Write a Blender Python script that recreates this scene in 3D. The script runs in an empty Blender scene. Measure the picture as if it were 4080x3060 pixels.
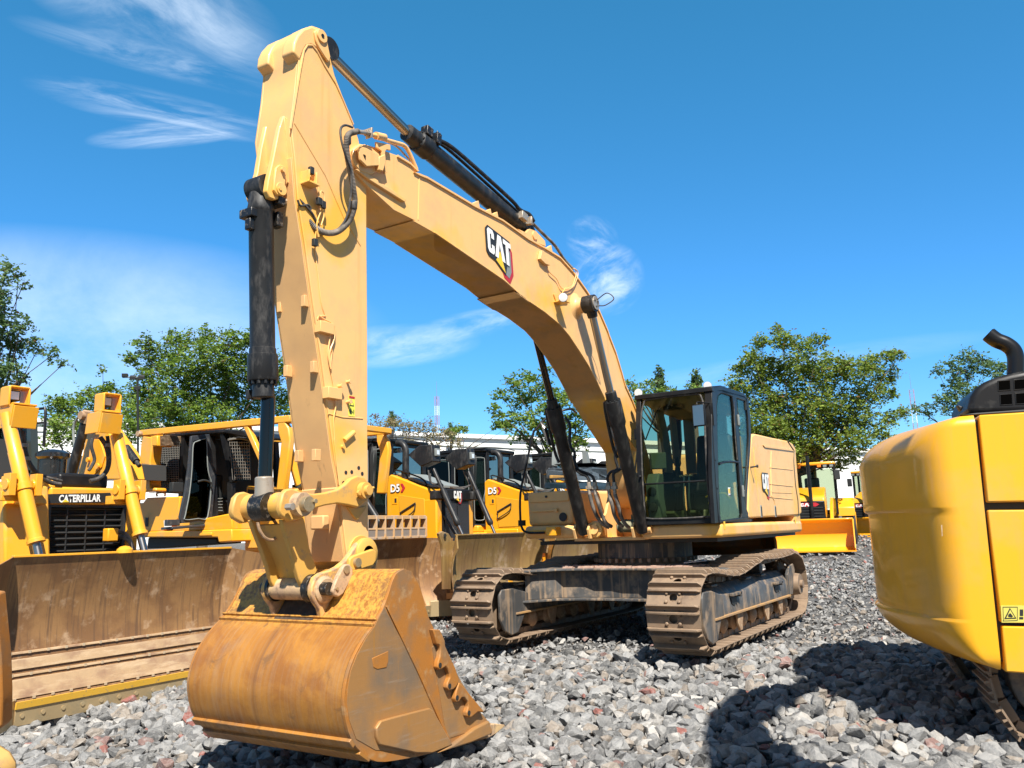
import bpy, bmesh, math, random
import numpy as np
from mathutils import Vector, Matrix
R = math.radians
random.seed(7); np.random.seed(7)
scene = bpy.context.scene
COL = scene.collection
# ------------------------------------------------------------------ camera
CAMF, CX, CY, CZ, YAW, PITCH, ROLL = 3300.6, 11.129, 4.7878, 1.4183, 3.6977, 0.1749, -0.0306
fw = Vector((math.cos(YAW)*math.cos(PITCH), math.sin(YAW)*math.cos(PITCH), math.sin(PITCH)))
_rt = Vector((math.sin(YAW), -math.cos(YAW), 0)); _up = _rt.cross(fw)
rt = math.cos(ROLL)*_rt + math.sin(ROLL)*_up
up = -math.sin(ROLL)*_rt + math.cos(ROLL)*_up
CAM = Vector((CX, CY, CZ))
cd = bpy.data.cameras.new('camera'); cam = bpy.data.objects.new('camera', cd); COL.objects.link(cam)
cd.sensor_fit = 'HORIZONTAL'; cd.sensor_width = 36; cd.lens = CAMF/4080*36
cd.clip_start = 0.05; cd.clip_end = 3000
m3 = Matrix((rt, up, -fw)).transposed()
cam.matrix_world = Matrix.Translation(CAM) @ m3.to_4x4()
scene.camera = cam
# ------------------------------------------------------------------ light
SAZ, SEL = 43.0, 52.0
sun_dir = Vector((math.cos(R(SAZ))*math.cos(R(SEL)), math.sin(R(SAZ))*math.cos(R(SEL)), math.sin(R(SEL))))
sl = bpy.data.lights.new('sun', 'SUN'); sl.energy = 5.0; sl.angle = R(0.53); sl.color = (1.0, .95, .87)
so = bpy.data.objects.new('sun', sl); COL.objects.link(so)
so.rotation_euler = sun_dir.to_track_quat('Z', 'Y').to_euler(); so.location = (0, 0, 30)
scene.view_settings.view_transform = 'Standard'; scene.view_settings.look = 'None'
scene.view_settings.exposure = 0.95; scene.view_settings.gamma = 1
scene.view_settings.use_curve_mapping = False
world = bpy.data.worlds.new("World"); scene.world = world; world.use_nodes = True
def build_world():
    nt = world.node_tree; N = nt.nodes; L = nt.links; N.clear()
    out = N.new('ShaderNodeOutputWorld'); bg = N.new('ShaderNodeBackground'); L.new(bg.outputs[0], out.inputs[0])
    sky = N.new('ShaderNodeTexSky'); sky.sky_type = 'NISHITA'; sky.sun_disc = False
    sky.sun_elevation = R(SEL); sky.sun_rotation = R(90 - SAZ); sky.altitude = 1500
    sky.air_density = 1.0; sky.dust_density = .25; sky.ozone_density = 2.5
    bg.inputs[1].default_value = 0.115
    geo = N.new('ShaderNodeTexCoord')
    D = geo.outputs['Generated']
    def math_(op, a, b=None, clamp=False):
        n = N.new('ShaderNodeMath'); n.operation = op; n.use_clamp = clamp
        for i, q in enumerate((a, b)):
            if q is None: continue
            if isinstance(q, (int, float)): n.inputs[i].default_value = q
            else: L.new(q, n.inputs[i])
        return n.outputs[0]
    def dot(v):
        n = N.new('ShaderNodeVectorMath'); n.operation = 'DOT_PRODUCT'; L.new(D, n.inputs[0]); n.inputs[1].default_value = v
        return n.outputs['Value']
    # cloud bank directions: azimuth / elevation frame (cirrus streaks)
    total = None
    def patch(u, v, su, sv, ang, amt, sc, seed, lo=.45, hi=.75, stretch=4):
        nonlocal total
        c = (fw + rt*((u-2040)/CAMF) - up*((v-1530)/CAMF)).normalized()
        e1 = Vector((0, 0, 1)).cross(c).normalized(); e2 = c.cross(e1)
        a = R(ang); f1 = -e1*math.cos(a) + e2*math.sin(a); f2 = e1*math.sin(a) + e2*math.cos(a)
        x = dot(f1); y = dot(f2); z = dot(c)
        xs = math_('MULTIPLY', x, CAMF/su); ys = math_('MULTIPLY', y, CAMF/sv)
        r2 = math_('ADD', math_('MULTIPLY', xs, xs), math_('MULTIPLY', ys, ys))
        front = math_('GREATER_THAN', z, 0.2)
        fall = math_('MULTIPLY', math_('SUBTRACT', 1.0, r2, True), front)
        comb = N.new('ShaderNodeCombineXYZ'); L.new(math_('MULTIPLY', x, sc), comb.inputs[0]); L.new(math_('MULTIPLY', y, sc*stretch), comb.inputs[1]); comb.inputs[2].default_value = seed
        nz = N.new('ShaderNodeTexNoise'); nz.inputs['Scale'].default_value = 1; nz.inputs['Detail'].default_value = 13; nz.inputs['Roughness'].default_value = .64; nz.inputs['Distortion'].default_value = .6
        L.new(comb.outputs[0], nz.inputs['Vector'])
        mr = N.new('ShaderNodeMapRange'); mr.interpolation_type = 'SMOOTHSTEP'; L.new(nz.outputs[0], mr.inputs[0]); mr.inputs[1].default_value = lo; mr.inputs[2].default_value = hi
        p = math_('MULTIPLY', math_('MULTIPLY', mr.outputs[0], math_('POWER', fall, 1.1)), amt)
        total = p if total is None else math_('ADD', total, p, True)
    patch(620, 20, 430, 170, -4, .6, 6, 1.3, .25, .85, 2.2)
    patch(940, 190, 200, 80, -20, .4, 7, 3.1, .34, .85, 2.6)
    patch(640, 240, 460, 60, -5, .3, 8, 4.4, .35, .8, 6)
    patch(640, 440, 430, 70, -3, .5, 8, 5.3, .36, .85, 7)
    patch(700, 530, 300, 50, 14, .6, 7, 6.1, .34, .78, 7)
    patch(260, 1330, 1150, 380, 4, .68, 2.2, 8.2, .15, .95, 2.0)
    patch(2420, 1110, 150, 150, 40, .8, 15, 2.2, .40, .78, 1.8)
    patch(2360, 960, 110, 100, -40, .55, 14, 4.2, .38, .8, 3)
    patch(1900, 1290, 330, 60, 10, .45, 8, 9.7, .32, .8, 5)
    patch(1560, 1380, 360, 90, 4, .65, 7, 11.7, .28, .78, 3)
    patch(3050, 1470, 800, 60, 4, .22, 5, 12.7, .3, .85, 5)
    mix = N.new('ShaderNodeMix'); mix.data_type = 'RGBA'
    ramp = N.new('ShaderNodeValToRGB'); ramp.color_ramp.interpolation = 'B_SPLINE'
    L.new(dot((0, 0, 1)), ramp.inputs[0]); e = ramp.color_ramp.elements; e[0].position = 0; e[0].color = (.46, .60, .68, 1); e[1].position = .6; e[1].color = (.25, .95, 1.60, 1)
    k = e.new(.2); k.color = (.28, .68, .88, 1)
    tint = N.new('ShaderNodeMix'); tint.data_type = 'RGBA'; tint.blend_type = 'MULTIPLY'; tint.inputs[0].default_value = 1; L.new(sky.outputs[0], tint.inputs[6]); L.new(ramp.outputs[0], tint.inputs[7])
    sd = rng_ = N.new('ShaderNodeMapRange'); sd.interpolation_type = 'SMOOTHSTEP'; L.new(dot(tuple(sun_dir)), sd.inputs[0]); sd.inputs[1].default_value = .0; sd.inputs[2].default_value = .8; sd.inputs[4].default_value = .8
    pale = N.new('ShaderNodeMix'); pale.data_type = 'RGBA'; pale.blend_type = 'MULTIPLY'; pale.inputs[0].default_value = 1; L.new(sky.outputs[0], pale.inputs[6]); pale.inputs[7].default_value = (.34, .31, .28, 1)
    sunny = N.new('ShaderNodeMix'); sunny.data_type = 'RGBA'; L.new(sd.outputs[0], sunny.inputs[0]); L.new(tint.outputs[2], sunny.inputs[6]); L.new(pale.outputs[2], sunny.inputs[7])
    L.new(total, mix.inputs[0]); L.new(sunny.outputs[2], mix.inputs[6]); mix.inputs[7].default_value = (6.2, 6.8, 7.4, 1)
    L.new(mix.outputs[2], bg.inputs[0])
build_world()
# ------------------------------------------------------------------ pixel -> point (places things at their own plane / depth)
KR = {'V': (0, 0, 1.8445), 'K1': (900, 60, .5666), 'K2': (900, 900, .6628), 'K3': (700, 1850, .7293), 'K4': (1700, 1850, .7233),
      'K5': (2400, 1450, .4821), 'K6': (1500, 400, .6027), 'A': (2500, 2100, .36166), 'B': (1750, 2100, .36166), 'C': (2500, 1500, .36166),
      'L1': (0, 1450, .5123), 'L2': (0, 2100, .5787), 'L3': (0, 950, .5726), 'M': (1450, 1650, .4823), 'R1': (3000, 1250, .6027), 'R2': (3300, 1250, .9704),
      'N1': (2050, 1150, .3617), 'N2': (2050, 1650, .3617), 'N3': (900, 1850, .3918), 'N4': (1700, 2400, .3617), 'T': (1600, 1450, .27125),
      'S': (0, 0, 1)}
def ray(k, x, y):
    ox, oy, s = KR[k]; u, v = ox+x*s, oy+y*s
    return fw + rt*((u-2040)/CAMF) - up*((v-1530)/CAMF)
def Q(k, x, y, ax, val):
    d = ray(k, x, y); t = (val-CAM[ax])/d[ax]; return CAM + d*t
def QD(k, x, y, depth): return CAM + ray(k, x, y)*depth
def T(k, pts, ax, val): return [Q(k, x, y, ax, val) for x, y in pts]
def xz(k, pts, y): return [(p.x, p.z) for p in T(k, pts, 1, y)]
def gz(x, y=0):
    def sp(t): return math.log1p(math.exp(t*1.5))/1.5 if t < 20 else t
    a = .05*min(sp(x-1.2), 5.8)+.05/(1+math.exp(max(-30, min(30, -(x-3.6)*3)))); b = .045*min(sp(-x-2.2), 40)
    return -a + b - .06
# ------------------------------------------------------------------ mesh building
class MB:
    def __init__(s): s.v = []; s.f = []
    def add(s, vs, fs):
        o = len(s.v); s.v += [Vector(p) for p in vs]; s.f += [tuple(i+o for i in f) for f in fs]; return s
    def box(s, x0, x1, y0, y1, z0, z1):
        vs = [(x, y, z) for x in (x0, x1) for y in (y0, y1) for z in (z0, z1)]
        return s.add(vs, [(0, 1, 3, 2), (4, 6, 7, 5), (0, 4, 5, 1), (2, 3, 7, 6), (0, 2, 6, 4), (1, 5, 7, 3)])
    def obox(s, c, ax, ay, az):      # centre and three half-extent vectors
        c = Vector(c); ax, ay, az = Vector(ax), Vector(ay), Vector(az)
        vs = [c+ax*i+ay*j+az*k for i in (-1, 1) for j in (-1, 1) for k in (-1, 1)]
        return s.add(vs, [(0, 1, 3, 2), (4, 6, 7, 5), (0, 4, 5, 1), (2, 3, 7, 6), (0, 2, 6, 4), (1, 5, 7, 3)])
    def prism(s, pts, off):
        pts = [Vector(p) for p in pts]; off = Vector(off); n = len(pts)
        vs = pts + [p+off for p in pts]
        fs = [tuple(range(n))[::-1], tuple(range(n, 2*n))] + [(i, (i+1) % n, n+(i+1) % n, n+i) for i in range(n)]
        return s.add(vs, fs)
    def pxz(s, poly, y0, y1): return s.prism([(x, y0, z) for x, z in poly], (0, y1-y0, 0))
    def pxy(s, poly, z0, z1): return s.prism([(x, y, z0) for x, y in poly], (0, 0, z1-z0))
    def pyz(s, poly, x0, x1): return s.prism([(x0, y, z) for y, z in poly], (x1-x0, 0, 0))
    def cyl(s, p0, p1, r0, r1=None, n=24, caps=True):
        p0, p1 = Vector(p0), Vector(p1); r1 = r0 if r1 is None else r1
        d = (p1-p0).normalized(); a = d.orthogonal().normalized(); b = d.cross(a)
        vs = []
        for p, r in ((p0, r0), (p1, r1)):
            for i in range(n):
                t = 2*math.pi*i/n; vs.append(p+(a*math.cos(t)+b*math.sin(t))*r)
        fs = [(i, (i+1) % n, n+(i+1) % n, n+i) for i in range(n)]
        if caps: fs += [tuple(range(n))[::-1], tuple(range(n, 2*n))]
        return s.add(vs, fs)
    def lathe(s, p0, axis, prof, n=28):     # prof: (distance along axis, radius)
        p0 = Vector(p0); d = Vector(axis).normalized(); a = d.orthogonal().normalized(); b = d.cross(a)
        vs = [p0+d*h+(a*math.cos(2*math.pi*i/n)+b*math.sin(2*math.pi*i/n))*max(r, .0005) for h, r in prof for i in range(n)]
        m = len(prof)
        fs = [(j*n+i, j*n+(i+1) % n, (j+1)*n+(i+1) % n, (j+1)*n+i) for j in range(m-1) for i in range(n)]
        fs += [tuple(range(n))[::-1], tuple(range((m-1)*n, m*n))]
        return s.add(vs, fs)
    def tube(s, pts, r, n=8, sub=6, rib=0, closed=False):
        P = spline(pts, sub) if sub > 1 else [Vector(p) for p in pts]
        if rib:
            Lg = [0]
            for i in range(1, len(P)): Lg.append(Lg[-1]+(P[i]-P[i-1]).length)
            k = int(Lg[-1]/rib)*2; out = []; j = 0
            for i in range(k+1):
                t = Lg[-1]*i/k
                while j < len(P)-2 and Lg[j+1] < t: j += 1
                out.append(P[j].lerp(P[j+1], min(1, (t-Lg[j])/max(1e-9, Lg[j+1]-Lg[j]))))
            P = out
        m = len(P); vs = []; t0 = (P[1]-P[0]).normalized(); a = t0.orthogonal().normalized()
        for i in range(m):
            t = (P[min(i+1, m-1)]-P[max(i-1, 0)]).normalized(); a = (a-t*a.dot(t)).normalized(); b = t.cross(a)
            rr = r[i*len(r)//m] if isinstance(r, (list, tuple)) else r
            if rib and i % 2: rr *= .84
            for q in range(n):
                w = 2*math.pi*q/n; vs.append(P[i]+(a*math.cos(w)+b*math.sin(w))*rr)
        fs = [(j*n+i, j*n+(i+1) % n, (j+1)*n+(i+1) % n, (j+1)*n+i) for j in range(m-1) for i in range(n)]
        fs += [tuple(range(n))[::-1], tuple(range((m-1)*n, m*n))]
        return s.add(vs, fs)
    def strip(s, path, w0, w1, th, up_=None):  # sheet along an xz path between y=w0 and y=w1, thickness th toward the left normal
        P = [Vector((x, 0, z)) for x, z in path]; n = len(P); Nn = []
        for i in range(n):
            t = (P[min(i+1, n-1)]-P[max(i-1, 0)]).normalized(); Nn.append(Vector((-t.z, 0, t.x)))
        vs = []
        for i in range(n):
            for y in (w0, w1):
                vs += [Vector((P[i].x, y, P[i].z)), Vector((P[i].x, y, P[i].z))+Nn[i]*th]
        fs = []
        for i in range(n-1):
            a, b = i*4, i*4+4
            fs += [(a, b, b+2, a+2), (a+1, a+3, b+3, b+1), (a, a+1, b+1, b), (a+2, b+2, b+3, a+3)]
        fs += [(0, 2, 3, 1), (4*n-4, 4*n-3, 4*n-1, 4*n-2)]
        return s.add(vs, fs)
    def build(s, name, mat, parent=None, bevel=0, seg=2, ang=35, M=None, world_=True, solid=0):
        me = bpy.data.meshes.new(name); vs = s.v
        if M is not None: vs = [M @ p for p in vs]
        if parent is not None and world_: inv = winv(parent); vs = [inv @ p for p in vs]
        me.from_pydata([tuple(p) for p in vs], [], s.f)
        bm = bmesh.new(); bm.from_mesh(me); bmesh.ops.recalc_face_normals(bm, faces=bm.faces); bmesh.ops.triangulate(bm, faces=[f for f in bm.faces if len(f.verts) > 14]); bm.to_mesh(me); bm.free()
        me.shade_smooth()
        me.set_sharp_from_angle(angle=R(ang))
        me.materials.append(mat)
        o = bpy.data.objects.new(name, me); COL.objects.link(o); o.parent = parent
        if bevel:
            b = o.modifiers.new('bevel', 'BEVEL'); b.width = bevel; b.segments = seg; b.limit_method = 'ANGLE'; b.angle_limit = R(38); b.harden_normals = False
        return o
def spline(pts, sub=6):
    P = [Vector(p) for p in pts]
    if len(P) < 3: return P
    P = [P[0]*2-P[1]] + P + [P[-1]*2-P[-2]]; out = []
    for i in range(1, len(P)-2):
        for k in range(sub):
            t = k/sub; a, b, c, d = P[i-1], P[i], P[i+1], P[i+2]
            out.append(.5*((2*b)+(c-a)*t+(2*a-5*b+4*c-d)*t*t+(3*b-a-3*c+d)*t**3))
    out.append(P[-2]); return out
def smooth2(pts, sub=4): return [(p.x, p.z) for p in spline([(x, 0, z) for x, z in pts], sub)]
WM = {}
def winv(o):
    while o is not None and o.name not in WM: o = o.parent
    return WM[o.name] if o is not None else Matrix.Identity(4)
def thing(name, label, cat, loc=(0, 0, 0), rz=0, group=None):
    o = bpy.data.objects.new(name, None); COL.objects.link(o); o.empty_display_size = .3
    o.location = loc; o.rotation_euler = (0, 0, rz); o['label'] = label; o['category'] = cat
    if group: o['group'] = group
    WM[o.name] = (Matrix.Translation(Vector(loc)) @ Matrix.Rotation(rz, 4, 'Z')).inverted()
    return o
def tag(o, label=None, cat=None, group=None, kind=None):
    if label: o['label'] = label
    if cat: o['category'] = cat
    if group: o['group'] = group
    if kind: o['kind'] = kind
    return o
KIDS = {}
def copy_tree(o, parent=None):
    c = o.copy(); COL.objects.link(c)
    if parent is not None: c.parent = parent
    for ch in [q for q in bpy.data.objects if q.parent == o]: copy_tree(ch, c)
    return c
# ------------------------------------------------------------------ materials
MAT = {}
def newmat(name):
    m = bpy.data.materials.new(name); m.use_nodes = True; nt = m.node_tree; nt.nodes.clear(); MAT[name] = m
    out = nt.nodes.new('ShaderNodeOutputMaterial'); p = nt.nodes.new('ShaderNodeBsdfPrincipled'); nt.links.new(p.outputs[0], out.inputs[0])
    return m, nt, p, out
def nz(nt, scale=5, detail=5, rough=.55, vec=None, stretch=None, rot=None, dist=0):
    n = nt.nodes.new('ShaderNodeTexNoise'); n.inputs['Scale'].default_value = scale; n.inputs['Detail'].default_value = detail
    n.inputs['Roughness'].default_value = rough; n.inputs['Distortion'].default_value = dist
    tc = nt.nodes.new('ShaderNodeTexCoord'); mp = nt.nodes.new('ShaderNodeMapping'); nt.links.new(tc.outputs['Object'], mp.inputs[0])
    if stretch: mp.inputs['Scale'].default_value = stretch
    if rot: mp.inputs['Rotation'].default_value = rot
    nt.links.new(mp.outputs[0], n.inputs['Vector']); return n.outputs[0]
def rng(nt, s, a, b, c=0., d=1.):
    m = nt.nodes.new('ShaderNodeMapRange'); nt.links.new(s, m.inputs[0]); m.inputs[1].default_value = a; m.inputs[2].default_value = b; m.inputs[3].default_value = c; m.inputs[4].default_value = d
    return m.outputs[0]
def mul(nt, a, b, op='MULTIPLY', clamp=False):
    m = nt.nodes.new('ShaderNodeMath'); m.operation = op; m.use_clamp = clamp
    for i, q in enumerate((a, b)):
        if isinstance(q, (int, float)): m.inputs[i].default_value = q
        else: nt.links.new(q, m.inputs[i])
    return m.outputs[0]
def mixc(nt, fac, a, b):
    m = nt.nodes.new('ShaderNodeMix'); m.data_type = 'RGBA'
    if isinstance(fac, (int, float)): m.inputs[0].default_value = fac
    else: nt.links.new(fac, m.inputs[0])
    for i, q in ((6, a), (7, b)):
        if isinstance(q, tuple): m.inputs[i].default_value = (*q[:3], 1)
        else: nt.links.new(q, m.inputs[i])
    return m.outputs[2]
def bump(nt, p, h, strength=.2, dist=.01):
    b = nt.nodes.new('ShaderNodeBump'); b.inputs['Strength'].default_value = strength; b.inputs['Distance'].default_value = dist
    nt.links.new(h, b.inputs['Height']); nt.links.new(b.outputs[0], p.inputs['Normal'])
def surf(name, col, rough=.45, metal=0, alt=None, alts=1.5, altr=(.45, .65), dirt=None, dr=(.5, .75), ds=6, stretch=None, bmp=0, bs=60, coat=0, streak=None, sr=(.5, .7), ss=(14, 14, .7), spec=.5):
    m, nt, p, out = newmat(name)
    c = col
    if alt: c = mixc(nt, rng(nt, nz(nt, alts, 4), *altr), col, alt)
    if streak: c = mixc(nt, rng(nt, nz(nt, 1, 6, .6, stretch=ss), *sr), c, streak)
    r = rough
    if dirt:
        f = rng(nt, nz(nt, ds, 8, .65, stretch=stretch), *dr); c = mixc(nt, f, c, dirt)
        rr = rng(nt, f, 0, 1, rough, min(1, rough+.35)); nt.links.new(rr, p.inputs['Roughness'])
    else: p.inputs['Roughness'].default_value = rough
    if isinstance(c, tuple): p.inputs['Base Color'].default_value = (*c[:3], 1)
    else: nt.links.new(c, p.inputs['Base Color'])
    p.inputs['Metallic'].default_value = metal
    p.inputs['Specular IOR Level'].default_value = spec
    if coat: p.inputs['Coat Weight'].default_value = coat; p.inputs['Coat Roughness'].default_value = .08
    if bmp: bump(nt, p, nz(nt, bs, 4), bmp, .004)
    return m
DUST = (.42, .29, .19)
paint = surf('faded_yellow_paint', (.82, .465, .165), .44, alt=(.84, .44, .06), alts=.9, altr=(.53, .62), dirt=(.54, .35, .19), dr=(.46, .92), ds=3.2, bmp=.05, bs=26, coat=.1, streak=(.66, .36, .10), sr=(.58, .80), ss=(9, 9, .5))
paint_b = surf('stick_front_paint', (.70, .41, .165), .6, alt=(.60, .35, .15), alts=2.5, altr=(.4, .7), dirt=(.34, .19, .09), dr=(.62, .75), ds=9, stretch=(1, 1, .3), bmp=.05, bs=40)
paint_c = surf('linkage_yellow_paint', (.66, .36, .07), .5, alt=(.56, .32, .09), alts=2, dirt=(.40, .25, .13), dr=(.56, .7), ds=9, bmp=.1, bs=50)
paint_y = surf('bright_yellow_paint', (.80, .35, .010), .33, alt=(.76, .33, .015), alts=1.2, dirt=(.55, .33, .08), dr=(.58, .85), ds=4, coat=.35, bmp=.02, bs=20)
paint_d = surf('dozer_yellow_paint', (.80, .36, .018), .4, alt=(.76, .35, .03), alts=1.5, dirt=(.5, .32, .12), dr=(.52, .8), ds=3, coat=.2, bmp=.03, bs=25)
black = surf('black_cylinder_paint', (.014, .014, .015), .42, spec=.35, alt=(.022, .022, .022), alts=4, dirt=(.085, .08, .075), dr=(.5, .8), ds=14, stretch=(1, 1, .35), bmp=.08, bs=80)
blackp = surf('black_cab_paint', (.010, .010, .011), .36, alt=(.018, .018, .018), alts=3, dirt=(.06, .055, .05), dr=(.6, .85), ds=12, spec=.22)
frameb = surf('undercarriage_black_paint', (.06, .06, .06), .5, spec=.3, alt=(.11, .105, .10), alts=3, dirt=(.30, .22, .15), dr=(.52, .7), ds=4, streak=(.26, .185, .12), sr=(.52, .64), ss=(14, 14, .8), bmp=.12, bs=30)
rubber = surf('black_rubber', (.035, .034, .033), .65, dirt=(.20, .17, .14), dr=(.5, .8), ds=12)
steel = surf('track_steel', (.25, .175, .115), .6, metal=.1, alt=(.16, .11, .075), alts=4, dirt=(.30, .20, .12), dr=(.50, .68), ds=9, bmp=.3, bs=60)
steelw = surf('worn_bright_steel', (.40, .34, .27), .42, metal=.45, dirt=(.22, .16, .11), dr=(.5, .7), ds=10, bmp=.15, bs=60)
rusty = surf('muddy_link_steel', (.34, .21, .12), .75, alt=(.22, .14, .08), alts=5, dirt=(.45, .32, .20), dr=(.48, .62), ds=14, bmp=.5, bs=50)
scraped = surf('worn_boss_steel', (.45, .30, .18), .6, alt=(.62, .42, .20), alts=6, dirt=(.28, .19, .12), dr=(.5, .64), ds=18, bmp=.3, bs=60)
chrome = surf('chrome_rod', (.36, .34, .32), .28, metal=1)
chromed = surf('dark_reflection_chrome', (.06, .055, .05), .12, metal=1)  # darker copy of the chrome, dark reflections put into its colour
pinm = surf('pin_steel', (.42, .33, .20), .4, metal=.6, dirt=(.3, .22, .12), dr=(.5, .7), ds=20)
grease = surf('dark_grease', (.012, .011, .010), .35, dirt=(.2, .16, .12), dr=(.55, .7), ds=25, bmp=.6, bs=90)
beige = surf('beige_cab_lining', (.30, .25, .20), .7)
greyp = surf('grey_plastic', (.20, .22, .21), .55)
dark = surf('dark_interior', (.02, .022, .022), .6)
white = surf('white_paint', (.8, .8, .78), .5)
red = surf('red_decal', (.45, .02, .03), .5)
decalb = surf('black_decal', (.02, .02, .02), .5)
decaly = surf('yellow_decal', (.82, .52, .03), .5)
lampw = surf('lamp_lens', (.85, .85, .85), .15, metal=.35)
navy = surf('dark_blue_panel', (.02, .028, .045), .3, coat=.4)
orange = surf('orange_lamp', (.8, .2, .02), .3)
def glass(name, tint, refl=.12, fr=.9):
    m = bpy.data.materials.new(name); m.use_nodes = True; nt = m.node_tree; nt.nodes.clear()
    o = nt.nodes.new('ShaderNodeOutputMaterial'); mx = nt.nodes.new('ShaderNodeMixShader'); t = nt.nodes.new('ShaderNodeBsdfTransparent'); g = nt.nodes.new('ShaderNodeBsdfGlossy')
    t.inputs[0].default_value = (*tint, 1); g.inputs['Roughness'].default_value = .02; g.inputs[0].default_value = (.9, .95, .95, 1)
    f = nt.nodes.new('ShaderNodeFresnel'); f.inputs[0].default_value = 1.5
    a = mul(nt, f.outputs[0], fr); a = mul(nt, a, refl-.05, 'ADD', True)
    nt.links.new(a, mx.inputs[0]); nt.links.new(t.outputs[0], mx.inputs[1]); nt.links.new(g.outputs[0], mx.inputs[2]); nt.links.new(mx.outputs[0], o.inputs[0]); return m
gl = glass('tinted_cab_glass', (.64, .70, .58), .04, .5)
gld = glass('dark_cab_glass', (.07, .10, .09), .05, .3)
# ------------------------------------------------------------------ lettering
CATL = {'C': [[(0, .12), (.1, 0), (.42, 0), (.52, .12), (.52, .38), (.32, .38), (.32, .2), (.2, .2), (.2, .8), (.32, .8), (.32, .64), (.52, .64), (.52, .88), (.42, 1), (.1, 1), (0, .88)]],
        'A': [[(0, 0), (.27, 1), (.53, 1), (.8, 0), (.56, 0), (.49, .3), (.46, .42), (.4, .66), (.34, .42), (.31, .3), (.24, 0)]],
        'T': [[(.2, 0), (.42, 0), (.42, .8), (.62, .8), (.62, 1), (0, 1), (0, .8), (.2, .8)]]}
def poly_on(mb, o, ex, ey, pts, th, nrm):
    mb.prism([o+ex*x+ey*y for x, y in pts], nrm*th)
def cat_logo(parent, o, ex, ey, hexagon=True):
    """emblem: o lower-left corner, ex/ey vectors spanning one letter height"""
    n = ex.cross(ey).normalized(); e = .0025
    if hexagon:
        m = MB(); poly_on(m, o+n*.001, ex, ey, [(.95, -.12), (1.25, -.62), (1.72, -.72), (2.05, -.25), (2.05, .72), (1.8, .95), (1.6, .6), (1.6, -.1)], e, n); m.build('emblem_red_edge', red, parent)
        m = MB(); poly_on(m, o+n*.0035, ex, ey, [(1.1, -.1), (1.35, -.45), (1.66, -.52), (1.88, -.18), (1.88, .66), (1.7, .8), (1.5, .5)], e, n); m.build('emblem_mesh_field', greyp, parent)
        m = MB(); poly_on(m, o+n*.006, ex, ey, [(-.12, 0), (.05, -.15), (.55, -.18), (1.35, -.5), (1.5, -.12), (1.62, .5), (1.86, .78), (1.86, 1.1), (.08, 1.1), (-.12, .9)], e, n); m.build('emblem_backing', decalb, parent)
        m = MB(); poly_on(m, o+n*.009, ex, ey, [(.62, -.14), (.98, .36), (1.34, -.42)], e, n); m.build('emblem_triangle', decaly, parent)
    m = MB(); x = 0
    for ch in 'CAT':
        for pl in CATL[ch]: poly_on(m, o+n*(.0118 if hexagon else .003), ex, ey, [(x+a, b) for a, b in pl], e, n)
        x += {'C': .56, 'A': .7, 'T': .6}[ch]
    m.build('emblem_letters', white, parent)
def text_mesh(name, txt, parent, o, ex, ey, mat, bold=.02, th=.003):
    cu = bpy.data.curves.new(name, 'FONT'); cu.body = txt; cu.size = 1; cu.offset = bold; cu.resolution_u = 3
    ob = bpy.data.objects.new(name, cu); COL.objects.link(ob)
    dg = bpy.context.evaluated_depsgraph_get(); me = bpy.data.meshes.new_from_object(ob.evaluated_get(dg)); bpy.data.objects.remove(ob)
    n = ex.cross(ey).normalized(); inv = winv(parent)
    w = max(v.co.x for v in me.vertices); h = max(v.co.y for v in me.vertices)
    for v in me.vertices: v.co = inv @ (o + ex*(v.co.x/w) + ey*(v.co.y/h) + n*th)
    me.materials.clear(); me.materials.append(mat)
    q = bpy.data.objects.new(name, me); COL.objects.link(q); q.parent = parent; return q
# ================================================================== main excavator
EX = thing('excavator', 'large faded yellow tracked excavator with high arched boom and rusty bucket on the gravel', 'excavator', (0, 0, 0))
Y = Vector((0, 1, 0))
# ---- boom
BH = .24
top = xz('K1', [(880, 1010), (885, 950), (925, 915), (975, 908), (1050, 930), (1125, 958), (1200, 985), (1290, 1040), (1350, 1098)], BH)
top += xz('K6', [(250, 478), (278, 486), (330, 507), (640, 692), (830, 790), (1000, 912), (1120, 978), (1210, 1035), (1300, 1135), (1390, 1262), (1470, 1392), (1525, 1520)], BH)
top += xz('N1', [(1040, 520), (1110, 700), (1170, 900), (1215, 1060), (1290, 1220), (1362, 1410)], BH)
foot = [(.36, 2.62), (.16, 2.25), (.02, 2.02), (0, 1.86), (.06, 1.74), (.2, 1.68), (.34, 1.72), (.5, 1.85), (.60, 2.12)]
low = xz('N2', [(1345, 400), (1290, 310)], BH) + xz('N1', [(990, 1210), (920, 1060), (820, 860), (720, 700), (600, 520), (500, 400), (330, 260), (130, 125), (0, 25)], BH)
low += xz('K6', [(1010, 1340), (840, 1190), (380, 875), (240, 795)], BH) + xz('K1', [(1330, 1445), (1180, 1370), (1060, 1260), (980, 1185), (905, 1100)], BH)
boomp = top + foot + low
boom = MB().pxz(boomp, -BH, BH).build('boom', paint, EX, bevel=.008)
# flange plates along the top and the belly
tp = top[6:] + foot[:1]
m = MB(); m.strip(tp, -BH-.018, BH+.018, .02); m.build('top_flange', paint, boom, bevel=.004)
m = MB(); m.strip(low[2:-6], -BH-.008, BH+.008, .012); m.build('belly_flange', paint, boom, bevel=.003)
# weld seams across belly and on side
m = MB()
for k, p in ():
    q = Q(k, *p, 1, BH); m.cyl(q+Vector((0, -.01, -.018)), Vector((q.x, -BH+.01, q.z-.018)), .006, n=6)
a, b = Q('K6', 283, 500, 1, BH), Q('K6', 275, 790, 1, BH); m.cyl(a, b, .006, n=6)
m.build('weld_seam', paint, boom)
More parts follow.
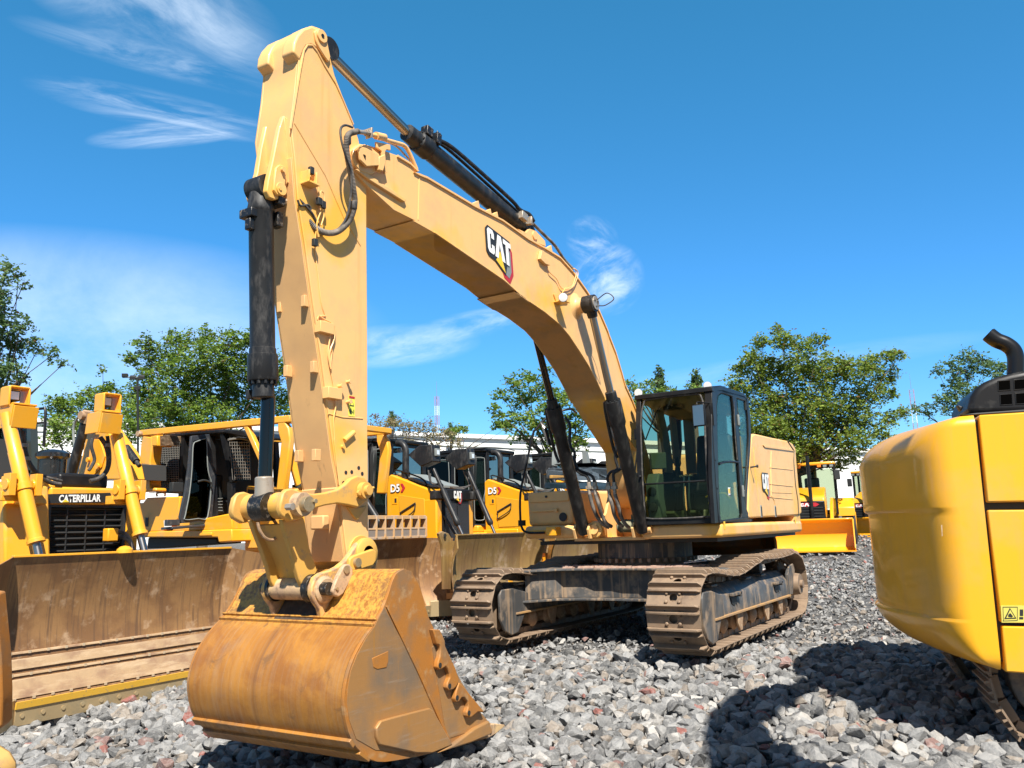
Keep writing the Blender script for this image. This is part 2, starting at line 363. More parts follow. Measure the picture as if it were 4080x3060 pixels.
# nose ear plates and pin
n0 = Q('K1', 970, 995, 1, BH+.04)
for s in (-1, 1):
    m = MB(); e = [(p[0], p[1]) for p in xz('K1', [(870, 1000), (880, 945), (925, 912), (985, 925), (1060, 985), (1075, 1060), (1040, 1110), (1000, 1130), (930, 1110), (885, 1060)], BH)]
    m.pxz(e, s*BH, s*(BH+.035)); m.build('nose_plate', paint, boom, bevel=.01)
m = MB(); m.cyl((n0.x, -BH-.06, n0.z), (n0.x, BH+.06, n0.z), .075, n=30); m.build('boom_stick_pin', paint, boom, bevel=.004)
m = MB(); a = Q('K1', 970, 995, 1, BH+.07); b = Q('K1', 1055, 1010, 1, BH+.07)
m.pxz([(a.x+.07, a.z+.03), (a.x+.05, a.z+.07), (a.x-.02, a.z+.085), (b.x-.03, b.z+.05), (b.x-.04, b.z-.05), (a.x-.03, a.z-.08), (a.x+.05, a.z-.05)], BH+.055, BH+.078); m.build('pin_keeper', paint, boom, bevel=.006)
m = MB(); m.cyl(Q('K1', 970, 995, 1, BH+.07), Q('K1', 970, 995, 1, BH+.079), .018, n=12); m.build('keeper_bolt', grease, boom)
# long reinforcement rib below the nose
a = T('K1', [(895, 1090), (1000, 1170), (1240, 1320), (1255, 1302), (1010, 1140), (930, 1085)], 1, BH)
m = MB(); m.prism(a, (0, .03, 0)); m.build('side_rib', paint, boom, bevel=.006)
# ---- stick
SH = .2
ft = xz('K1', [(455, 800), (478, 1000), (500, 1290)], SH) + xz('K2', [(470, 100), (490, 250), (525, 500), (570, 800), (610, 1100), (650, 1400), (684, 1570)], SH) + xz('N3', [(1150, 240), (1190, 640), (1215, 860), (1232, 985)], SH)
bk = xz('N3', [(1300, 1040), (1400, 1050), (1480, 980), (1500, 900), (1445, 800), (1437, 600), (1437, 300)], SH) + xz('K2', [(848, 1400), (846, 1250), (846, 800), (843, 300)], SH) + xz('K1', [(983, 1600), (983, 1250), (960, 1050), (925, 870), (880, 745), (840, 640), (810, 560), (760, 430), (735, 330), (718, 262), (706, 190), (682, 130), (652, 95), (600, 78), (552, 92), (512, 135), (492, 190), (508, 330), (492, 520)], SH)
stickp = ft + bk
stick = MB().pxz(stickp, -SH+.012, SH-.012).build('stick', paint, EX, bevel=.006)
m = MB(); m.pxz(stickp, SH-.012, SH+.01); m.pxz(stickp, -SH-.01, -SH+.012); m.build('side_plate', paint, stick, bevel=.006)
# front cover plate, dustier
fr = ft[1:]
m = MB(); m.strip(fr, -SH+.02, SH-.02, .012); m.build('front_plate', paint_b, stick, bevel=.003)
# crown ears on top
m = MB(); ear = xz('K1', [(470, 260), (478, 190), (500, 140), (540, 95), (600, 75), (655, 95), (690, 145), (706, 200), (722, 300), (640, 240), (600, 215), (565, 225), (545, 260), (520, 330), (500, 300)], SH+.01)
for y0, y1 in ((.075, SH+.016), (-SH-.016, -.075)): m.pxz(ear, y0, y1)
m.build('crown_ear', paint, stick, bevel=.02, seg=3)
t0 = Q('K1', 662, 155, 1, SH+.02)
m = MB(); m.pxz(xz('K1', [(615, 120), (640, 100), (675, 110), (698, 150), (715, 240), (728, 300), (715, 335), (690, 300), (650, 235), (625, 180)], SH+.02), SH+.012, SH+.035); m.build('crown_pin_keeper', paint, stick, bevel=.006)
m = MB(); m.cyl((t0.x, -SH-.03, t0.z), (t0.x, SH+.05, t0.z), .055); m.build('crown_pin', paint, stick, bevel=.004)
m = MB(); m.cyl((t0.x, SH+.05, t0.z), (t0.x, SH+.055, t0.z), .017, n=12); m.build('grease_port', grease, stick)
# recessed-looking raised edge strips on side (weld lines)
m = MB()
def seam(k, pts, y, r=.006):
    P = T(k, pts, 1, y); m.tube(P, r, n=6, sub=1)
seam('K1', [(455, 800), (520, 400), (548, 250), (572, 212), (605, 212), (640, 255), (690, 350), (770, 480), (820, 590), (895, 770)], SH+.012, .009)
seam('K1', [(480, 760), (700, 1130), (830, 1430)], SH+.01); seam('K1', [(830, 1430), (945, 1620)], SH+.01)
seam('K2', [(615, 1128), (700, 1150), (822, 1158)], SH+.01)
seam('K1', [(283, 465), (400, 420), (510, 378)], SH-.005) if 0 else None
m.build('weld_seam', paint, stick)
p = Q('K1', 400, 425, 1, 0); m = MB(); m.cyl((p.x, -SH+.02, p.z), (p.x, SH-.02, p.z), .012, n=8); m.build('front_weld', paint, stick)
# gusset fins on the front carrying the bucket cylinder head
for s, pts in ((1, [(405, 705), (412, 760), (432, 1000), (430, 1180), (400, 1288), (345, 1300), (305, 1285), (285, 1235), (296, 1160), (330, 1010), (372, 800)]), (-1, [(280, 750), (300, 1000), (320, 1200), (250, 1330), (192, 1330), (165, 1285), (158, 1225), (195, 1120), (222, 950), (255, 800)])):
    y0 = s*.115
    P = xz('K1', pts, y0+s*.02); 
    # carry the root of the fin back into the stick
    cxm = max(q[0] for q in ft)
    m = MB(); m.pxz([(min(x, 99), z) for x, z in P], y0-.025, y0+.025)
    m.pxz([(P[0][0], P[0][1]), (P[0][0]-.32, P[0][1]-.1), (P[3][0]-.35, P[3][1]), (P[3][0], P[3][1])] if s > 0 else [(P[0][0], P[0][1]), (P[0][0]-.3, P[0][1]-.1), (P[4][0]-.3, P[3][1]+.1), (P[3][0], P[3][1])], y0-.024, y0+.024)
    m.build('cylinder_bracket', paint, stick, bevel=.008)
c0 = Q('K1', 385, 1225, 1, .16); 
m = MB(); m.cyl((c0.x, -.17, c0.z), (c0.x, .175, c0.z), .05); m.build('cylinder_head_pin', paint, stick, bevel=.004)
m = MB(); m.pxz(xz('K1', [(350, 1075), (375, 1052), (410, 1062), (422, 1110), (410, 1230), (395, 1270), (360, 1265), (335, 1230), (340, 1160)], .16), .142, .165); m.build('head_pin_keeper', paint, stick, bevel=.005)
m = MB(); q = Q('K1', 398, 1090, 1, .17); m.cyl(q, q+Y*.02, .02, n=12); q = Q('K1', 378, 1222, 1, .17); m.cyl(q, q+Y*.012, .014, n=12); m.build('keeper_bolt', paint, stick)
# ---- bucket cylinder
a0 = Q('K1', 245, 1222, 1, 0); r1 = Q('K2', 255, 1040, 1, 0); e0 = Q('N3', 392, 432, 1, 0)
ax = (e0-a0).normalized(); L1_ = (r1-a0).dot(ax)
bc = thing_part = MB(); bc.lathe(a0, ax, [(.0, .07), (.05, .088), (.13, .095), (.17, .104), (.19, .098), (.2, .093), (L1_-.38, .093), (L1_-.375, .099), (L1_-.33, .1), (L1_-.325, .112), (L1_-.14, .114), (L1_-.13, .108), (L1_-.125, .08), (L1_-.01, .081), (L1_, .07)], n=36)
bucketcyl = bc.build('bucket_cylinder', black, EX)
m = MB(); m.cyl(a0-Y*.085, a0+Y*.085, .095, n=30); m.build('cylinder_eye', black, bucketcyl, bevel=.008)
m = MB()
for i in range(12):
    t = 2*math.pi*i/12; d = Vector((math.cos(t), math.sin(t), 0)); q = a0+ax*(L1_-.13)+d*.092
    m.cyl(q, q+ax*.03, .013, n=8)
m.build('gland_bolt', black, bucketcyl)
m = MB(); m.cyl(r1-ax*.02, e0-ax*.05, .052, n=36); m.build('rod', chromed, bucketcyl)
m = MB(); m.lathe(e0-ax*.22, ax, [(0, .054), (.01, .066), (.1, .068), (.2, .075)], n=30); m.build('rod_collar', steelw, bucketcyl, bevel=.003)
m = MB(); m.cyl(e0-Y*.07, e0+Y*.07, .105, n=34); m.build('rod_eye', grease, bucketcyl, bevel=.012)
q = Q('K1', 165, 1400, 1, -.02); m = MB(); m.obox(q, (.04, 0, 0), (0, .07, 0), (0, 0, .035)); m.obox(q+Vector((0, .02, -.09)), (.035, 0, 0), (0, .03, 0), (0, 0, .045))
q2 = Q('K1', 355, 1320, 1, .08); m.obox(q2, (.035, 0, 0), (0, .07, 0), (0, 0, .035)); m.obox(q2+Vector((-.03, -.02, -.13)), (.03, 0, 0), (0, .04, 0), (0, 0, .06)); m.build('hose_port', grease, bucketcyl, bevel=.008)
m = MB(); m.tube([q+Vector((0, -.02, -.05)), Q('K1', 195, 1560, 1, -.1), Q('K2', 163, 500, 1, -.1), Q('K2', 160, 930, 1, -.1), Q('K2', 150, 1010, 1, -.1)], .014, n=8); m.build('oil_pipe', black, bucketcyl)
m = MB(); q = Q('K2', 145, 1015, 1, -.09); m.obox(q, (.03, 0, 0), (0, .015, 0), (0, 0, .035)); m.build('pipe_clamp', black, bucketcyl, bevel=.004)
# ---- stick details: clamps, wiring, decal, hose brackets
def blk(k, x, y, hx=.018, hy=.02, hz=.04, name='hose_bracket', yy=.1, mat=paint_b, par=stick):
    q = Q(k, x, y, 1, yy); m = MB(); m.obox(q, (hx, 0, 0), (0, hy, 0), (0, 0, hz)); return m.build(name, mat, par, bevel=.004)
for (x, y), yy in (((478, 455), .145), ((533, 850), .145), ((543, 1378), .135), ((373, 875), -.13), ((440, 1385), -.13), ((333, 490), -.15)): blk('K2', x, y, .03, .022, .045, yy=yy)
for k, x, y in (('K2', 592, 615), ('K2', 640, 1008)):
    q = Q(k, x, y, 1, SH+.02); m = MB(); m.obox(q, (.075, 0, 0), (0, .035, 0), (0, 0, .045)); m.build('cable_bracket', paint, stick, bevel=.004)
m = MB()
for x, y in ((722, 940), (722, 1060), (672, 965)):
    q = Q('K2', x, y, 1, SH); m.cyl(q, q+Y*.045, .013, n=12); m.cyl(q+Y*.045, q+Y*.055, .018, n=12)
m.build('stud', paint, stick)
m = MB(); a, b = Q('K2', 712, 1290, 1, SH+.02), Q('K2', 770, 1240, 1, SH+.02); m.tube([a, b], .02, n=10, sub=1); q = Q('K2', 693, 1328, 1, SH); m.cyl(q, q+Y*.03, .015, n=10); m.build('hose_clip', paint, stick)
m = MB()
for x, y in ((720, 1483), (797, 1455), (755, 1480), (818, 1490), (706, 1545)):
    q = Q('K2', x, y, 1, SH+.008); m.cyl(q, q+Y*.004, .016, n=14)
m.build('bolt_hole', dark, stick)
m = MB(); m.tube(T('K1', [(655, 1560), (640, 1500)], 1, SH+.03) + T('K2', [(535, 130), (555, 290), (575, 460), (598, 540)], 1, SH+.015), .006, n=6)
m.tube(T('K2', [(598, 540), (560, 545), (555, 570), (600, 590), (650, 600), (655, 660), (640, 740), (632, 860), (652, 980), (660, 1080), (648, 1160), (652, 1260), (655, 1320), (683, 1560)], 1, SH+.02), .006, n=6)
m.tube(T('K2', [(560, 540), (590, 560), (640, 590), (655, 650), (645, 700), (625, 760), (632, 860)], 1, SH+.035), .006, n=6)
m.tube(T('K2', [(580, 575), (625, 640), (615, 760), (628, 850)], 1, SH+.03), .006, n=6)
m.build('cable', paint, stick)
# warning decal
o = Q('K2', 737, 1142, 1, SH+.012); w = (Q('K2', 775, 1142, 1, SH+.012)-o); h = Q('K2', 735, 1018, 1, SH+.012)-o; w = Vector((w.x, 0, 0)); h = Vector((0, 0, h.z))
lab = MB(); lab.prism([o, o+w, o+w+h, o+h], Y*.001); wd = lab.build('warning_decal', decaly, stick)
wmat = surf('decal_pale_yellow', (.75, .72, .08), .5); wd.data.materials[0] = wmat
m = MB(); m.prism([o+w*.05+h*.87+Y*.002, o+w*.95+h*.87+Y*.002, o+w*.95+h*.98+Y*.002, o+w*.05+h*.98+Y*.002], Y*.001); m.build('decal_heading', red, wd)
m = MB(); e = Y*.002
for tri in ([(.15, .5), (.85, .5), (.5, .82)],): m.prism([o+w*a+h*b+e for a, b in tri], Y*.001)
for rc in ((.15, .12, .35, .32), (.75, .12, .85, .34), (.4, .2, .68, .23)): m.prism([o+w*rc[0]+h*rc[1]+e, o+w*rc[2]+h*rc[1]+e, o+w*rc[2]+h*rc[3]+e, o+w*rc[0]+h*rc[3]+e], Y*.001)
m.build('decal_symbol', decalb, wd)
m = MB(); m.prism([o+w*a+h*b+Y*.0032 for a, b in [(.27, .54), (.73, .54), (.5, .75)]], Y*.001); m.build('decal_symbol_field', wmat, wd)
# lamp bracket with connectors
q = Q('K1', 590, 1190, 1, SH+.05); m = MB(); m.obox(q, (.06, 0, 0), (0, .05, 0), (0, 0, .008)); m.obox(q+Vector((.05, 0, .045)), (.006, 0, 0), (0, .05, 0), (0, 0, .05)); m.obox(q+Vector((-.05, -.01, .05)), (.006, 0, 0), (0, .04, 0), (0, 0, .06)); m.build('lamp_bracket', paint, stick, bevel=.003)
m = MB(); m.tube(T('K1', [(600, 1080), (625, 1120), (650, 1200), (655, 1290)], 1, SH+.06), .007, n=6); m.tube(T('K1', [(655, 1290), (670, 1240), (690, 1260), (690, 1330), (665, 1390), (640, 1470), (650, 1560)], 1, SH+.04), .006, n=6); m.tube(T('K1', [(660, 1340), (690, 1400), (670, 1480)], 1, SH+.05), .006, n=6); m.build('cable', paint, stick)
m = MB()
for x, y in ((600, 1095), (655, 1310), (683, 1335), (625, 1600)): m.obox(Q('K1', x, y, 1, SH+.055), (.02, 0, 0), (0, .016, 0), (0, 0, .03))
m.build('connector', dark, stick, bevel=.003)
# ---- big hydraulic hoses at the boom nose
hm = surf('dusty_corrugated_hose', (.075, .068, .06), .7, dirt=(.34, .29, .24), dr=(.42, .7), ds=9)
H1 = [Q('K1', *p, 1, yy) for p, yy in (((925, 818), .36), ((870, 835), .38), ((850, 880), .39), ((852, 980), .37), ((875, 1100), .35), ((898, 1230), .33), ((905, 1330), .31), ((870, 1440), .30), ((790, 1520), .28), ((700, 1530), .25), ((610, 1480), .21), ((545, 1400), .16), ((505, 1355), .12))]
hose = MB().tube(H1, .026, n=12, sub=10, rib=.011).build('stick_hose', hm, EX)
H2 = [Q('K1', *p, 1, yy) for p, yy in (((890, 790), .34), ((840, 775), .37), ((808, 800), .39), ((812, 880), .41), ((845, 1000), .40), ((880, 1120), .37), ((875, 1300), .34), ((845, 1430), .31), ((790, 1510), .27))]
MB().tube(H2, .010, n=8, sub=8).build('thin_hose', rubber, EX)
m = MB()
for i, pth in enumerate(((855, 880), (897, 1340))):
    q = Q('K1', *pth, 1, .38 if i == 0 else .31); m.lathe(q+Vector((0, 0, -.035)), (0, 0, 1), [(0, .026), (.01, .031), (.06, .031), (.07, .026)], n=14)
m.build('hose_clamp', rubber, EX)
m = MB(); a, b = Q('K1', 925, 820, 1, .36), Q('K1', 1000, 830, 1, .33); m.cyl(a, b, .019, n=14); d = (b-a).normalized(); m.cyl(b-d*.045, b+d*.02, .03, n=6); m.obox(b+d*.02, d*.012, Vector((0, 0, .045)), Y*.035); m.build('hose_fitting', steelw, hose, bevel=.003)
m = MB(); a, b = Q('K1', 505, 1355, 1, .12), Q('K1', 430, 1310, 1, .08); m.cyl(a, b, .020, n=12); m.cyl(b, Q('K1', 395, 1315, 1, .08), .028, n=8); m.build('hose_fitting', steelw, hose)
m = MB(); m.tube([Q('K1', *p, 1, yy) for p, yy in (((510, 1290), .2), ((560, 1340), .22), ((610, 1400), .22), ((650, 1480), .22))], .009, n=8); m.tube([Q('K1', *p, 1, .22) for p in ((505, 1300), (525, 1340), (580, 1335), (600, 1370))], .008, n=8); m.build('thin_hose', rubber, EX)
# rigid pipes over the boom nose
m = MB(); m.tube([Q('K1', 1005, 840, 1, .3), Q('K1', 1080, 855, 1, .28), Q('K1', 1130, 880, 1, .26), Q('K1', 1200, 900, 1, .22), Q('K1', 1255, 920, 1, .2), Q('K1', 1290, 970, 1, .2), Q('K1', 1340, 1085, 1, .2)], .02, n=12, sub=8); m.cyl(Q('K1', 1055, 848, 1, .29), Q('K1', 1115, 862, 1, .27), .033, n=16); m.build('rigid_pipe', paint, EX)
m = MB(); m.tube([Q('K1', 1120, 885, 1, .22), Q('K1', 1200, 925, 1, .18), Q('K1', 1260, 985, 1, .17), Q('K1', 1300, 1030, 1, .18)], .009, n=8, sub=8); m.build('thin_pipe', steelw, EX)
m = MB(); P = T('K1', [(1045, 895), (1145, 915), (1148, 955), (1120, 950), (1110, 960), (1105, 1010), (1125, 1110), (1108, 1120), (1088, 1010), (1085, 960), (1048, 935)], 1, BH+.02); m.prism(P, (0, .02, 0)); m.build('pipe_bracket', paint, EX, bevel=.004)
m = MB(); P = T('K1', [(1040, 1010), (1085, 990), (1090, 1040), (1070, 1110), (1040, 1100)], 1, BH+.02); m.prism(P, (0, .06, 0)); m.build('pin_block', paint, EX, bevel=.006)
# ---- stick cylinder on top of boom
ra = Q('K1', 700, 250, 1, 0); rb = Q('K6', 205, 215, 1, 0); tb = Q('K6', 1000, 870, 1, 0)
ax = (tb-rb).normalized(); Lc = (tb-rb).length
sc = MB(); sc.lathe(rb-ax*.02, ax, [(0, .055), (.01, .085), (.16, .09), (.17, .108), (.34, .112), (.36, .098), (Lc-.3, .098), (Lc-.28, .10), (Lc-.18, .09), (Lc-.02, .08)], n=36)
stickcyl = sc.build('stick_cylinder', black, EX)
m = MB(); m.cyl(ra+Vector((0, 0, .0)), rb+ax*.02, .050, n=40); m.build('rod', chrome, stickcyl)
m = MB(); m.cyl(ra-Y*.07, ra+Y*.07, .1, n=24); m.build('rod_eye', black, stickcyl)
tf = Q('K6', 985, 880, 1, 0)
m = MB(); m.cyl(tf-Y*.08, tf+Y*.08, .11, n=28); m.build('cylinder_eye', black, stickcyl, bevel=.01)
upv = ax.cross(Y).normalized(); upv = upv if upv.z > 0 else -upv
m = MB(); q0 = rb+ax*.22+upv*.12
m.obox(q0+Y*.06, ax*.05, Y*.045, upv*.05); m.obox(q0+Y*.06+ax*.13-upv*.01, ax*.035, Y*.06, upv*.06)
for i in (-1, 1):
    for j in (-1, 1): m.cyl(q0+Y*(.06+.04*i)+ax*(.13+.02*j), q0+Y*(.06+.04*i)+ax*(.13+.02*j)+upv*.07, .01, n=8)
m.build('port_block', grease, stickcyl, bevel=.008)
m = MB(); m.tube([q0+Y*.06+ax*.17+upv*.02, q0+Y*.1+ax*.45+upv*.03, rb+ax*(Lc-.6)+upv*.13+Y*.1, rb+ax*(Lc-.35)+upv*.10+Y*.1, rb+ax*(Lc-.18)+upv*.12+Y*.12, Q('K6', 1040, 800, 1, .12)], .022, n=10, sub=6)
m.tube([q0+Y*.02+ax*.17+upv*.02, q0+Y*.04+ax*.45+upv*.03, rb+ax*(Lc-.6)+upv*.12+Y*.04, rb+ax*(Lc-.35)+upv*.11+Y*.04, Q('K6', 1000, 800, 1, .06)], .018, n=10, sub=6); m.build('oil_pipe', black, stickcyl)
m = MB()
for i in range(8):
    t = 2*math.pi*i/8; d = Y*math.cos(t)+upv*math.sin(t); m.cyl(rb+ax*.13+d*.095, rb+ax*.17+d*.095, .011, n=8)
m.build('gland_bolt', black, stickcyl)
m = MB(); q = Q('K6', 960, 770, 1, .1); m.obox(q, ax*.06, Y*.05, upv*.045); m.obox(Q('K6', 1000, 800, 1, .1), ax*.02, Y*.06, upv*.05); m.build('hose_coupling', steelw, stickcyl, bevel=.005)
m = MB(); m.tube([Q('K6', *p, 1, yy) for p, yy in (((1035, 815), .12), ((1100, 880), .13), ((1180, 960), .14), ((1240, 1050), .16), ((1300, 1115), .2))], .02, n=10, sub=8, rib=.02); m.build('boom_hose', hm, EX)
# stick-cylinder foot lug, small lugs on boom top
m = MB(); P = xz('K6', [(930, 850), (985, 875), (1010, 850), (1050, 865), (1110, 930), (1115, 965), (1000, 920)], .13)
for y in (-.14, .1): m.pxz(P, y, y+.04)
q = Q('K6', 1048, 893, 1, .15); m.cyl((q.x, -.15, q.z), (q.x, .155, q.z), .05); m.build('cylinder_lug', paint, boom, bevel=.008)
m = MB()
for (x, y) in ((665, 692), (745, 745), (790, 765), (1150, 985)):
    q = Q('K6', x, y, 1, BH); m.obox(q+Vector((0, -.03, .0)), (.06, 0, -.035), (0, .02, 0), (.01, 0, .035))
m.build('top_bracket', paint, boom, bevel=.006)
# ---- emblem on boom
def bq(x, y): return Q('K6', x, y, 1, BH+.001)
C0 = bq(733, 995); C1 = bq(722, 830); ey = (C1-C0); ex = (bq(838, 1075)-C0)*.66
exn = bq(868, 1095)-C0
cat_logo(boom, C0+Vector((0, 0, 0)), exn/1.62, ey*.98)
# work lamp + bracket + cable on boom side
lm = MB(); q = Q('N1', 535, 100, 1, BH+.13); d = Vector((.8, .45, -.1)).normalized()
lm.lathe(q-d*.05, d, [(0, .035), (.02, .05), (.07, .055)], n=22); lamp = lm.build('work_lamp', blackp, boom)
MB().lathe(q+d*.021, d, [(0, .052), (.004, .05), (.008, .03)], n=22).build('lens', lampw, lamp)
m = MB(); P = T('N1', [(425, 60), (455, 60), (470, 130), (580, 145), (575, 160), (460, 165)], 1, BH+.004); m.prism(P, (0, .012, 0)); q = Q('N1', 520, 150, 1, BH+.07); m.obox(q, (.075, 0, 0), (0, .07, 0), (0, 0, .006)); m.build('lamp_bracket', paint, boom, bevel=.003)
m = MB(); P = T('K6', [(1065, 1050), (1075, 995), (1090, 1000), (1095, 1040), (1120, 1060), (1130, 1095), (1100, 1085)], 1, BH+.004); m.prism(P, (0, .04, 0)); m.build('pipe_bracket', paint, boom, bevel=.003)
m = MB(); m.tube(T('K6', [(1125, 1075), (1140, 1130), (1190, 1180), (1215, 1230), (1240, 1245), (1290, 1230), (1310, 1190), (1320, 1140), (1310, 1110)], 1, BH+.02), .006, n=6); m.tube(T('K6', [(1250, 1240), (1230, 1270), (1228, 1285)], 1, BH+.06), .006, n=6); m.tube(T('K6', [(1300, 1110), (1330, 1130), (1325, 1180), (1290, 1240), (1240, 1248)], 1, BH+.03), .006, n=6); m.build('cable', paint, boom)
# ---- boom cylinders
for s in (1, -1):
    pe = Vector((2.245, s*.425, 4.125)); fb = Vector((1.0, s*.425, 1.33)); ax = (fb-pe).normalized(); Lr = 1.13; Lt = (fb-pe).length
    bcyl = MB(); bcyl.lathe(pe+ax*Lr, ax, [(0, .05), (.005, .07), (.12, .073), (.125, .102), (.2, .106), (.42, .106), (.47, .086), (Lt-Lr-.05, .084), (Lt-Lr-.02, .07)], n=34)
    bo = bcyl.build('boom_cylinder', black, EX)
    MB().cyl(pe+ax*.05, pe+ax*(Lr+.02), .045, n=34).build('rod', chrome if s > 0 else chromed, bo)
    m = MB(); m.cyl(pe-Y*s*.075, pe+Y*s*.075, .108, n=34); m.cyl(pe+ax*.08, pe+ax*.17, .07, .06, n=24); m.build('rod_eye', black, bo, bevel=.006)
    m = MB(); m.cyl(pe+Y*s*.075, pe+Y*s*.09, .085, n=30); m.build('pin_cap', steelw, bo, bevel=.004)
    m = MB()
    for i in range(3):
        t = i*2.094+.5; c = pe+Y*s*.09+Vector((math.cos(t), 0, math.sin(t)))*.045; m.cyl(c, c+Y*s*.008, .012, n=8)
    for i in range(10):
        t = 2*math.pi*i/10; a1 = ax.orthogonal().normalized(); b1 = ax.cross(a1); c = pe+ax*(Lr+.105)+(a1*math.cos(t)+b1*math.sin(t))*.09; m.cyl(c, c+ax*.025, .011, n=6)
    m.build('bolt', dark, bo)
    # boss stub welded on the boom
    m = MB(); m.lathe((pe.x, s*(BH-.01), pe.z), (0, s, 0), [(0, .19), (.01, .17), (.03, .12), (.06, .098), (.115, .092)], n=36); m.build('pin_boss', paint, boom)
    side = (ax.cross(Y)).normalized(); side = side if side.x > 0 else -side   # toward +x
    m = MB(); c = pe+ax*(Lr+.12)-Y*.1
    for dy in (0,):
        m.tube([c+side*.02, c+ax*.15-Y*.03, c+ax*.6-Y*.04, c+ax*.75+side*.03], .02, n=10)
    m.build('oil_pipe', black, bo)
    # hard lines and hoses to the front of the frame
    for i, dy in enumerate((0, .1) if s > 0 else (0, -.08)):
        yb = .12+.09*i if s > 0 else -.2+.09*i
        k = [(1035, 740), (1100, 740)][i] if s > 0 else [(815, 760), (880, 770)][i]
        up_pts = {(1, 0): [(1060, 60), (1075, 200), (1120, 330), (1110, 480), (1135, 600), (1060, 640), (1025, 700), (1035, 770)],
                  (1, 1): [(1070, 60), (1085, 220), (1150, 400), (1175, 560), (1160, 610), (1095, 650), (1090, 700), (1100, 770)],
                  (-1, 0): [(610, 180), (600, 360), (620, 460), (655, 580), (720, 650), (790, 680), (815, 720), (820, 770)],
                  (-1, 1): [(560, 40), (610, 120), (612, 330), (660, 420), (665, 520), (700, 610), (790, 650), (860, 690), (885, 770)]}[(s, i)]
        P = [Q('N2', x, y, 0, 1.22) for x, y in up_pts]
        m = MB(); m.tube(P, .019, n=10, sub=6); m.build('hard_line', black, bo)
        kx, ky = up_pts[-1]
        m = MB(); a = Q('N2', kx, ky-20, 0, 1.22); b = Q('N2', kx, ky+40, 0, 1.22); c = Q('N2', kx+8, ky+130, 0, 1.22); m.cyl(a, b, .03, n=6); m.obox(b, (.025, 0, 0), (0, .038, 0), (0, 0, .022)); m.cyl(b, c, .022, n=12); m.build('hose_fitting', steelw, bo, bevel=.003)
        lo_pts = {(1, 0): [(0, 0), (1075, 1000), (1100, 1110), (1150, 1200), (1190, 1240)], (1, 1): [(0, 0), (1145, 1010), (1170, 1120), (1220, 1210), (1260, 1250)],
                  (-1, 0): [(0, 0), (860, 1010), (900, 1110), (960, 1200), (1040, 1250)], (-1, 1): [(0, 0), (930, 1000), (960, 1110), (1010, 1200), (1070, 1240)]}[(s, i)][1:]
        P = [c-Vector((0, 0, -.02))] + [Q('N2', x, y, 0, 1.2-.08*j) for j, (x, y) in enumerate(lo_pts)]
        MB().tube(P, .025, n=12, sub=6).build('hose', hm, bo)
m = MB(); c = Vector((2.25, .53, 4.13)); m.tube([c+Vector((0, 0, .03)), c+Vector((-.03, .12, .10)), c+Vector((-.05, .2, .02)), c+Vector((-.02, .1, -.05)), c+Vector((0, .02, -.05))], .007, n=6); m.build('grease_line', rubber, EX)
# ---- bucket
BW = .8
bo_ = xz('K3', [(1250, 570), (1205, 598), (1180, 650), (1165, 700), (1130, 790), (1080, 880), (1030, 950), (980, 1040), (945, 1130), (925, 1225), (919, 1310), (930, 1400), (955, 1490), (1010, 1570), (1100, 1625), (1240, 1612), (1390, 1580), (1500, 1540), (1700, 1490)], BW)
front_ = xz('K3', [(1705, 1400), (1640, 1330), (1540, 1170), (1480, 1060), (1430, 940), (1380, 830), (1340, 690), (1320, 640), (1290, 590)], BW)
def bucket_mat():
    m, nt, p, out = newmat('rusty_bucket_steel')
    st = nz(nt, 1, 7, .62, stretch=(1.2, 40, 1.2)); pa = nz(nt, 1.6, 6, .6); pb = nz(nt, 1, 6, .65, stretch=(1.2, 2.4, 1.8), dist=1.2); fine = nz(nt, 26, 6, .7)
    c = mixc(nt, rng(nt, pb, .40, .62), (.28, .108, .020), (.41, .178, .028))
    c = mixc(nt, mul(nt, rng(nt, st, .46, .75), .4), c, (.36, .235, .14))
    c = mixc(nt, mul(nt, rng(nt, pa, .54, .72), .7), c, (.26, .17, .11))
    c = mixc(nt, mul(nt, rng(nt, nz(nt, 1, 4, .5, stretch=(.5, 5, .5)), .62, .70), .8), c, (.13, .06, .03))
    sep = nt.nodes.new('ShaderNodeSeparateXYZ'); tc = nt.nodes.new('ShaderNodeTexCoord'); nt.links.new(tc.outputs['Object'], sep.inputs[0])
    zz = mul(nt, sep.outputs[2], mul(nt, pa, .25), 'ADD')
    yel = mul(nt, rng(nt, zz, .86, .98), mul(nt, rng(nt, fine, .42, .56), .9))
    c = mixc(nt, yel, c, (.58, .30, .05))
    c = mixc(nt, mul(nt, rng(nt, fine, .66, .8), .5), c, (.40, .29, .2))
    sc_ = nz(nt, 1, 4, .8, stretch=(5, 60, 5), rot=(.25, 0, 0)); sc2 = nz(nt, 1, 4, .8, stretch=(60, 6, 60), rot=(.5, .3, 0))
    c = mixc(nt, mul(nt, rng(nt, sc_, .66, .72), .55), c, (.52, .36, .22)); c = mixc(nt, mul(nt, rng(nt, sc2, .68, .73), .5), c, (.12, .06, .03))
    c = mixc(nt, mul(nt, rng(nt, nz(nt, 4, 8, .7, dist=.8), .56, .66), .75), c, (.18, .09, .035))
    nt.links.new(c, p.inputs['Base Color']); p.inputs['Metallic'].default_value = .12
    nt.links.new(rng(nt, st, .3, .7, .62, .36), p.inputs['Roughness'])
    bump(nt, p, mul(nt, st, fine, 'ADD'), .35, .004); return m
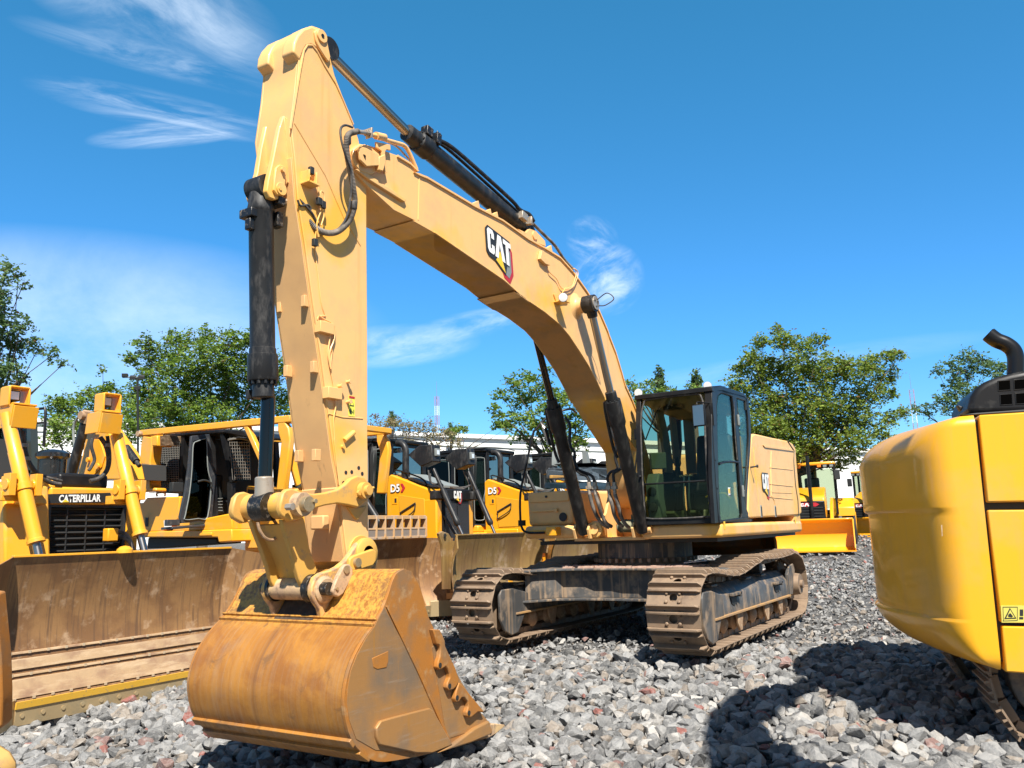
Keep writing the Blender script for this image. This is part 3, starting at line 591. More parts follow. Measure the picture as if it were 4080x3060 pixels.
def bside_mat():
    m, nt, p, out = newmat('scraped_bucket_side')
    pa = nz(nt, 1.7, 7, .6); s1 = nz(nt, 1, 6, .7, stretch=(3, 1, 34), rot=(0, .5, 0)); s2 = nz(nt, 1, 6, .7, stretch=(30, 1, 3), rot=(0, .9, 0)); fine = nz(nt, 30, 6, .7)
    c = mixc(nt, rng(nt, pa, .4, .6), (.22, .155, .10), (.38, .195, .065))
    c = mixc(nt, mul(nt, rng(nt, s1, .56, .74), .6), c, (.36, .27, .19)); c = mixc(nt, mul(nt, rng(nt, s2, .60, .76), .6), c, (.36, .21, .09))
    c = mixc(nt, mul(nt, rng(nt, nz(nt, 1, 4, .5, stretch=(12, 1, 1.2)), .62, .7), .7), c, (.40, .19, .04))
    nt.links.new(c, p.inputs['Base Color']); p.inputs['Metallic'].default_value = .25; p.inputs['Roughness'].default_value = .48
    bump(nt, p, mul(nt, s1, s2, 'ADD'), .3, .003); return m
bmat = bucket_mat(); bsm = bside_mat()
orust = surf('orange_rust_steel', (.38, .15, .025), .6, metal=.1, alt=(.26, .14, .06), alts=5, streak=(.40, .24, .11), sr=(.55, .7), ss=(9, 4, 9), bmp=.3, bs=60)
bucket = MB().strip(smooth2(bo_, 3), -BW+.02, BW-.02, -.028).build('bucket', bmat, EX, bevel=.004)
sp = smooth2(bo_, 3)+front_
# side plates; near one carries the scraped steel
for s in (1, -1):
    m = MB(); m.pxz(sp, s*(BW-.03), s*BW); m.build('bucket_side_plate', orust, bucket, bevel=.006)
m = MB(); m.pxz(xz('K3', [(1138, 782), (1085, 885), (1038, 950), (990, 1040), (955, 1130), (938, 1225), (935, 1310), (948, 1400), (985, 1500), (1090, 1560), (1250, 1570), (1480, 1505), (1350, 1180)], BW+.001), BW-.001, BW+.004); m.build('scraped_panel', bsm, bucket)
m = MB(); m.pxz(xz('K3', [(1480, 1500), (1720, 1420), (1660, 1350), (1560, 1190), (1490, 1060), (1440, 960), (1400, 1000)], BW+.001), BW-.001, BW+.004); m.build('scraped_panel', bsm, bucket)
m = MB(); m.pxz(xz('K3', [(1145, 775), (1152, 772), (1330, 1110), (1500, 1512), (1485, 1515), (1315, 1130)], BW+.002), BW, BW+.014); m.build('side_ridge', orust, bucket, bevel=.004)
m = MB(); m.pxz(xz('K3', [(1082, 1440), (1108, 1400), (1160, 1385), (1375, 1330), (1395, 1345), (1490, 1515), (1500, 1530), (1390, 1575), (1300, 1575), (1180, 1548), (1100, 1530), (1085, 1490)], BW+.004), BW, BW+.03); m.build('wear_plate', bsm, bucket, bevel=.008)
m = MB(); m.pxz(xz('K3', [(1072, 1060), (1160, 1020), (1160, 1080), (1150, 1110), (1100, 1120), (1080, 1110)], BW+.004), BW, BW+.008); m.build('patch_plate', orust, bucket, bevel=.003)
# bottom corner shroud
m = MB(); m.pxz(xz('K3', [(1500, 1530), (1620, 1440), (1700, 1400), (1718, 1470), (1600, 1520), (1420, 1575)], BW+.006), BW-.03, BW+.035); m.build('corner_shroud', bsm, bucket, bevel=.012)
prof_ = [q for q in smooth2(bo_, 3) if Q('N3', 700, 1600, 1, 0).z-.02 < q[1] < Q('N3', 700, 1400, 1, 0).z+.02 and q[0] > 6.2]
m = MB(); m.strip(prof_, -.20, .20, .006); m.build('hinge_shade_strip', surf('painted_cavity_shade', (.045, .028, .018), .8, dirt=(.12, .08, .05), dr=(.5, .7), ds=9), bucket)  # dark strip on the shell, shade of the open cavity painted in
# weld bands across the back
def band(k, x, y, w, th, name, ins=.0):
    q = Q(k, x, y, 1, BW)
    ps = smooth2(bo_, 3); i = min(range(len(ps)), key=lambda i: (ps[i][0]-q.x)**2+(ps[i][1]-q.z)**2)
    t = Vector((ps[i+1][0]-ps[i-1][0], 0, ps[i+1][1]-ps[i-1][1])).normalized(); n = Vector((-t.z, 0, t.x)); n = n if n.x > -.2 and n.dot(Vector((1, 0, 0))) > 0 else -n
    m = MB(); c = Vector((ps[i][0], 0, ps[i][1])); m.obox(c+n*th*.5, t*w, Y*(BW-.0-ins), n*th); return m.build(name, bmat, bucket, bevel=.004)
band('K3', 1095, 850, .007, .012, 'weld_band'); band('K3', 1072, 890, .008, .012, 'weld_band'); band('K3', 1084, 868, .012, .006, 'weld_band')
band('K3', 962, 1505, .03, .016, 'wear_band'); band('K3', 1040, 1592, .06, .012, 'wear_band')
m = MB()
q = Q('K3', 535, 1225, 0, 6.89); m.obox(q, (.004, 0, 0), (0, .045, .01), (0, -.008, .03)); m.build('scar_mark', grease, bucket, bevel=.003)
# inner floor + lip
lipx = [p for p in xz('K3', [(1500, 1500), (1705, 1440)], BW)]
m = MB(); a = bo_[-2]; b = bo_[-1]; d = Vector((b[0]-a[0], 0, b[1]-a[1])).normalized(); n = Vector((-d.z, 0, d.x))
m.obox(Vector((b[0], 0, b[1]+.02))-d*.12, d*.14, Y*BW, Vector((0, 0, .028))); m.build('cutting_lip', bsm, bucket, bevel=.008)
# teeth
tip0 = Q('N4', 865, 1358, 1, BW-.06); ad0 = Q('N4', 700, 1400, 1, BW-.02)
for i in range(5):
    y = BW-.09-i*(2*BW-.18)/4
    root = Vector((b[0], y, b[1]+.03)); tp_ = Vector((tip0.x, y, tip0.z))
    dd = (tp_-root); u = dd.normalized(); n = Vector((-u.z, 0, u.x)); n = n if n.z > 0 else -n
    m = MB()
    def sec(c, w, h): return [c-Y*w-n*h, c+Y*w-n*h, c+Y*w+n*h, c-Y*w+n*h]
    A, B_, Cc = sec(root-u*.12, .055, .05), sec(root+u*.03, .055, .055), sec(root+u*.05, .045, .045)
    m.add(A+B_+Cc, [(0, 3, 2, 1), (0, 1, 5, 4), (1, 2, 6, 5), (2, 3, 7, 6), (3, 0, 4, 7), (4, 5, 9, 8), (5, 6, 10, 9), (6, 7, 11, 10), (7, 4, 8, 11), (8, 9, 10, 11)])
    ad = m.build('tooth_adapter', bsm, bucket, bevel=.01)
    m = MB(); A, B_, Cc = sec(root+u*.045, .058, .058), sec(root+u*(dd.length*.55), .045, .04), sec(tp_, .028, .007)
    m.add(A+B_+Cc, [(0, 3, 2, 1), (0, 1, 5, 4), (1, 2, 6, 5), (2, 3, 7, 6), (3, 0, 4, 7), (4, 5, 9, 8), (5, 6, 10, 9), (6, 7, 11, 10), (7, 4, 8, 11), (8, 9, 10, 11)])
    t_ = m.build('tooth_tip', scraped, bucket, bevel=.008)
    m = MB(); c = root+u*.1; m.cyl(c-Y*.062, c+Y*.062, .02, n=12); m.build('tooth_pin', orust, t_)
# side cutters
for s in (1, -1):
    m = MB(); P = xz('N4', [(55, 295), (130, 300), (160, 360), (185, 420), (190, 480), (240, 590), (300, 720), (338, 830), (335, 880), (310, 930), (270, 965), (230, 972), (208, 940), (212, 890), (240, 830), (238, 780), (215, 730), (195, 705), (150, 735), (125, 745), (105, 715), (112, 650), (130, 600), (138, 500), (130, 470), (100, 460)], BW+.03)
    m.pxz(P, s*BW, s*(BW+.045)); m.build('side_cutter', orust, bucket, bevel=.008)
    m = MB(); P = xz('N4', [(345, 880), (420, 960), (500, 1060), (620, 1200), (600, 1210), (550, 1205), (510, 1240), (470, 1270), (430, 1255), (425, 1210), (445, 1150), (440, 1090), (400, 1045), (370, 1050), (340, 1095), (310, 1100), (298, 1060), (310, 980)], BW+.03)
    m.pxz(P, s*BW, s*(BW+.045)); m.build('side_cutter', orust, bucket, bevel=.008)
m = MB()
for x, y in ((147, 692), (252, 920), (335, 1050), (465, 1218)): q = Q('N4', x, y, 1, BW+.045); m.cyl(q, q+Y*.004, .018, n=14)
m.build('cutter_bolt', dark, bucket)
# ---- bucket ears and linkage
for s in (1, -1):
    yo = s*.245
    P = xz('N3', [(855, 1240), (890, 1150), (950, 1105), (1040, 1080), (1120, 1040), (1200, 975), (1260, 890), (1320, 805), (1390, 765), (1440, 762), (1500, 800), (1532, 880), (1530, 990), (1500, 1080), (1560, 1180), (1540, 1400), (1300, 1500), (1180, 1600), (1050, 1640), (975, 1640), (955, 1560), (935, 1470), (880, 1390), (850, 1320)], .25)
    m = MB(); m.pxz(P, yo-.025, yo+.025); ear = m.build('bucket_ear', surf('worn_ear_yellow', (.66, .38, .10), .6, alt=(.50, .32, .18), alts=4, dirt=(.36, .22, .13), dr=(.46, .6), ds=16, bmp=.25, bs=50) if s > 0 else MAT['worn_ear_yellow'], bucket, bevel=.01)
    for (x, y, r) in ((1000, 1275, .1), (1425, 905, .12)):
        q = Q('N3', x, y, 1, .27); m = MB(); c = Vector((q.x, yo, q.z)); m.lathe(c, (0, s, 0), [(0, r), (.04, r), (.055, r*.8)], n=34); m.build('pin_boss', scraped if r < .11 else paint_c, bucket, bevel=.006)
pl = Q('N3', 1015, 1265, 1, .32)
m = MB(); m.cyl((pl.x, -.33, pl.z), (pl.x, .36, pl.z), .048, n=28); m.build('bucket_link_pin', grease, EX, bevel=.004)
# pin retainer arms
m = MB(); P = xz('N3', [(1075, 1240), (1110, 1150), (1165, 1050), (1195, 1015), (1235, 1015), (1270, 1060), (1270, 1120), (1230, 1210), (1170, 1320), (1120, 1352), (1080, 1335), (1060, 1290)], .36); m.pxz(P, .345, .385); m.build('link_pin_retainer', scraped, EX, bevel=.01)
m = MB()
for x, y in ((1222, 1070), (1125, 1265)): q = Q('N3', x, y, 1, .385); m.cyl(q, q+Y*.01, .03 if x > 1200 else .012, n=16)
q = Q('N3', 1335, 1000, 1, .34); m.cyl(q-Y*.03, q+Y*.015, .035, n=18)
m.build('retainer_bolt', pinm, EX)
m = MB(); P = xz('N3', [(1260, 960), (1300, 930), (1500, 860), (1535, 890), (1530, 980), (1500, 1030), (1360, 1075), (1290, 1085), (1255, 1040)], .33); m.pxz(P, .295, .33); m.build('pivot_pin_retainer', paint_c, EX, bevel=.01)
ps_ = Q('N3', 1425, 905, 1, .27); m = MB(); m.cyl((ps_.x, -.3, ps_.z), (ps_.x, .3, ps_.z), .06); m.build('bucket_pivot_pin', pinm, EX)
m = MB(); m.cyl((ps_.x, -.21, ps_.z), (ps_.x, .22, ps_.z), .14, n=30); m.build('stick_nose_boss', paint_c, stick, bevel=.006)
# upper pin group
pu = Q('N3', 815, 405, 1, .36)
m = MB(); m.cyl((pu.x, -.37, pu.z), (pu.x, .395, pu.z), .055, n=30); q = Vector((pu.x, .395, pu.z)); m.cyl(q+Vector((-.045, -.01, .02)), q+Vector((-.045, .02, .02)), .018, n=6); m.build('rod_pin', pinm, EX, bevel=.005)
m = MB(); m.cyl((pu.x, .07, pu.z), (pu.x, .225, pu.z), .098, n=34); m.cyl((pu.x, -.225, pu.z), (pu.x, -.07, pu.z), .098, n=34); hub = m.build('link_hub', paint_c, EX, bevel=.004)
m = MB(); m.cyl((pu.x, .27, pu.z), (pu.x, .345, pu.z), .085, n=34); m.cyl((pu.x, -.32, pu.z), (pu.x, -.27, pu.z), .085, n=34); m.build('link_washer', scraped, EX, bevel=.006)
m = MB(); q = Q('N3', 672, 430, 1, .36); m.cyl(q-Y*.05, q+Y*.01, .026, n=6); m.build('lock_bolt', steelw, EX)
# power link plates (box)
pb_ = Q('N3', 780, 1245, 1, .1)
for s in (1, -1):
    if s > 0: P = xz('N3', [(570, 560), (700, 575), (790, 540), (810, 620), (850, 850), (930, 1080), (900, 1140), (820, 1240), (780, 1250), (740, 1160), (690, 970), (640, 800), (590, 650)], .17)
    else: P = xz('N3', [(215, 570), (300, 560), (400, 800), (500, 1130), (520, 1240), (460, 1260), (430, 1200), (380, 1020), (320, 850), (260, 700)], -.17)
    m = MB(); m.pxz(P, s*.15-.022, s*.15+.022); lk = m.build('power_link', paint_c, EX, bevel=.008)
ctr = [(p[0], p[1]) for p in xz('N3', [(560, 600), (700, 970), (800, 1180)], .15)]
m = MB(); m.strip([(ctr[0][0]-.05, ctr[0][1]), (ctr[1][0]-.07, ctr[1][1]), (ctr[2][0]-.04, ctr[2][1])], -.15, .15, .02); m.build('power_link_web', paint_c, EX)
m = MB(); m.cyl((pl.x, -.215, pl.z), (pl.x, .17, pl.z), .085, n=34); m.build('power_link_foot', scraped, EX, bevel=.004)
m = MB(); m.cyl((pl.x, .165, pl.z), (pl.x, .222, pl.z), .105, n=34); m.cyl((pl.x, -.22, pl.z), (pl.x, -.19, pl.z), .1, n=34); m.build('greasy_seal', grease, EX, bevel=.01)
m = MB(); m.tube(T('N3', [(325, 590), (340, 660), (390, 740), (460, 770), (510, 745), (530, 690), (520, 620), (480, 560)], 1, .0), .012, n=8); m.build('grease_hose', rusty, EX)
# idler links
for s in (1, -1):
    P = xz('N3', [(540, 400), (560, 310), (610, 255), (660, 245), (760, 285), (880, 302), (1000, 288), (1120, 258), (1200, 205), (1260, 145), (1330, 115), (1400, 135), (1440, 190), (1452, 270), (1420, 370), (1360, 420), (1330, 440), (1240, 418), (1120, 400), (1000, 420), (890, 450), (820, 500), (760, 555), (640, 580), (560, 530), (535, 460)], .26)
    m = MB(); m.pxz(P, s*.25-.025, s*.25+.025); m.build('idler_link', paint_c, EX, bevel=.012, seg=3)
pi = Q('N3', 1425, 265, 1, .32)
m = MB(); m.cyl((pi.x, -.33, pi.z), (pi.x, .36, pi.z), .04, n=26); q = Vector((pi.x, .36, pi.z)); m.cyl(q+Vector((-.02, -.02, .02)), q+Vector((-.05, .0, .02)), .01, n=6); m.cyl((pi.x, .28, pi.z), (pi.x, .33, pi.z), .065, n=26); q = Q('N3', 1345, 290, 1, .3); m.cyl(q, q+Y*.02, .022, n=8); m.build('idler_pin', paint_c, EX, bevel=.005)
m = MB(); P = xz('N3', [(1215, 425), (1330, 445), (1420, 420), (1400, 470), (1360, 520), (1330, 565), (1300, 550), (1260, 490)], .21); m.pxz(P, .2, .225); m.build('link_gusset', paint_c, stick, bevel=.005)
q = Q('N3', 975, 592, 1, .03); m = MB(); m.obox(q+Vector((.02, 0, 0)), (.035, 0, 0), (0, .07, 0), (0, 0, .055)); m.build('stop_block', paint_b, stick, bevel=.012)
m = MB(); q = Q('N3', 1110, 300, 1, .2); 
# ---- tracks
G2, SW = 1.322, .308
def track_path():
    r = .405; xf, xr, zc = 2.02, -2.03, .475; P = []
    for i in range(0, 13): a = -math.pi/2+math.pi*i/12; P.append((xf+r*math.cos(a), zc+r*math.sin(a)))
    for i in range(1, 30):
        t = i/30; x = xf+(xr-xf)*t; sag = -.10*math.sin(math.pi*min(1, t*1.9))**2*(1 if t < .53 else 0) + .06*t - .035*math.sin(math.pi*max(0, (t-.53)/.47))
        if t > .5: sag += .03
        P.append((x, zc+r+sag))
    for i in range(0, 13): a = math.pi/2+math.pi*i/12; P.append((xr+(r+.02)*math.cos(a), zc+.02+(r+.02)*math.sin(a)))
    for i in range(1, 12): t = i/12; P.append((xr+(xf-xr)*t, zc-r))
    return P
TP = [Vector((x, 0, z)) for x, z in track_path()]
cum = [0]
for i in range(len(TP)): cum.append(cum[-1]+(TP[(i+1) % len(TP)]-TP[i]).length)
NS = 46; pitch = cum[-1]/NS
def tp_at(s):
    s %= cum[-1]; i = 0
    while cum[i+1] < s: i += 1
    return TP[i].lerp(TP[(i+1) % len(TP)], (s-cum[i])/(cum[i+1]-cum[i]))
def shoe_mesh():
    m = MB(); W = SW; p = pitch; t = .012
    # local: x along belt, y across, z outward.  plate with a rounded mud hole
    hx = p*.5; n = 16; r = .046
    circ = [(r*math.cos(2*math.pi*i/n+math.pi/n), r*math.sin(2*math.pi*i/n+math.pi/n)) for i in range(n)]
    sq = []
    for cx_, cy_ in circ:
        k = max(abs(cx_)/(hx*.8), abs(cy_)/.10); sq.append((cx_/k, cy_/k))
    base = len(m.v)
    for z in (0, t): m.v += [Vector((x, y, z)) for x, y in circ]+[Vector((x, y, z)) for x, y in sq]
    for i in range(n):
        j = (i+1) % n
        m.f += [(i, j, n+j, n+i), (2*n+i, 3*n+i, 3*n+j, 2*n+j), (i, 2*n+i, 2*n+j, j)]
    m.box(-hx*.8, hx*.8, .10, W, 0, t); m.box(-hx*.8, hx*.8, -W, -.10, 0, t)
    m.box(-hx*1.04, -hx*.8, -W, W, -.004, t+.002); m.box(hx*.8, hx*.98, -W, W, 0, t-.002)
    for gx, h in ((-hx*.86, .058), (hx*.62, .046)):
        c = .035
        pr = [(-W, 0), (W, 0), (W-.005, h*.55), (W-c, h), (-W+c, h), (-W+.005, h*.55)]
        m.prism([(gx-.016, y, t+z) for y, z in pr], (.024, 0, 0))
    for gx in (-.055, .05):
        for gy in (-.075, .075): m.lathe((gx*.9, gy, t), (0, 0, 1), [(0, .022), (.016, .020), (.024, .011)], n=8)
    # link on the inside
    for gy in (-.07, .07):
        m.box(-hx*.98, hx*.98, gy-.018, gy+.018, -.075, -.002); m.cyl((hx*.95, gy-.026, -.045), (hx*.95, gy+.026, -.045), .032, n=10)
    m.cyl((hx*.95, -.07, -.045), (hx*.95, .07, -.045), .02, n=8)
    return m
def frames_for_track(y):
    out = []
    for i in range(NS):
        a, b = tp_at(i*pitch), tp_at((i+1)*pitch); c = (a+b)*.5; t = (b-a).normalized(); nrm = Vector((t.z, 0, -t.x))
        M = Matrix((Vector((t.x, 0, t.z)), nrm.cross(t), nrm)).transposed().to_4x4()
        M = Matrix((t, Vector((0, 1, 0))*(1 if nrm.cross(t).y > 0 else -1), nrm)).transposed().to_4x4()
        M.translation = Vector((c.x, y, c.z)); out.append(M)
    return out
shoe_src = None
def make_tracks(root):
    global shoe_src
    for y in (G2, -G2):
        # roller frame
        s = 1 if y > 0 else -1
        yo = y+.215; yi = y-.215
        m = MB(); sec = [(yi, .36), (yi, .60), (yi+.06, .66), (y-.08, .72), (y+.08, .72), (yo-.07, .66), (yo-.01, .58), (yo, .36)]
        m.prism([(-1.62, a, b) for a, b in sec], (3.42, 0, 0)); fr_ = m.build('track_frame', frameb, root, bevel=.012)
        m = MB(); P = [(1.42, .60), (1.80, .68), (2.07, .68), (2.12, .62), (2.12, .34), (2.02, .17), (1.86, .10), (1.70, .12), (1.52, .34), (1.42, .36)]
        for a in (yo-.02, yi-.02): m.pxz(P, a, a+.04)
        m.build('idler_guard', frameb, fr_, bevel=.01)
        m = MB(); m.box(-1.62, 1.75, yo-.01, yo+.035, .345, .37); m.box(-1.62, 1.75, yi-.035, yi+.01, .345, .37); m.build('frame_ledge', surf('rusty_edge', (.42, .24, .09), .6, alt=(.3, .2, .12), alts=6, bmp=.2) if 'rusty_edge' not in MAT else MAT['rusty_edge'], fr_, bevel=.003)
        m = MB()
        for xx in (.95, -1.0): m.box(xx-.17, xx+.17, yo-.005, yo+.05, .56, .60); m.box(xx-.17, xx-.12, yo-.005, yo+.05, .54, .60)
        m.build('frame_step', frameb, fr_, bevel=.008)
        m = MB()
        for xx in (.95, -1.0): m.pxz([(xx-.1, .42), (xx-.07, .47), (xx, .44), (xx+.1, .47), (xx+.12, .54), (xx-.1, .54)], yo-.002, yo+.003)
        m.build('frame_slot', dark, fr_)
        m = MB()
        for xx in (1.55, .2, -.5): m.box(xx-.11, xx+.11, y-.12, y+.19, .705, .735)
        m.build('frame_cover', frameb, fr_, bevel=.01)
        m = MB(); m.lathe((2.02, y-.12, .475), (0, 1, 0), [(0, .27), (.05, .3), (.06, .345), (.18, .345), (.19, .3), (.24, .27)], n=36); m.build('idler_wheel', steel, root)
        # sprocket with teeth
        m = MB(); pr = []
        for i in range(21):
            for k, rr in ((-.3, .30), (-.12, .365), (.12, .365), (.3, .30)):
                a = 2*math.pi*(i+k)/21; pr.append((-2.03+rr*math.cos(a), .495+rr*math.sin(a)))
        m.pxz(pr, y-.035, y+.035); m.cyl((-2.03, y-.2, .495), (-2.03, y+.16, .495), .22, n=30); m.cyl((-2.03, y+s*.16, .495), (-2.03, y+s*.30, .495), .17, .15, n=30); m.cyl((-2.03, y+s*.3, .495), (-2.03, y+s*.34, .495), .06, n=12)
        m.build('drive_sprocket', steel, root)
        m = MB()
        m.pxz([(-1.60, .36), (-1.60, .66), (-1.75, .78), (-1.95, .80), (-2.03, .70), (-1.86, .5), (-1.8, .36)], yo-.03, yo+.02); m.build('sprocket_guard', frameb, fr_, bevel=.01)
        for i in range(9):
            x = 1.55-i*.40; m = MB(); m.lathe((x, y-.17, .245), (0, 1, 0), [(0, .05), (.03, .1), (.05, .115), (.06, .09), (.28, .09), (.29, .115), (.31, .1), (.34, .05)], n=20); m.build('track_roller', rusty, root)
        m = MB()
        for x in (.75, -.45, -1.15): 
            for yy in (yo-.03, yi+.0): m.pxz([(x-.13, .36), (x+.13, .36), (x+.09, .22), (x+.02, .13), (x-.06, .13), (x-.1, .24)], yy, yy+.03)
        m.build('roller_guard', rusty, root, bevel=.006)
        for x in (.75, -.62):
            m = MB(); m.lathe((x, y-.14, .80), (0, 1, 0), [(0, .03), (.02, .075), (.08, .085), (.2, .085), (.26, .075), (.28, .03)], n=20); m.box(x-.04, x+.04, y-.19, y-.14, .7, .84); m.build('carrier_roller', frameb, root)
        tr = bpy.data.objects.new('track', None); COL.objects.link(tr); tr.parent = root; WM[tr.name] = winv(root)
        for M in frames_for_track(y):
            if shoe_src is None: o = shoe_mesh().build('track_shoe', steel, tr, bevel=.003, seg=1, world_=False); shoe_src = o
            else: o = shoe_src.copy(); COL.objects.link(o); o.parent = tr
            o.matrix_local = M @ Matrix.Rotation(R(random.uniform(-1.2, 1.2)), 4, 'Y')
make_tracks(EX)
# car body (X-frame)
cb = MB(); topz, botz = .86, .50
def ring(pts, z0, z1, m): m.pxy(pts, z0, z1)
edge = [(1.62, -1.12), (1.45, -1.0), (1.15, -.8), (1.02, -.4), (1.0, 0), (1.02, .4), (1.15, .8), (1.45, 1.0), (1.62, 1.12)]
full = edge+[(-x, -y) for x, y in edge]
inn = [(x-.17*np.sign(x), y) for x, y in full]
cb.pxy(full, topz, topz+.028); cb.pxy(full, botz-.03, botz); cb.pxy(inn, botz, topz)
carb = cb.build('car_body', frameb, EX, bevel=.006)
m = MB(); m.cyl((0, 0, 1.0), (0, 0, 1.22), .66, n=48); m.build('swivel_body', frameb, EX)
m = MB(); m.cyl((0, 0, .87), (0, 0, 1.0), .60, n=48)
for i in range(40): a = 2*math.pi*i/40; m.obox(Vector((math.cos(a)*.69, math.sin(a)*.69, .97)), Vector((math.cos(a), math.sin(a), 0))*.035, Vector((-math.sin(a), math.cos(a), 0))*.02, Vector((0, 0, .025)))
m.build('slew_ring', steel, EX)
m = MB(); random.seed(3)
for i in range(240):
    a = random.uniform(-1.25, 1.25); r = random.uniform(.66, 1.25); x, y = r*math.cos(a), r*math.sin(a)
    if x > 1.0-.1: x = .92
    s = random.uniform(.012, .04); m.obox((x, y, topz+.035), (s, s*.3, 0), (-s*.3, s, 0), (0, s*.2, s*.5))
m.build('dried_mud', surf('dried_red_mud', (.42, .25, .18), .9, dirt=(.5, .36, .28), dr=(.4, .6), ds=20, bmp=.4), carb)
m = MB(); q = Q('A', 750, 378, 2, .95)
m.obox(q, (.16, .05, .0), (-.06, .13, .01), (0, 0, .002)); m.obox(q+Vector((.02, .06, .008)), (.06, .05, .02), (-.04, .05, .01), (0, 0, .002)); pap = tag(m.build('crumpled_paper', white), 'crumpled white paper sheet lying on the near track of the central excavator', 'paper')
# ---- house (upper structure)
DZ0, DZ1 = 1.255, 1.43
def rbox(x0, x1, y0, y1, z0, z1, r, name, mat, par, **k):
    m = MB(); m.box(x0, x1, y0, y1, z0, z1); return m.build(name, mat, par, bevel=r, seg=4, **k)
# main platform
rbox(-3.15, .98, .39, 1.46, DZ0, DZ1, .045, 'cab_platform', paint, EX)
rbox(-3.15, .88, -1.46, -.62, 1.29, 1.47, .06, 'right_platform', paint, EX)
m = MB(); m.box(-3.1, .78, -.62, .39, 1.25, 1.29); m.box(.78, .90, -.64, .40, 1.245, 1.285); m.build('centre_platform', paint, EX, bevel=.004)
m = MB(); m.box(-3.3, .7, -1.3, 1.3, 1.2, 1.25); m.build('belly_plate', dark, EX)
# boom foot brackets
for y in (.27, -.31):
    m = MB(); m.pxz([(.9, 1.28), (.92, 1.42), (.62, 1.62), (.42, 1.95), (.2, 2.12), (-.1, 2.05), (-.5, 1.6), (-.9, 1.28)], y, y+.04); m.build('boom_bracket', paint, EX, bevel=.006)
for yc in (.425, -.425):
    m = MB()
    for dy in (-.12, .09):
        if yc > 0 and dy > 0: continue
        m.pxz([(.82, 1.28), (1.08, 1.28), (1.12, 1.40), (1.06, 1.47), (.95, 1.49), (.86, 1.44)], yc+dy, yc+dy+.03)
    m.cyl((1.0, yc-.15, 1.38), (1.0, yc+.12, 1.38), .05); m.build('cylinder_bracket', paint, EX, bevel=.004)
m = MB(); m.lathe((.98, -.27, 1.40), (1, 0, 0), [(0, .11), (.03, .105), (.04, .07), (.07, .065)], n=26); m.build('frame_boss', paint, EX)
m = MB(); m.box(.05, .12, -.27, .27, 1.29, 2.0); m.build('engine_bulkhead', paint, EX)
m = MB(); m.cyl((.78, .0, 1.42), (.78, .36, 1.42), .075, n=20); m.cyl((.72, -.06, 1.40), (.72, .3, 1.52), .05, n=16); m.obox((.7, .22, 1.53), (.05, 0, 0), (0, .07, 0), (0, 0, .05)); m.obox((.68, .05, 1.48), (.07, 0, 0), (0, .05, 0), (0, 0, .04)); m.build('swivel_valve', surf('greenish_dirty_metal', (.10, .11, .07), .6, alt=(.3, .27, .16), alts=9, altr=(.5, .6), bmp=.3), EX, bevel=.01)
m = MB(); m.obox(Q('N2', 1115, 980, 0, .13), (.002, 0, 0), (0, .1, 0), (0, 0, .045)); m.build('data_plate', greyp, EX)
# right side toolbox, tank, rear body
m = MB(); m.pxz([(.78, 1.47), (.80, 1.9), (.77, 1.95), (-.55, 1.97), (-.55, 1.47)], -1.44, -.70); tool = m.build('toolbox', paint, EX, bevel=.05, seg=4)
m = MB(); q1 = Q('N2', 160, 860, 0, .80); q2 = Q('N2', 600, 970, 0, .80)
m.box(.79, .815, -1.40, -.75, 1.80, 1.945); m.build('toolbox_lid', paint, tool, bevel=.012, seg=3)
m = MB(); q = Q('N2', 350, 910, 0, .82); m.cyl(q, q+Vector((.01, 0, 0)), .018, n=14); m.build('lock', dark, tool)
m = MB(); q = Q('N2', 535, 1133, 0, .80); m.cyl(q, q+Vector((.006, 0, 0)), .062, n=26); m.build('round_decal', dark, tool)
m = MB(); m.box(.80, .83, -1.36, -.95, 1.665, 1.69); m.box(.80, .84, -.98, -.93, 1.655, 1.71); m.build('grab_ledge', paint, tool, bevel=.006)
m = MB(); m.box(.87, 1.0, -1.40, -.98, 1.375, 1.41); m.box(.87, 1.02, -1.02, -.86, 1.33, 1.45); m.build('front_step', paint_y, EX, bevel=.008)
m = MB(); m.box(-2.4, -.6, -1.45, -.5, 1.45, 1.93); m.build('fuel_tank', paint, EX, bevel=.06, seg=4)
m = MB(); m.box(-3.0, -1.7, -.55, .5, 1.3, 2.55); m.build('engine_hood', paint, EX, bevel=.06, seg=3)
m = MB(); m.pxy([(-2.7, -1.46), (-2.7, 1.44), (-3.2, 1.44), (-3.42, 1.2), (-3.55, .6), (-3.6, 0), (-3.55, -.6), (-3.42, -1.2), (-3.2, -1.46)], 1.25, 2.5); m.build('counterweight', paint, EX, bevel=.08, seg=4)
# left side engine/cooling door panel, traced
H = xz('K5', [(1236, 590), (1262, 576), (1400, 608), (1540, 636), (1575, 660), (1598, 700), (1605, 800), (1622, 1000), (1640, 1130), (1648, 1235), (1630, 1250), (1206, 1276), (1212, 1080), (1205, 1000), (1212, 880), (1225, 700)], 1.46)
m = MB(); m.pxz(H, .75, 1.46); side = m.build('side_cowling', paint, EX, bevel=.025, seg=3)
m = MB()
def sl(pts, r=.006): m.tube(T('K5', pts, 1, 1.462), r, n=6, sub=1)
sl([(1530, 636), (1585, 720), (1580, 800), (1595, 1000), (1615, 1130), (1622, 1250)], .010)
m.build('panel_gap', dark, side)
m = MB(); m.prism(T('K5', [(1325, 672), (1560, 705), (1580, 722), (1340, 690)], 1, 1.461), (0, .012, 0)); m.prism(T('K5', [(1270, 690), (1290, 690), (1300, 1000), (1290, 1010)], 1, 1.461), (0, .0, 0)) if 0 else None
for y0 in (856, 992, 1100):
    m.tube(T('K5', [(1380, y0), (1575, y0+20)], 1, 1.462), .005, n=6, sub=1)
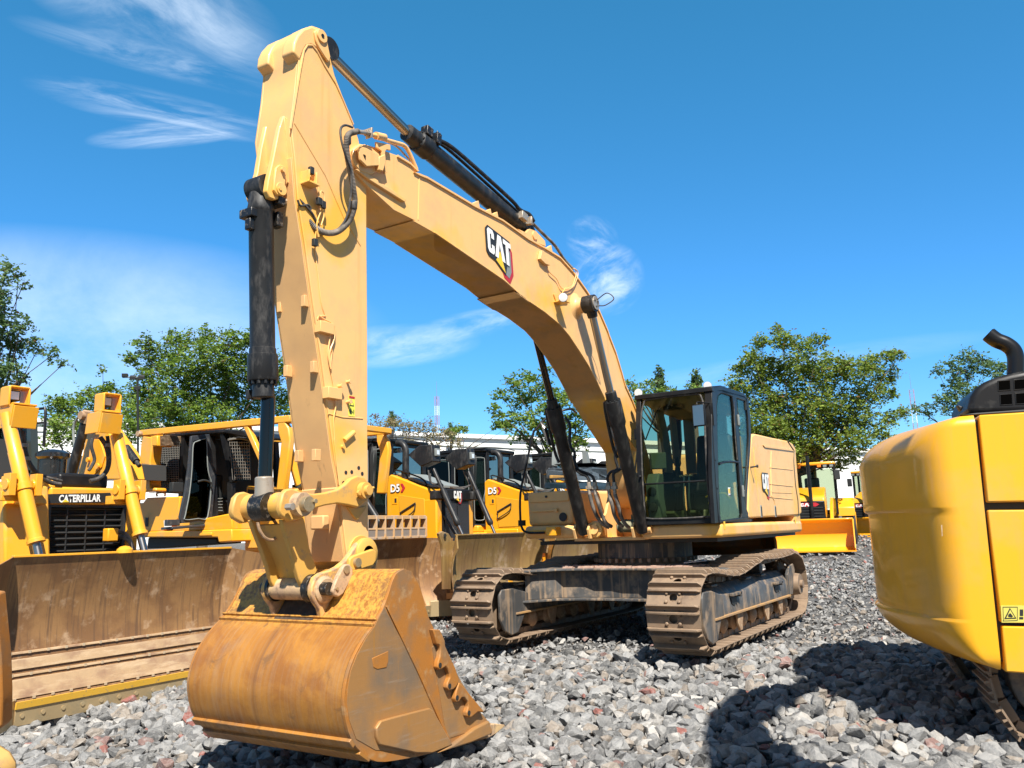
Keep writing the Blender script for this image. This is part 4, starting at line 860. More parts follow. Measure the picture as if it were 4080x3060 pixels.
m.tube(T('K5', [(1395, 1000), (1395, 1055), (1400, 1062), (1570, 1068)], 1, 1.462), .004, n=6, sub=1)
m.tube(T('K5', [(1395, 720), (1392, 880), (1398, 1090), (1420, 1130), (1440, 1240)], 1, 1.462), .006, n=6, sub=1)
m.tube(T('K5', [(1250, 690), (1262, 900), (1285, 1070), (1300, 1230)], 1, 1.462), .005, n=6, sub=1); m.build('panel_crease', paint, side)
for x in (1313, 1430):
    m = MB(); q = Q('K5', x, 1218, 1, 1.462); m.obox(q, (.035, 0, 0), (0, .006, 0), (0, 0, .085)); hd = m.build('door_latch', greyp, side, bevel=.008); m = MB(); m.obox(q+Y*.007, (.022, 0, 0), (0, .003, 0), (0, 0, .065)); m.build('latch_recess', dark, hd)
m = MB(); a = Q('K5', 1222, 855, 1, 1.46); m.tube([a, a+Vector((0, .09, .01))], .012, n=8, sub=1); m.cyl(a+Vector((0, .09, .01)), a+Vector((0, .11, .01)), .022, n=10); m.build('door_stop', rubber, side)
c = Q('K5', 1322, 1015, 1, 1.462); e1 = Q('K5', 1360, 1020, 1, 1.462)-c; e2 = Q('K5', 1318, 908, 1, 1.462)-c
cat_logo(side, c-Vector((0, 0, .03)), Vector((e1.x*.72, 0, 0)), Vector((0, 0, e2.z*1.15)))
m = MB(); q = Q('K5', 1010, 1335, 1, 1.462); m.obox(q, (.03, 0, 0), (0, .001, 0), (0, 0, .05)); q = Q('K5', 1595, 1290, 1, 1.462); m.obox(q, (.03, 0, 0), (0, .001, 0), (0, 0, .055)); m.build('platform_decal', decaly, side)
# ---- cab
CF, CI, CO = .975, .415, 1.455      # front x, inner/outer y
def cabline(k, pts, r, name, mat, par, y=CO, n=8, sub=1):
    return MB().tube(T(k, pts, 1, y), r, n=n, sub=sub).build(name, mat, par)
cabp = [(.86, 3.13), (.99, 2.6), (1.03, 1.9), (1.03, 1.45), (-.10, 1.47), (-.16, 1.75), (-.42, 2.3), (-.56, 2.75), (-.60, 3.0), (-.55, 3.2), (.2, 3.23), (.7, 3.2)]
top_z = 3.18
cabr = MB()
# roof
cabr.pxz([(.93, 3.10), (.95, 3.15), (.55, 3.215), (-.45, 3.235), (-.58, 3.18), (-.60, 3.12)], CI, CO); cab = cabr.build('cab_roof', blackp, EX, bevel=.02, seg=3)
cab.name = 'cab'
def beam(pts, r, name='cab_post', mat=blackp, par=cab, bev=.008, w=None):
    m = MB()
    for a, b in zip(pts[:-1], pts[1:]):
        a, b = Vector(a), Vector(b); d = (b-a); L_ = d.length; d.normalize()
        s = Vector((0, 1, 0)) if abs(d.y) < .9 else Vector((1, 0, 0)); t = d.cross(s).normalized(); s = t.cross(d).normalized()
        m.obox((a+b)/2, d*(L_/2+ (w or r)*.3), s*(w or r), t*r)
    return m.build(name, mat, par, bevel=bev)
front = [(.93, 3.12), (1.0, 2.75), (1.04, 2.2), (1.05, 1.85), (1.04, 1.45)]
for y, w in ((CI+.035, .035), (CO-.045, .05)): beam([(x, y, z) for x, z in front], .035, w=w)
beam([(1.03, CI, 1.475), (1.03, CO, 1.475)], .045, 'front_sill', w=.03); beam([(.95, CI, 3.11), (.95, CO, 3.11)], .03, 'front_header', w=.045)
beam([(1.06, CI+.06, 1.955), (1.06, CO-.08, 1.955)], .012, 'window_bar', w=.016)
m = MB(); a = [(x+.012, z) for x, z in front]
m.strip(a, CI+.06, CO-.09, .006); m.build('windscreen', gl, cab)
# rubber bezel around screen
m = MB(); P = [(1.055, CI+.075, 1.52), (1.07, CI+.075, 1.9), (1.055, CI+.075, 2.3), (1.015, CI+.075, 2.78), (.965, CI+.11, 3.02), (.955, CI+.2, 3.07), (.955, CO-.25, 3.07), (.965, CO-.14, 3.02), (1.015, CO-.1, 2.78), (1.055, CO-.1, 2.3), (1.07, CO-.1, 1.9), (1.06, CO-.1, 1.56), (1.055, CO-.16, 1.51), (1.055, CI+.16, 1.51), (1.055, CI+.075, 1.56)]
m.tube([Vector(p)+Vector((.012, 0, 0)) for p in P], .012, n=8, sub=3); m.build('window_seal', rubber, cab)
# door side: posts traced on the y=CO plane
def pl(k, pts, th, name, mat, par=cab, y0=CO-.045, bev=.006):
    m = MB(); P = T(k, pts, 1, y0+th); m.prism([p-Y*th for p in P], (0, th, 0)); return m.build(name, mat, par, bevel=bev)
yD = CO-.05; th = .05
pl('K5', [(905, 195), (945, 215), (1000, 215), (1100, 245), (1190, 270), (1206, 300), (1185, 292), (1105, 262), (985, 240), (955, 262), (945, 330), (952, 600), (962, 1000), (975, 1295), (1150, 1270), (1215, 1255), (1218, 1278), (960, 1315), (930, 1320), (905, 900)], .05, 'door_frame', blackp, y0=yD)
pl('K5', [(1075, 265), (1108, 272), (1135, 560), (1165, 1000), (1188, 1240), (1215, 1262), (1150, 1275), (1158, 1240), (1125, 800), (1098, 500), (1085, 350)], .055, 'door_post', blackp, y0=yD)
pl('K5', [(1182, 268), (1206, 300), (1226, 450), (1230, 600), (1222, 760), (1210, 900), (1198, 1080), (1195, 1200), (1218, 1262), (1198, 1268), (1180, 1230), (1186, 1050), (1205, 760), (1212, 600), (1205, 440)], .05, 'rear_post', blackp, y0=yD)
m = MB()
P1 = T('K5', [(960, 262), (985, 245), (1080, 270), (1098, 500), (1128, 800), (1160, 1240), (1150, 1270), (975, 1293), (962, 1000), (950, 600), (947, 330)], 1, CO-.02); m.prism(P1, (0, .004, 0)); m.build('door_glass', gl, cab)
m = MB(); P1 = T('K5', [(1112, 275), (1182, 292), (1205, 440), (1212, 600), (1204, 760), (1188, 1050), (1182, 1235), (1165, 1000), (1137, 560)], 1, CO-.02); m.prism(P1, (0, .004, 0)); m.build('quarter_glass', gl, cab)
cabline('K5', [(965, 830), (1000, 815), (1060, 808), (1132, 815)], .014, 'door_rail', blackp, cab, CO-.005, sub=4)
cabline('K5', [(1092, 310), (1085, 330), (1098, 600), (1115, 790)], .008, 'door_seal', rubber, cab, CO)
for x0, y0, y1 in ((1125, 420, 510), (1162, 1005, 1100)):
    m = MB(); a, b = Q('K5', x0-4, y0, 1, CO+.01), Q('K5', x0+4, y1, 1, CO+.01); m.obox((a+b)/2, (.022, 0, 0), (0, .015, 0), (b-a)/2); m.build('door_hinge', greyp, cab, bevel=.006)
beam([(x, CI+.02, z) for x, z in ((-.52, 3.1), (-.5, 2.6), (-.2, 1.9), (-.1, 1.45))], .03, 'rear_post', w=.03)
# cab rear + right wall
m = MB(); m.box(-.56, -.54, CI+.05, CO-.05, 1.45, 2.15); m.box(-.56, -.5, CI, CO, 3.0, 3.15); m.build('rear_wall', dark, cab)
m = MB(); m.box(-.55, .2, CI, CI+.025, 1.45, 2.2); m.build('inner_wall', dark, cab)
m = MB(); m.box(-.5, 1.0, CI+.03, CO-.05, 1.44, 1.475); m.build('cab_floor', greyp, cab)
m = MB(); m.pxz([(.9, 3.09), (-.5, 3.1), (-.55, 2.95), (.5, 3.0), (.85, 3.06)], CI+.03, CO-.06); m.build('roof_lining', beige, cab)
m = MB(); m.pxz([(.2, 3.0), (.05, 2.7), (-.05, 2.3), (-.02, 2.15), (.2, 2.15), (.22, 2.3), (.3, 2.7), (.45, 3.0)], CI+.03, CI+.07); m.pxz([(-.3, 3.0), (-.4, 2.3), (-.3, 2.2), (-.15, 2.3), (-.1, 3.0)], CI+.03, CI+.06); m.build('pillar_trim', beige, cab)
m = MB(); m.box(-.52, -.48, CI+.1, CI+.25, 2.15, 3.0); m.box(-.52, -.48, CO-.45, CO-.3, 2.15, 3.0); m.build('rear_pillar_trim', beige, cab)
# seat, consoles, levers
m = MB(); m.obox((-.05, 1.0, 1.92), (.26, 0, 0), (0, .26, 0), (0, 0, .08)); m.obox((-.32, 1.0, 2.3), (.07, 0, .03), (0, .25, 0), (-.08, 0, .36)); m.obox((-.42, 1.0, 2.76), (.05, 0, .01), (0, .14, 0), (-.02, 0, .1)); m.obox((-.1, 1.0, 1.68), (.2, 0, 0), (0, .2, 0), (0, 0, .18)); seat = m.build('seat', dark, cab, bevel=.05, seg=3)
text_mesh('seat_letters', 'CAT', seat, Vector((-.35, .88, 2.68)), Vector((0, .22, 0)), Vector((0, 0, .07)), greyp, th=.02)
m = MB()
for y in (.68, 1.3): m.obox((.12, y, 2.02), (.24, 0, -.03), (0, .06, 0), (0, 0, .07)); m.cyl((.28, y, 2.05), (.3, y, 2.22), .035, n=12); m.obox((.3, y, 2.27), (.03, 0, 0), (0, .025, 0), (.01, 0, .07))
m.build('joystick_console', dark, cab, bevel=.015)
m = MB(); m.obox((.62, .53, 2.28), (.04, .03, 0), (-.05, .09, 0), (0, 0, .11)); m.build('monitor', surf('grey_monitor_shell', (.16, .20, .19), .5), cab, bevel=.012)
m = MB(); m.pxz([(.9, 1.5), (.95, 1.95), (.85, 2.1), (.7, 2.1), (.72, 1.8), (.65, 1.5)], CI+.05, CI+.22); m.build('side_console', surf('pale_green_grey_panel', (.22, .27, .25), .5), cab, bevel=.02)
m = MB()
for z in (1.86, 1.66): m.lathe((.90, CI+.14, z), (1, .0, 0), [(0, .06), (.06, .06), (.07, .04)], n=20)
m.build('console_vent', dark, cab)
m = MB()
for y in (.86, .93): m.tube([(.55, y, 1.5), (.62, y, 1.75), (.58, y+.01, 2.05)], .012, n=8); m.cyl((.58, y-.05, 2.06), (.58, y+.06, 2.06), .014, n=8)
m.build('travel_lever', chrome, cab)
m = MB()
for y in (.72, 1.05): m.obox((.7, y, 1.55), (.09, 0, .04), (0, .06, 0), (-.01, 0, .02))
m.obox((.35, .9, 1.56), (.15, 0, 0), (0, .3, 0), (0, 0, .05)); m.build('pedal', surf('olive_pedal', (.16, .17, .10), .6), cab, bevel=.01)
m = MB(); m.tube([(.3, 1.05, 1.78), (.32, 1.12, 1.80), (.3, 1.3, 1.82), (.3, 1.38, 1.75)], .012, n=8); m.tube([(.34, 1.1, 1.70), (.36, 1.18, 1.66)], .02, n=8, sub=1); m.build('yellow_lever', decaly, cab)
m = MB(); m.tube([(.85, CI+.05, 2.55), (.8, CI+.2, 2.9), (.75, CI+.25, 3.0)], .01, n=6); m.obox((.6, .8, 2.98), (.06, 0, 0), (0, .14, 0), (0, 0, .03)); m.build('cab_fitting', dark, cab, bevel=.01)
m = MB(); q = Q('K5', 1052, 1057, 1, CO-.015); m.obox(q, (.055, 0, 0), (0, .001, 0), (0, 0, .055)); dcl = m.build('door_notice', white, cab)
m = MB(); m.obox(q+Vector((.02, .002, .01)), (.03, 0, 0), (0, .001, 0), (0, 0, .03)); m.build('notice_panel', decaly, dcl); m = MB(); m.obox(q+Vector((-.035, .002, 0)), (.012, 0, 0), (0, .001, 0), (0, 0, .05)); m.obox(q+Vector((0, .002, -.045)), (.05, 0, 0), (0, .001, 0), (0, 0, .006)); m.build('notice_print', decalb, dcl)
# roof lamps, wiper, mirror
for (k, x, y, yy) in (('K5', 297, 240, CI), ('K5', 868, 182, CO-.12)):
    q = Q(k, x, y, 1, yy); d = Vector((.86, .42, -.15)).normalized(); lo = MB().lathe(q-d*.05, d, [(0, .03), (.02, .05), (.06, .057)], n=22).build('roof_lamp', blackp, cab); MB().lathe(q+d*.011, d, [(0, .055), (.006, .052)], n=22).build('lens', lampw, lo)
m = MB(); m.tube([(.99, CI+.01, 2.55), (1.07, CI-.0, 2.3), (1.08, CI-.03, 2.1)], .01, n=6); m.cyl((1.05, CI-.04, 2.08), (1.1, CI-.04, 2.08), .04, n=14); m.obox((1.0, CI-.0, 2.62), (.03, 0, 0), (0, .03, 0), (0, 0, .07)); m.build('wiper_arm', blackp, cab)
mq = Q('C', 788, 428, 0, 1.2)
fx = Vector((.80, -.18, 0)).normalized(); fy = Vector((.18, .98, 0)).normalized(); fx = fy.cross(Vector((0, 0, 1)))
m = MB(); m.obox(mq, fx*.02, fy*.088, Vector((0, 0, .14))); mir = m.build('mirror_shell', blackp, cab, bevel=.018, seg=3)
m = MB(); m.obox(mq+fx*.0 + Vector((.021, 0, 0)), Vector((.002, 0, 0)), fy*.074, Vector((0, 0, .125))); m.build('mirror_glass', chrome, mir)
m = MB(); m.tube([(.98, CO-.02, mq.z+.17), (1.1, CO-.08, mq.z+.17), (1.19, mq.y-.02, mq.z+.165), (1.2, mq.y, mq.z+.1)], .009, n=8, sub=3); m.obox((1.0, CO-.0, mq.z+.02), (.03, 0, 0), (0, .02, 0), (0, 0, .14)); m.build('mirror_arm', blackp, cab)
m = MB()
for y in (CI+.04, CI+.09, CO-.18, CO-.09): m.tube([(1.06, y, 1.49), (1.09, y+.01, 1.52)], .011, n=8, sub=1)
q = Q('N2', 1390, 700, 0, 1.06); m.tube([q, q+Vector((.06, .02, .02))], .014, n=8, sub=1); m.build('cab_bolt', blackp, cab)
# handrail and mirror on the right side
m = MB(); m.tube([Q('N2', 330, 1305, 0, 1.02), Q('N2', 180, 1308, 0, 1.02), Q('N2', 110, 1290, 0, 1.0), Q('N2', 78, 1240, 0, .98), Q('N2', 65, 1150, 0, .96), Q('N2', 65, 880, 0, .92), Q('N2', 120, 600, 0, .88), Q('N2', 205, 220, 0, .85), Q('N2', 235, 170, 0, .84), Q('N2', 370, 30, 0, .72), Q('N1', 600, 1325, 0, .5), Q('N1', 680, 1370, 0, .3)], .017, n=10, sub=4); m.obox(Q('N2', 82, 1200, 0, .97), (.03, 0, 0), (0, .045, 0), (0, 0, .04)); m.build('handrail', blackp, EX)
m = MB(); q = Q('N2', 345, 210, 0, .9); m.obox(q, Vector((.012, -.02, 0)), Vector((.02, .05, -.06)), Vector((0, -.035, .13))); mr2 = m.build('side_mirror', blackp, EX, bevel=.012)
m = MB(); m.obox(q+Vector((.02, -.01, 0)), Vector((.002, -.003, 0)), Vector((.02, .04, -.05)), Vector((0, -.03, .12))); m.build('mirror_glass', chrome, mr2)
# ================================================================== ground
def ground_mat():
    m, nt, p, out = newmat('fine_gravel_ground')
    v = nt.nodes.new('ShaderNodeTexVoronoi'); v.inputs['Scale'].default_value = 11; tc = nt.nodes.new('ShaderNodeTexCoord'); nt.links.new(tc.outputs['Object'], v.inputs['Vector'])
    sep = nt.nodes.new('ShaderNodeSeparateColor'); nt.links.new(v.outputs['Color'], sep.inputs[0])
    c = mixc(nt, sep.outputs[0], (.05, .05, .052), (.22, .21, .20)); c = mixc(nt, rng(nt, nz(nt, .4, 4), .4, .7), c, (.13, .12, .11))  # tones kept dark, painting deep shade into the gaps between stones
    c = mixc(nt, rng(nt, v.outputs['Distance'], .2, .6), c, (.07, .07, .07))
    nt.links.new(c, p.inputs['Base Color']); p.inputs['Roughness'].default_value = .9; bump(nt, p, v.outputs['Distance'], 1, -.05); return m
gm = ground_mat()
xs = sorted(set([-600, -300, -150, -90, -60, -45] + list(np.arange(-36, 16.1, .5)) + [20, 30, 60, 200])); ys = sorted(set([-600, -300, -120, -60, -40] + list(np.arange(-30, 16, .7)) + [20, 40, 120, 400]))
vs = [(x, y, gz(x, y)-.045) for x in xs for y in ys]; ny = len(ys)
fs = [(i*ny+j, (i+1)*ny+j, (i+1)*ny+j+1, i*ny+j+1) for i in range(len(xs)-1) for j in range(ny-1)]
g = MB(); g.v = [Vector(p) for p in vs]; g.f = fs; go = g.build('ground', gm); tag(go, kind='structure')
# loose ballast stones, each an angular hull, merged into one carpet
rs = np.random.RandomState(11)
def rock_variants(n, npts):
    out = []
    for i in range(n):
        bm = bmesh.new(); sc = np.array([1, rs.uniform(.62, .95), rs.uniform(.45, .8)])
        for k in range(npts):
            d = rs.normal(size=3); d /= np.linalg.norm(d); d = d*rs.uniform(.78, 1.05)*sc; d = np.sign(d)*np.abs(d)**.85; bm.verts.new(d)
        r = bmesh.ops.convex_hull(bm, input=bm.verts); dead = [v for v in bm.verts if not v.link_faces]
        for v in dead: bm.verts.remove(v)
        bmesh.ops.triangulate(bm, faces=bm.faces); bm.verts.ensure_lookup_table(); bm.verts.index_update()
        out.append((np.array([v.co[:] for v in bm.verts]), np.array([[v.index for v in f.verts] for f in bm.faces]))); bm.free()
    return out
def rock_field(name, spots, variants, mat):
    V, F, C = [], [], []; off = 0
    for (x, y, z, s, tone) in spots:
        v, f = variants[rs.randint(len(variants))]
        q = rs.normal(size=4); q /= np.linalg.norm(q); a, b, c, d = q
        Rm = np.array([[1-2*(c*c+d*d), 2*(b*c-a*d), 2*(b*d+a*c)], [2*(b*c+a*d), 1-2*(b*b+d*d), 2*(c*d-a*b)], [2*(b*d-a*c), 2*(c*d+a*b), 1-2*(b*b+c*c)]])
        w = v @ Rm.T*s; w[:, 2] *= .8; V.append(w+[x, y, z]); F.append(f+off); C.append(np.repeat([tone], len(v), 0)); off += len(v)
    V = np.concatenate(V); F = np.concatenate(F); C = np.concatenate(C)
    me = bpy.data.meshes.new(name); me.vertices.add(len(V)); me.vertices.foreach_set('co', V.astype(np.float32).ravel())
    me.loops.add(F.size); me.loops.foreach_set('vertex_index', F.astype(np.int32).ravel()); me.polygons.add(len(F))
    me.polygons.foreach_set('loop_start', np.arange(0, F.size, 3, dtype=np.int32)); me.polygons.foreach_set('loop_total', np.full(len(F), 3, dtype=np.int32)); me.update(calc_edges=True); me.validate()
    at = me.color_attributes.new('tone', 'FLOAT_COLOR', 'POINT'); at.data.foreach_set('color', np.concatenate([C, np.ones((len(C), 1))], 1).astype(np.float32).ravel())
    me.shade_flat(); me.materials.append(mat); o = bpy.data.objects.new(name, me); COL.objects.link(o); return o
def rock_mat():
    m, nt, p, out = newmat('crushed_stone')
    a = nt.nodes.new('ShaderNodeVertexColor'); a.layer_name = 'tone'
    n1 = nz(nt, 14, 8, .7, dist=.8); n2 = nz(nt, 45, 6, .75)
    c = mixc(nt, mul(nt, rng(nt, n1, .48, .68), .55), a.outputs[0], (.38, .37, .35)); c = mixc(nt, mul(nt, rng(nt, n1, .5, .3), .5), c, (.04, .043, .047))
    c = mixc(nt, mul(nt, rng(nt, n2, .58, .72), .35), c, (.45, .44, .42))
    nt.links.new(c, p.inputs['Base Color']); p.inputs['Roughness'].default_value = .8; bump(nt, p, mul(nt, n1, n2, 'ADD'), .9, .014); return m
def tone():
    r = rs.rand()
    if r < .018: b = np.array([.24, .14, .12])*rs.uniform(.7, 1.2)
    elif r < .032: b = np.array([.25, .09, .07])
    elif r < .11: b = np.array([.42, .40, .37])*rs.uniform(.7, 1.1)
    elif r < .24: b = np.array([.26, .22, .18])
    else: b = np.array([.212, .21, .205])*rs.uniform(.45, 1.45)
    return b
def spots_in(n, dmin, dmax, smin, smax, wid=.72, seed=0):
    out = []; f2 = np.array([math.cos(YAW), math.sin(YAW)]); r2 = np.array([math.sin(YAW), -math.cos(YAW)])
    while len(out) < n:
        d = math.sqrt(rs.uniform(dmin**2, dmax**2)); w = rs.uniform(-wid, wid)*d
        p = np.array([CX, CY])+f2*d+r2*w; s = smin+(smax-smin)*rs.rand()**2.0
        out.append((p[0], p[1], gz(p[0], p[1])+rs.uniform(-.05, .012)+s*.15, s, tone()))
    return out
rv = rock_variants(22, 15); rmat = rock_mat()
FAST = False
r1 = rock_field('ballast_stones', spots_in(17500, 3.5, 10.5, .027, .118) + spots_in(700, 4, 9.5, .08, .125), rv, rmat); tag(r1, kind='stuff', label='loose angular grey crushed stones covering the yard near the bucket and tracks', cat='gravel')
r2 = rock_field('crushed_stone_cover', spots_in(34000, 10, 22, .022, .075, .75) + spots_in(15000, 20, 42, .05, .12, .75), rock_variants(12, 9), rmat); tag(r2, kind='stuff', label='grey crushed stone carpet stretching across the yard behind the excavator tracks', cat='gravel')
# ================================================================== dozers parked in a row, all facing +y
X = Vector((1, 0, 0)); Z = Vector((0, 0, 1))
bladem = surf('worn_brown_blade', (.24, .125, .055), .45, metal=.2, alt=(.33, .18, .075), alts=2.2, altr=(.45, .56), dirt=(.44, .29, .17), dr=(.56, .70), ds=5, streak=(.16, .09, .05), sr=(.5, .7), ss=(34, 2, 1.6), bmp=.25, bs=40)
bladeo = surf('worn_golden_blade', (.34, .22, .08), .38, metal=.35, alt=(.26, .15, .07), alts=1.2, dirt=(.45, .32, .2), dr=(.54, .68), ds=3.5, streak=(.20, .12, .05), sr=(.5, .7), ss=(16, 1.5, .9), bmp=.2, bs=40)
edgem = surf('polished_cutting_edge', (.46, .345, .19), .4, metal=.35, dirt=(.30, .26, .17), dr=(.5, .75), ds=5, bmp=.15, bs=50)
stripm = surf('muddy_blade_band', (.37, .25, .14), .75, alt=(.25, .15, .09), alts=3, dirt=(.44, .32, .20), dr=(.5, .66), ds=7, stretch=(.4, 1, 2), bmp=.6, bs=30)
def blade_section(h, depth, n=12):   # (y, z): curved mouldboard, concave toward +y
    out = []
    for i in range(n+1):
        t = i/n; out.append((-depth*math.sin(math.pi*(t*.92+.04))-.02+.10*(1-t)**3, t*h))
    return out
def blade(root, hw, wing, h, depth, mat, z0=0, y0=0, wf=.28, drop=.16, edge=True, name='blade'):
    sec = blade_section(h, depth); n = len(sec)
    def sheet(x0, x1, f0=0, f1=0, d1=0):   # x0..x1 with forward offsets and a top drop at x1
        m = MB(); vs = []
        for x, f, d in ((x0, f0, 0), (x1, f1, d1)):
            for y, z in sec: zz = z*(1-d/h*max(0, (z/h))**3) ; vs.append((x, y0+y+f, z0+zz))
            for y, z in sec: zz = z*(1-d/h*max(0, (z/h))**3); vs.append((x, y0+y+f-.03, z0+zz))
        fs = []
        for a, b in ((0, 2*n),):
            for i in range(n-1): fs += [(a+i, b+i, b+i+1, a+i+1), (a+n+i, a+n+i+1, b+n+i+1, b+n+i)]
            fs += [(a+n-1, b+n-1, b+2*n-1, a+2*n-1), (a, a+n, b+n, b)]
            fs += [tuple(range(a, a+n))+tuple(range(a+2*n-1, a+n-1, -1)), tuple(range(b, b+n))+tuple(range(b+2*n-1, b+n-1, -1))]
        return m.add(vs, fs)
    bl = sheet(-hw, hw).build(name, mat, root, world_=False)
    for s in (-1, 1):
        sheet(s*hw, s*(hw+wing), 0, wf, drop).build('blade_wing', mat, bl, world_=False)
    m = MB(); m.box(-hw-.01, hw+.01, y0+sec[-1][0]-.05, y0+sec[-1][0]+.012, z0+h-.012, z0+h+.012); m.build('blade_top_rail', MAT['dozer_yellow_paint'] if mat is bladem else mat, bl, world_=False, bevel=.004)
    m = MB()
    for z in (h*.25, h*.7): m.box(-hw*.9, hw*.9, y0-depth-.22, y0-depth-.06, z0+z-.05, z0+z+.05)
    for i in range(6): x = -hw*.9+.1+i*(1.8*hw-.2)/5; m.box(x-.012, x+.012, y0-depth-.2, y0-depth-.055, z0+.1, z0+h-.1)
    m.build('blade_rib', mat, bl, world_=False)
    if edge:
        m = MB(); m.obox((0, y0+.085, z0+.06), (hw*.97, 0, 0), (0, .012, 0), (0, .01, .095)); ed = m.build('cutting_edge', edgem, bl, world_=False, bevel=.004)
        for s in (-1, 1): m = MB(); m.obox((s*(hw+wing*.45), y0+.085+wf*.45, z0+.09), (wing*.55, s*wf*.5, 0), (-s*.005, .012, 0), (0, .01, .13)); m.build('end_bit', edgem, bl, world_=False, bevel=.004)
        m = MB()
        for i in range(13): x = -hw*.92+i*hw*1.84/12; m.cyl((x, y0+.097, z0+.06), (x, y0+.104, z0+.06), .022, n=12)
        m.build('edge_bolt', edgem, ed, world_=False)
    return bl
def tracks_simple(root, hw, y0, y1, h=.85, w=.5):
    for s in (-1, 1):
        tr = bpy.data.objects.new('track', None); COL.objects.link(tr); tr.parent = root; WM[tr.name] = Matrix.Identity(4)
        r = h/2-.06; m = MB(); m.box(s*hw-w*.22, s*hw+w*.22, y0+.4, y1-.4, .2, h-.25); m.lathe((s*hw-.08, y1-r-.05, h/2), (1, 0, 0), [(0, r*.6), (.02, r*.9), (.14, r*.9), (.16, r*.6)], n=26); m.lathe((s*hw-.08, y0+r+.05, h/2), (1, 0, 0), [(0, r*.6), (.02, r*.9), (.14, r*.9), (.16, r*.6)], n=26); m.build('track_frame', paint_d, tr, world_=False, bevel=.01)
        P = []
        for i in range(11): a = -math.pi/2+math.pi*i/10; P.append((y1-h/2+r*math.cos(a), h/2+r*math.sin(a)))
        for i in range(11): a = math.pi/2+math.pi*i/10; P.append((y0+h/2+r*math.cos(a), h/2+r*math.sin(a)))
        cu = [0]; n = len(P)
        for i in range(n): a, b = P[i], P[(i+1) % n]; cu.append(cu[-1]+math.hypot(b[0]-a[0], b[1]-a[1]))
        K = int(cu[-1]/.2); src = None
        for k in range(K):
            st = cu[-1]*k/K; i = 0
            while cu[i+1] < st: i += 1
            a, b = Vector(P[i]), Vector(P[(i+1) % n]); c = a.lerp(b, (st-cu[i])/(cu[i+1]-cu[i])); t = (b-a).normalized()
            M = Matrix(((0, 1, 0), (t.x, 0, t.y), (t.y, 0, -t.x))).to_4x4(); M.translation = (s*hw, c.x, c.y)
            if src is None: mm = MB(); mm.box(-.095, .095, -w/2, w/2, 0, .02); mm.box(-.02, .0, -w/2, w/2, .02, .07); src = o = mm.build('track_shoe', steel, tr, world_=False)
            else: o = src.copy(); COL.objects.link(o); o.parent = tr
            o.matrix_local = M
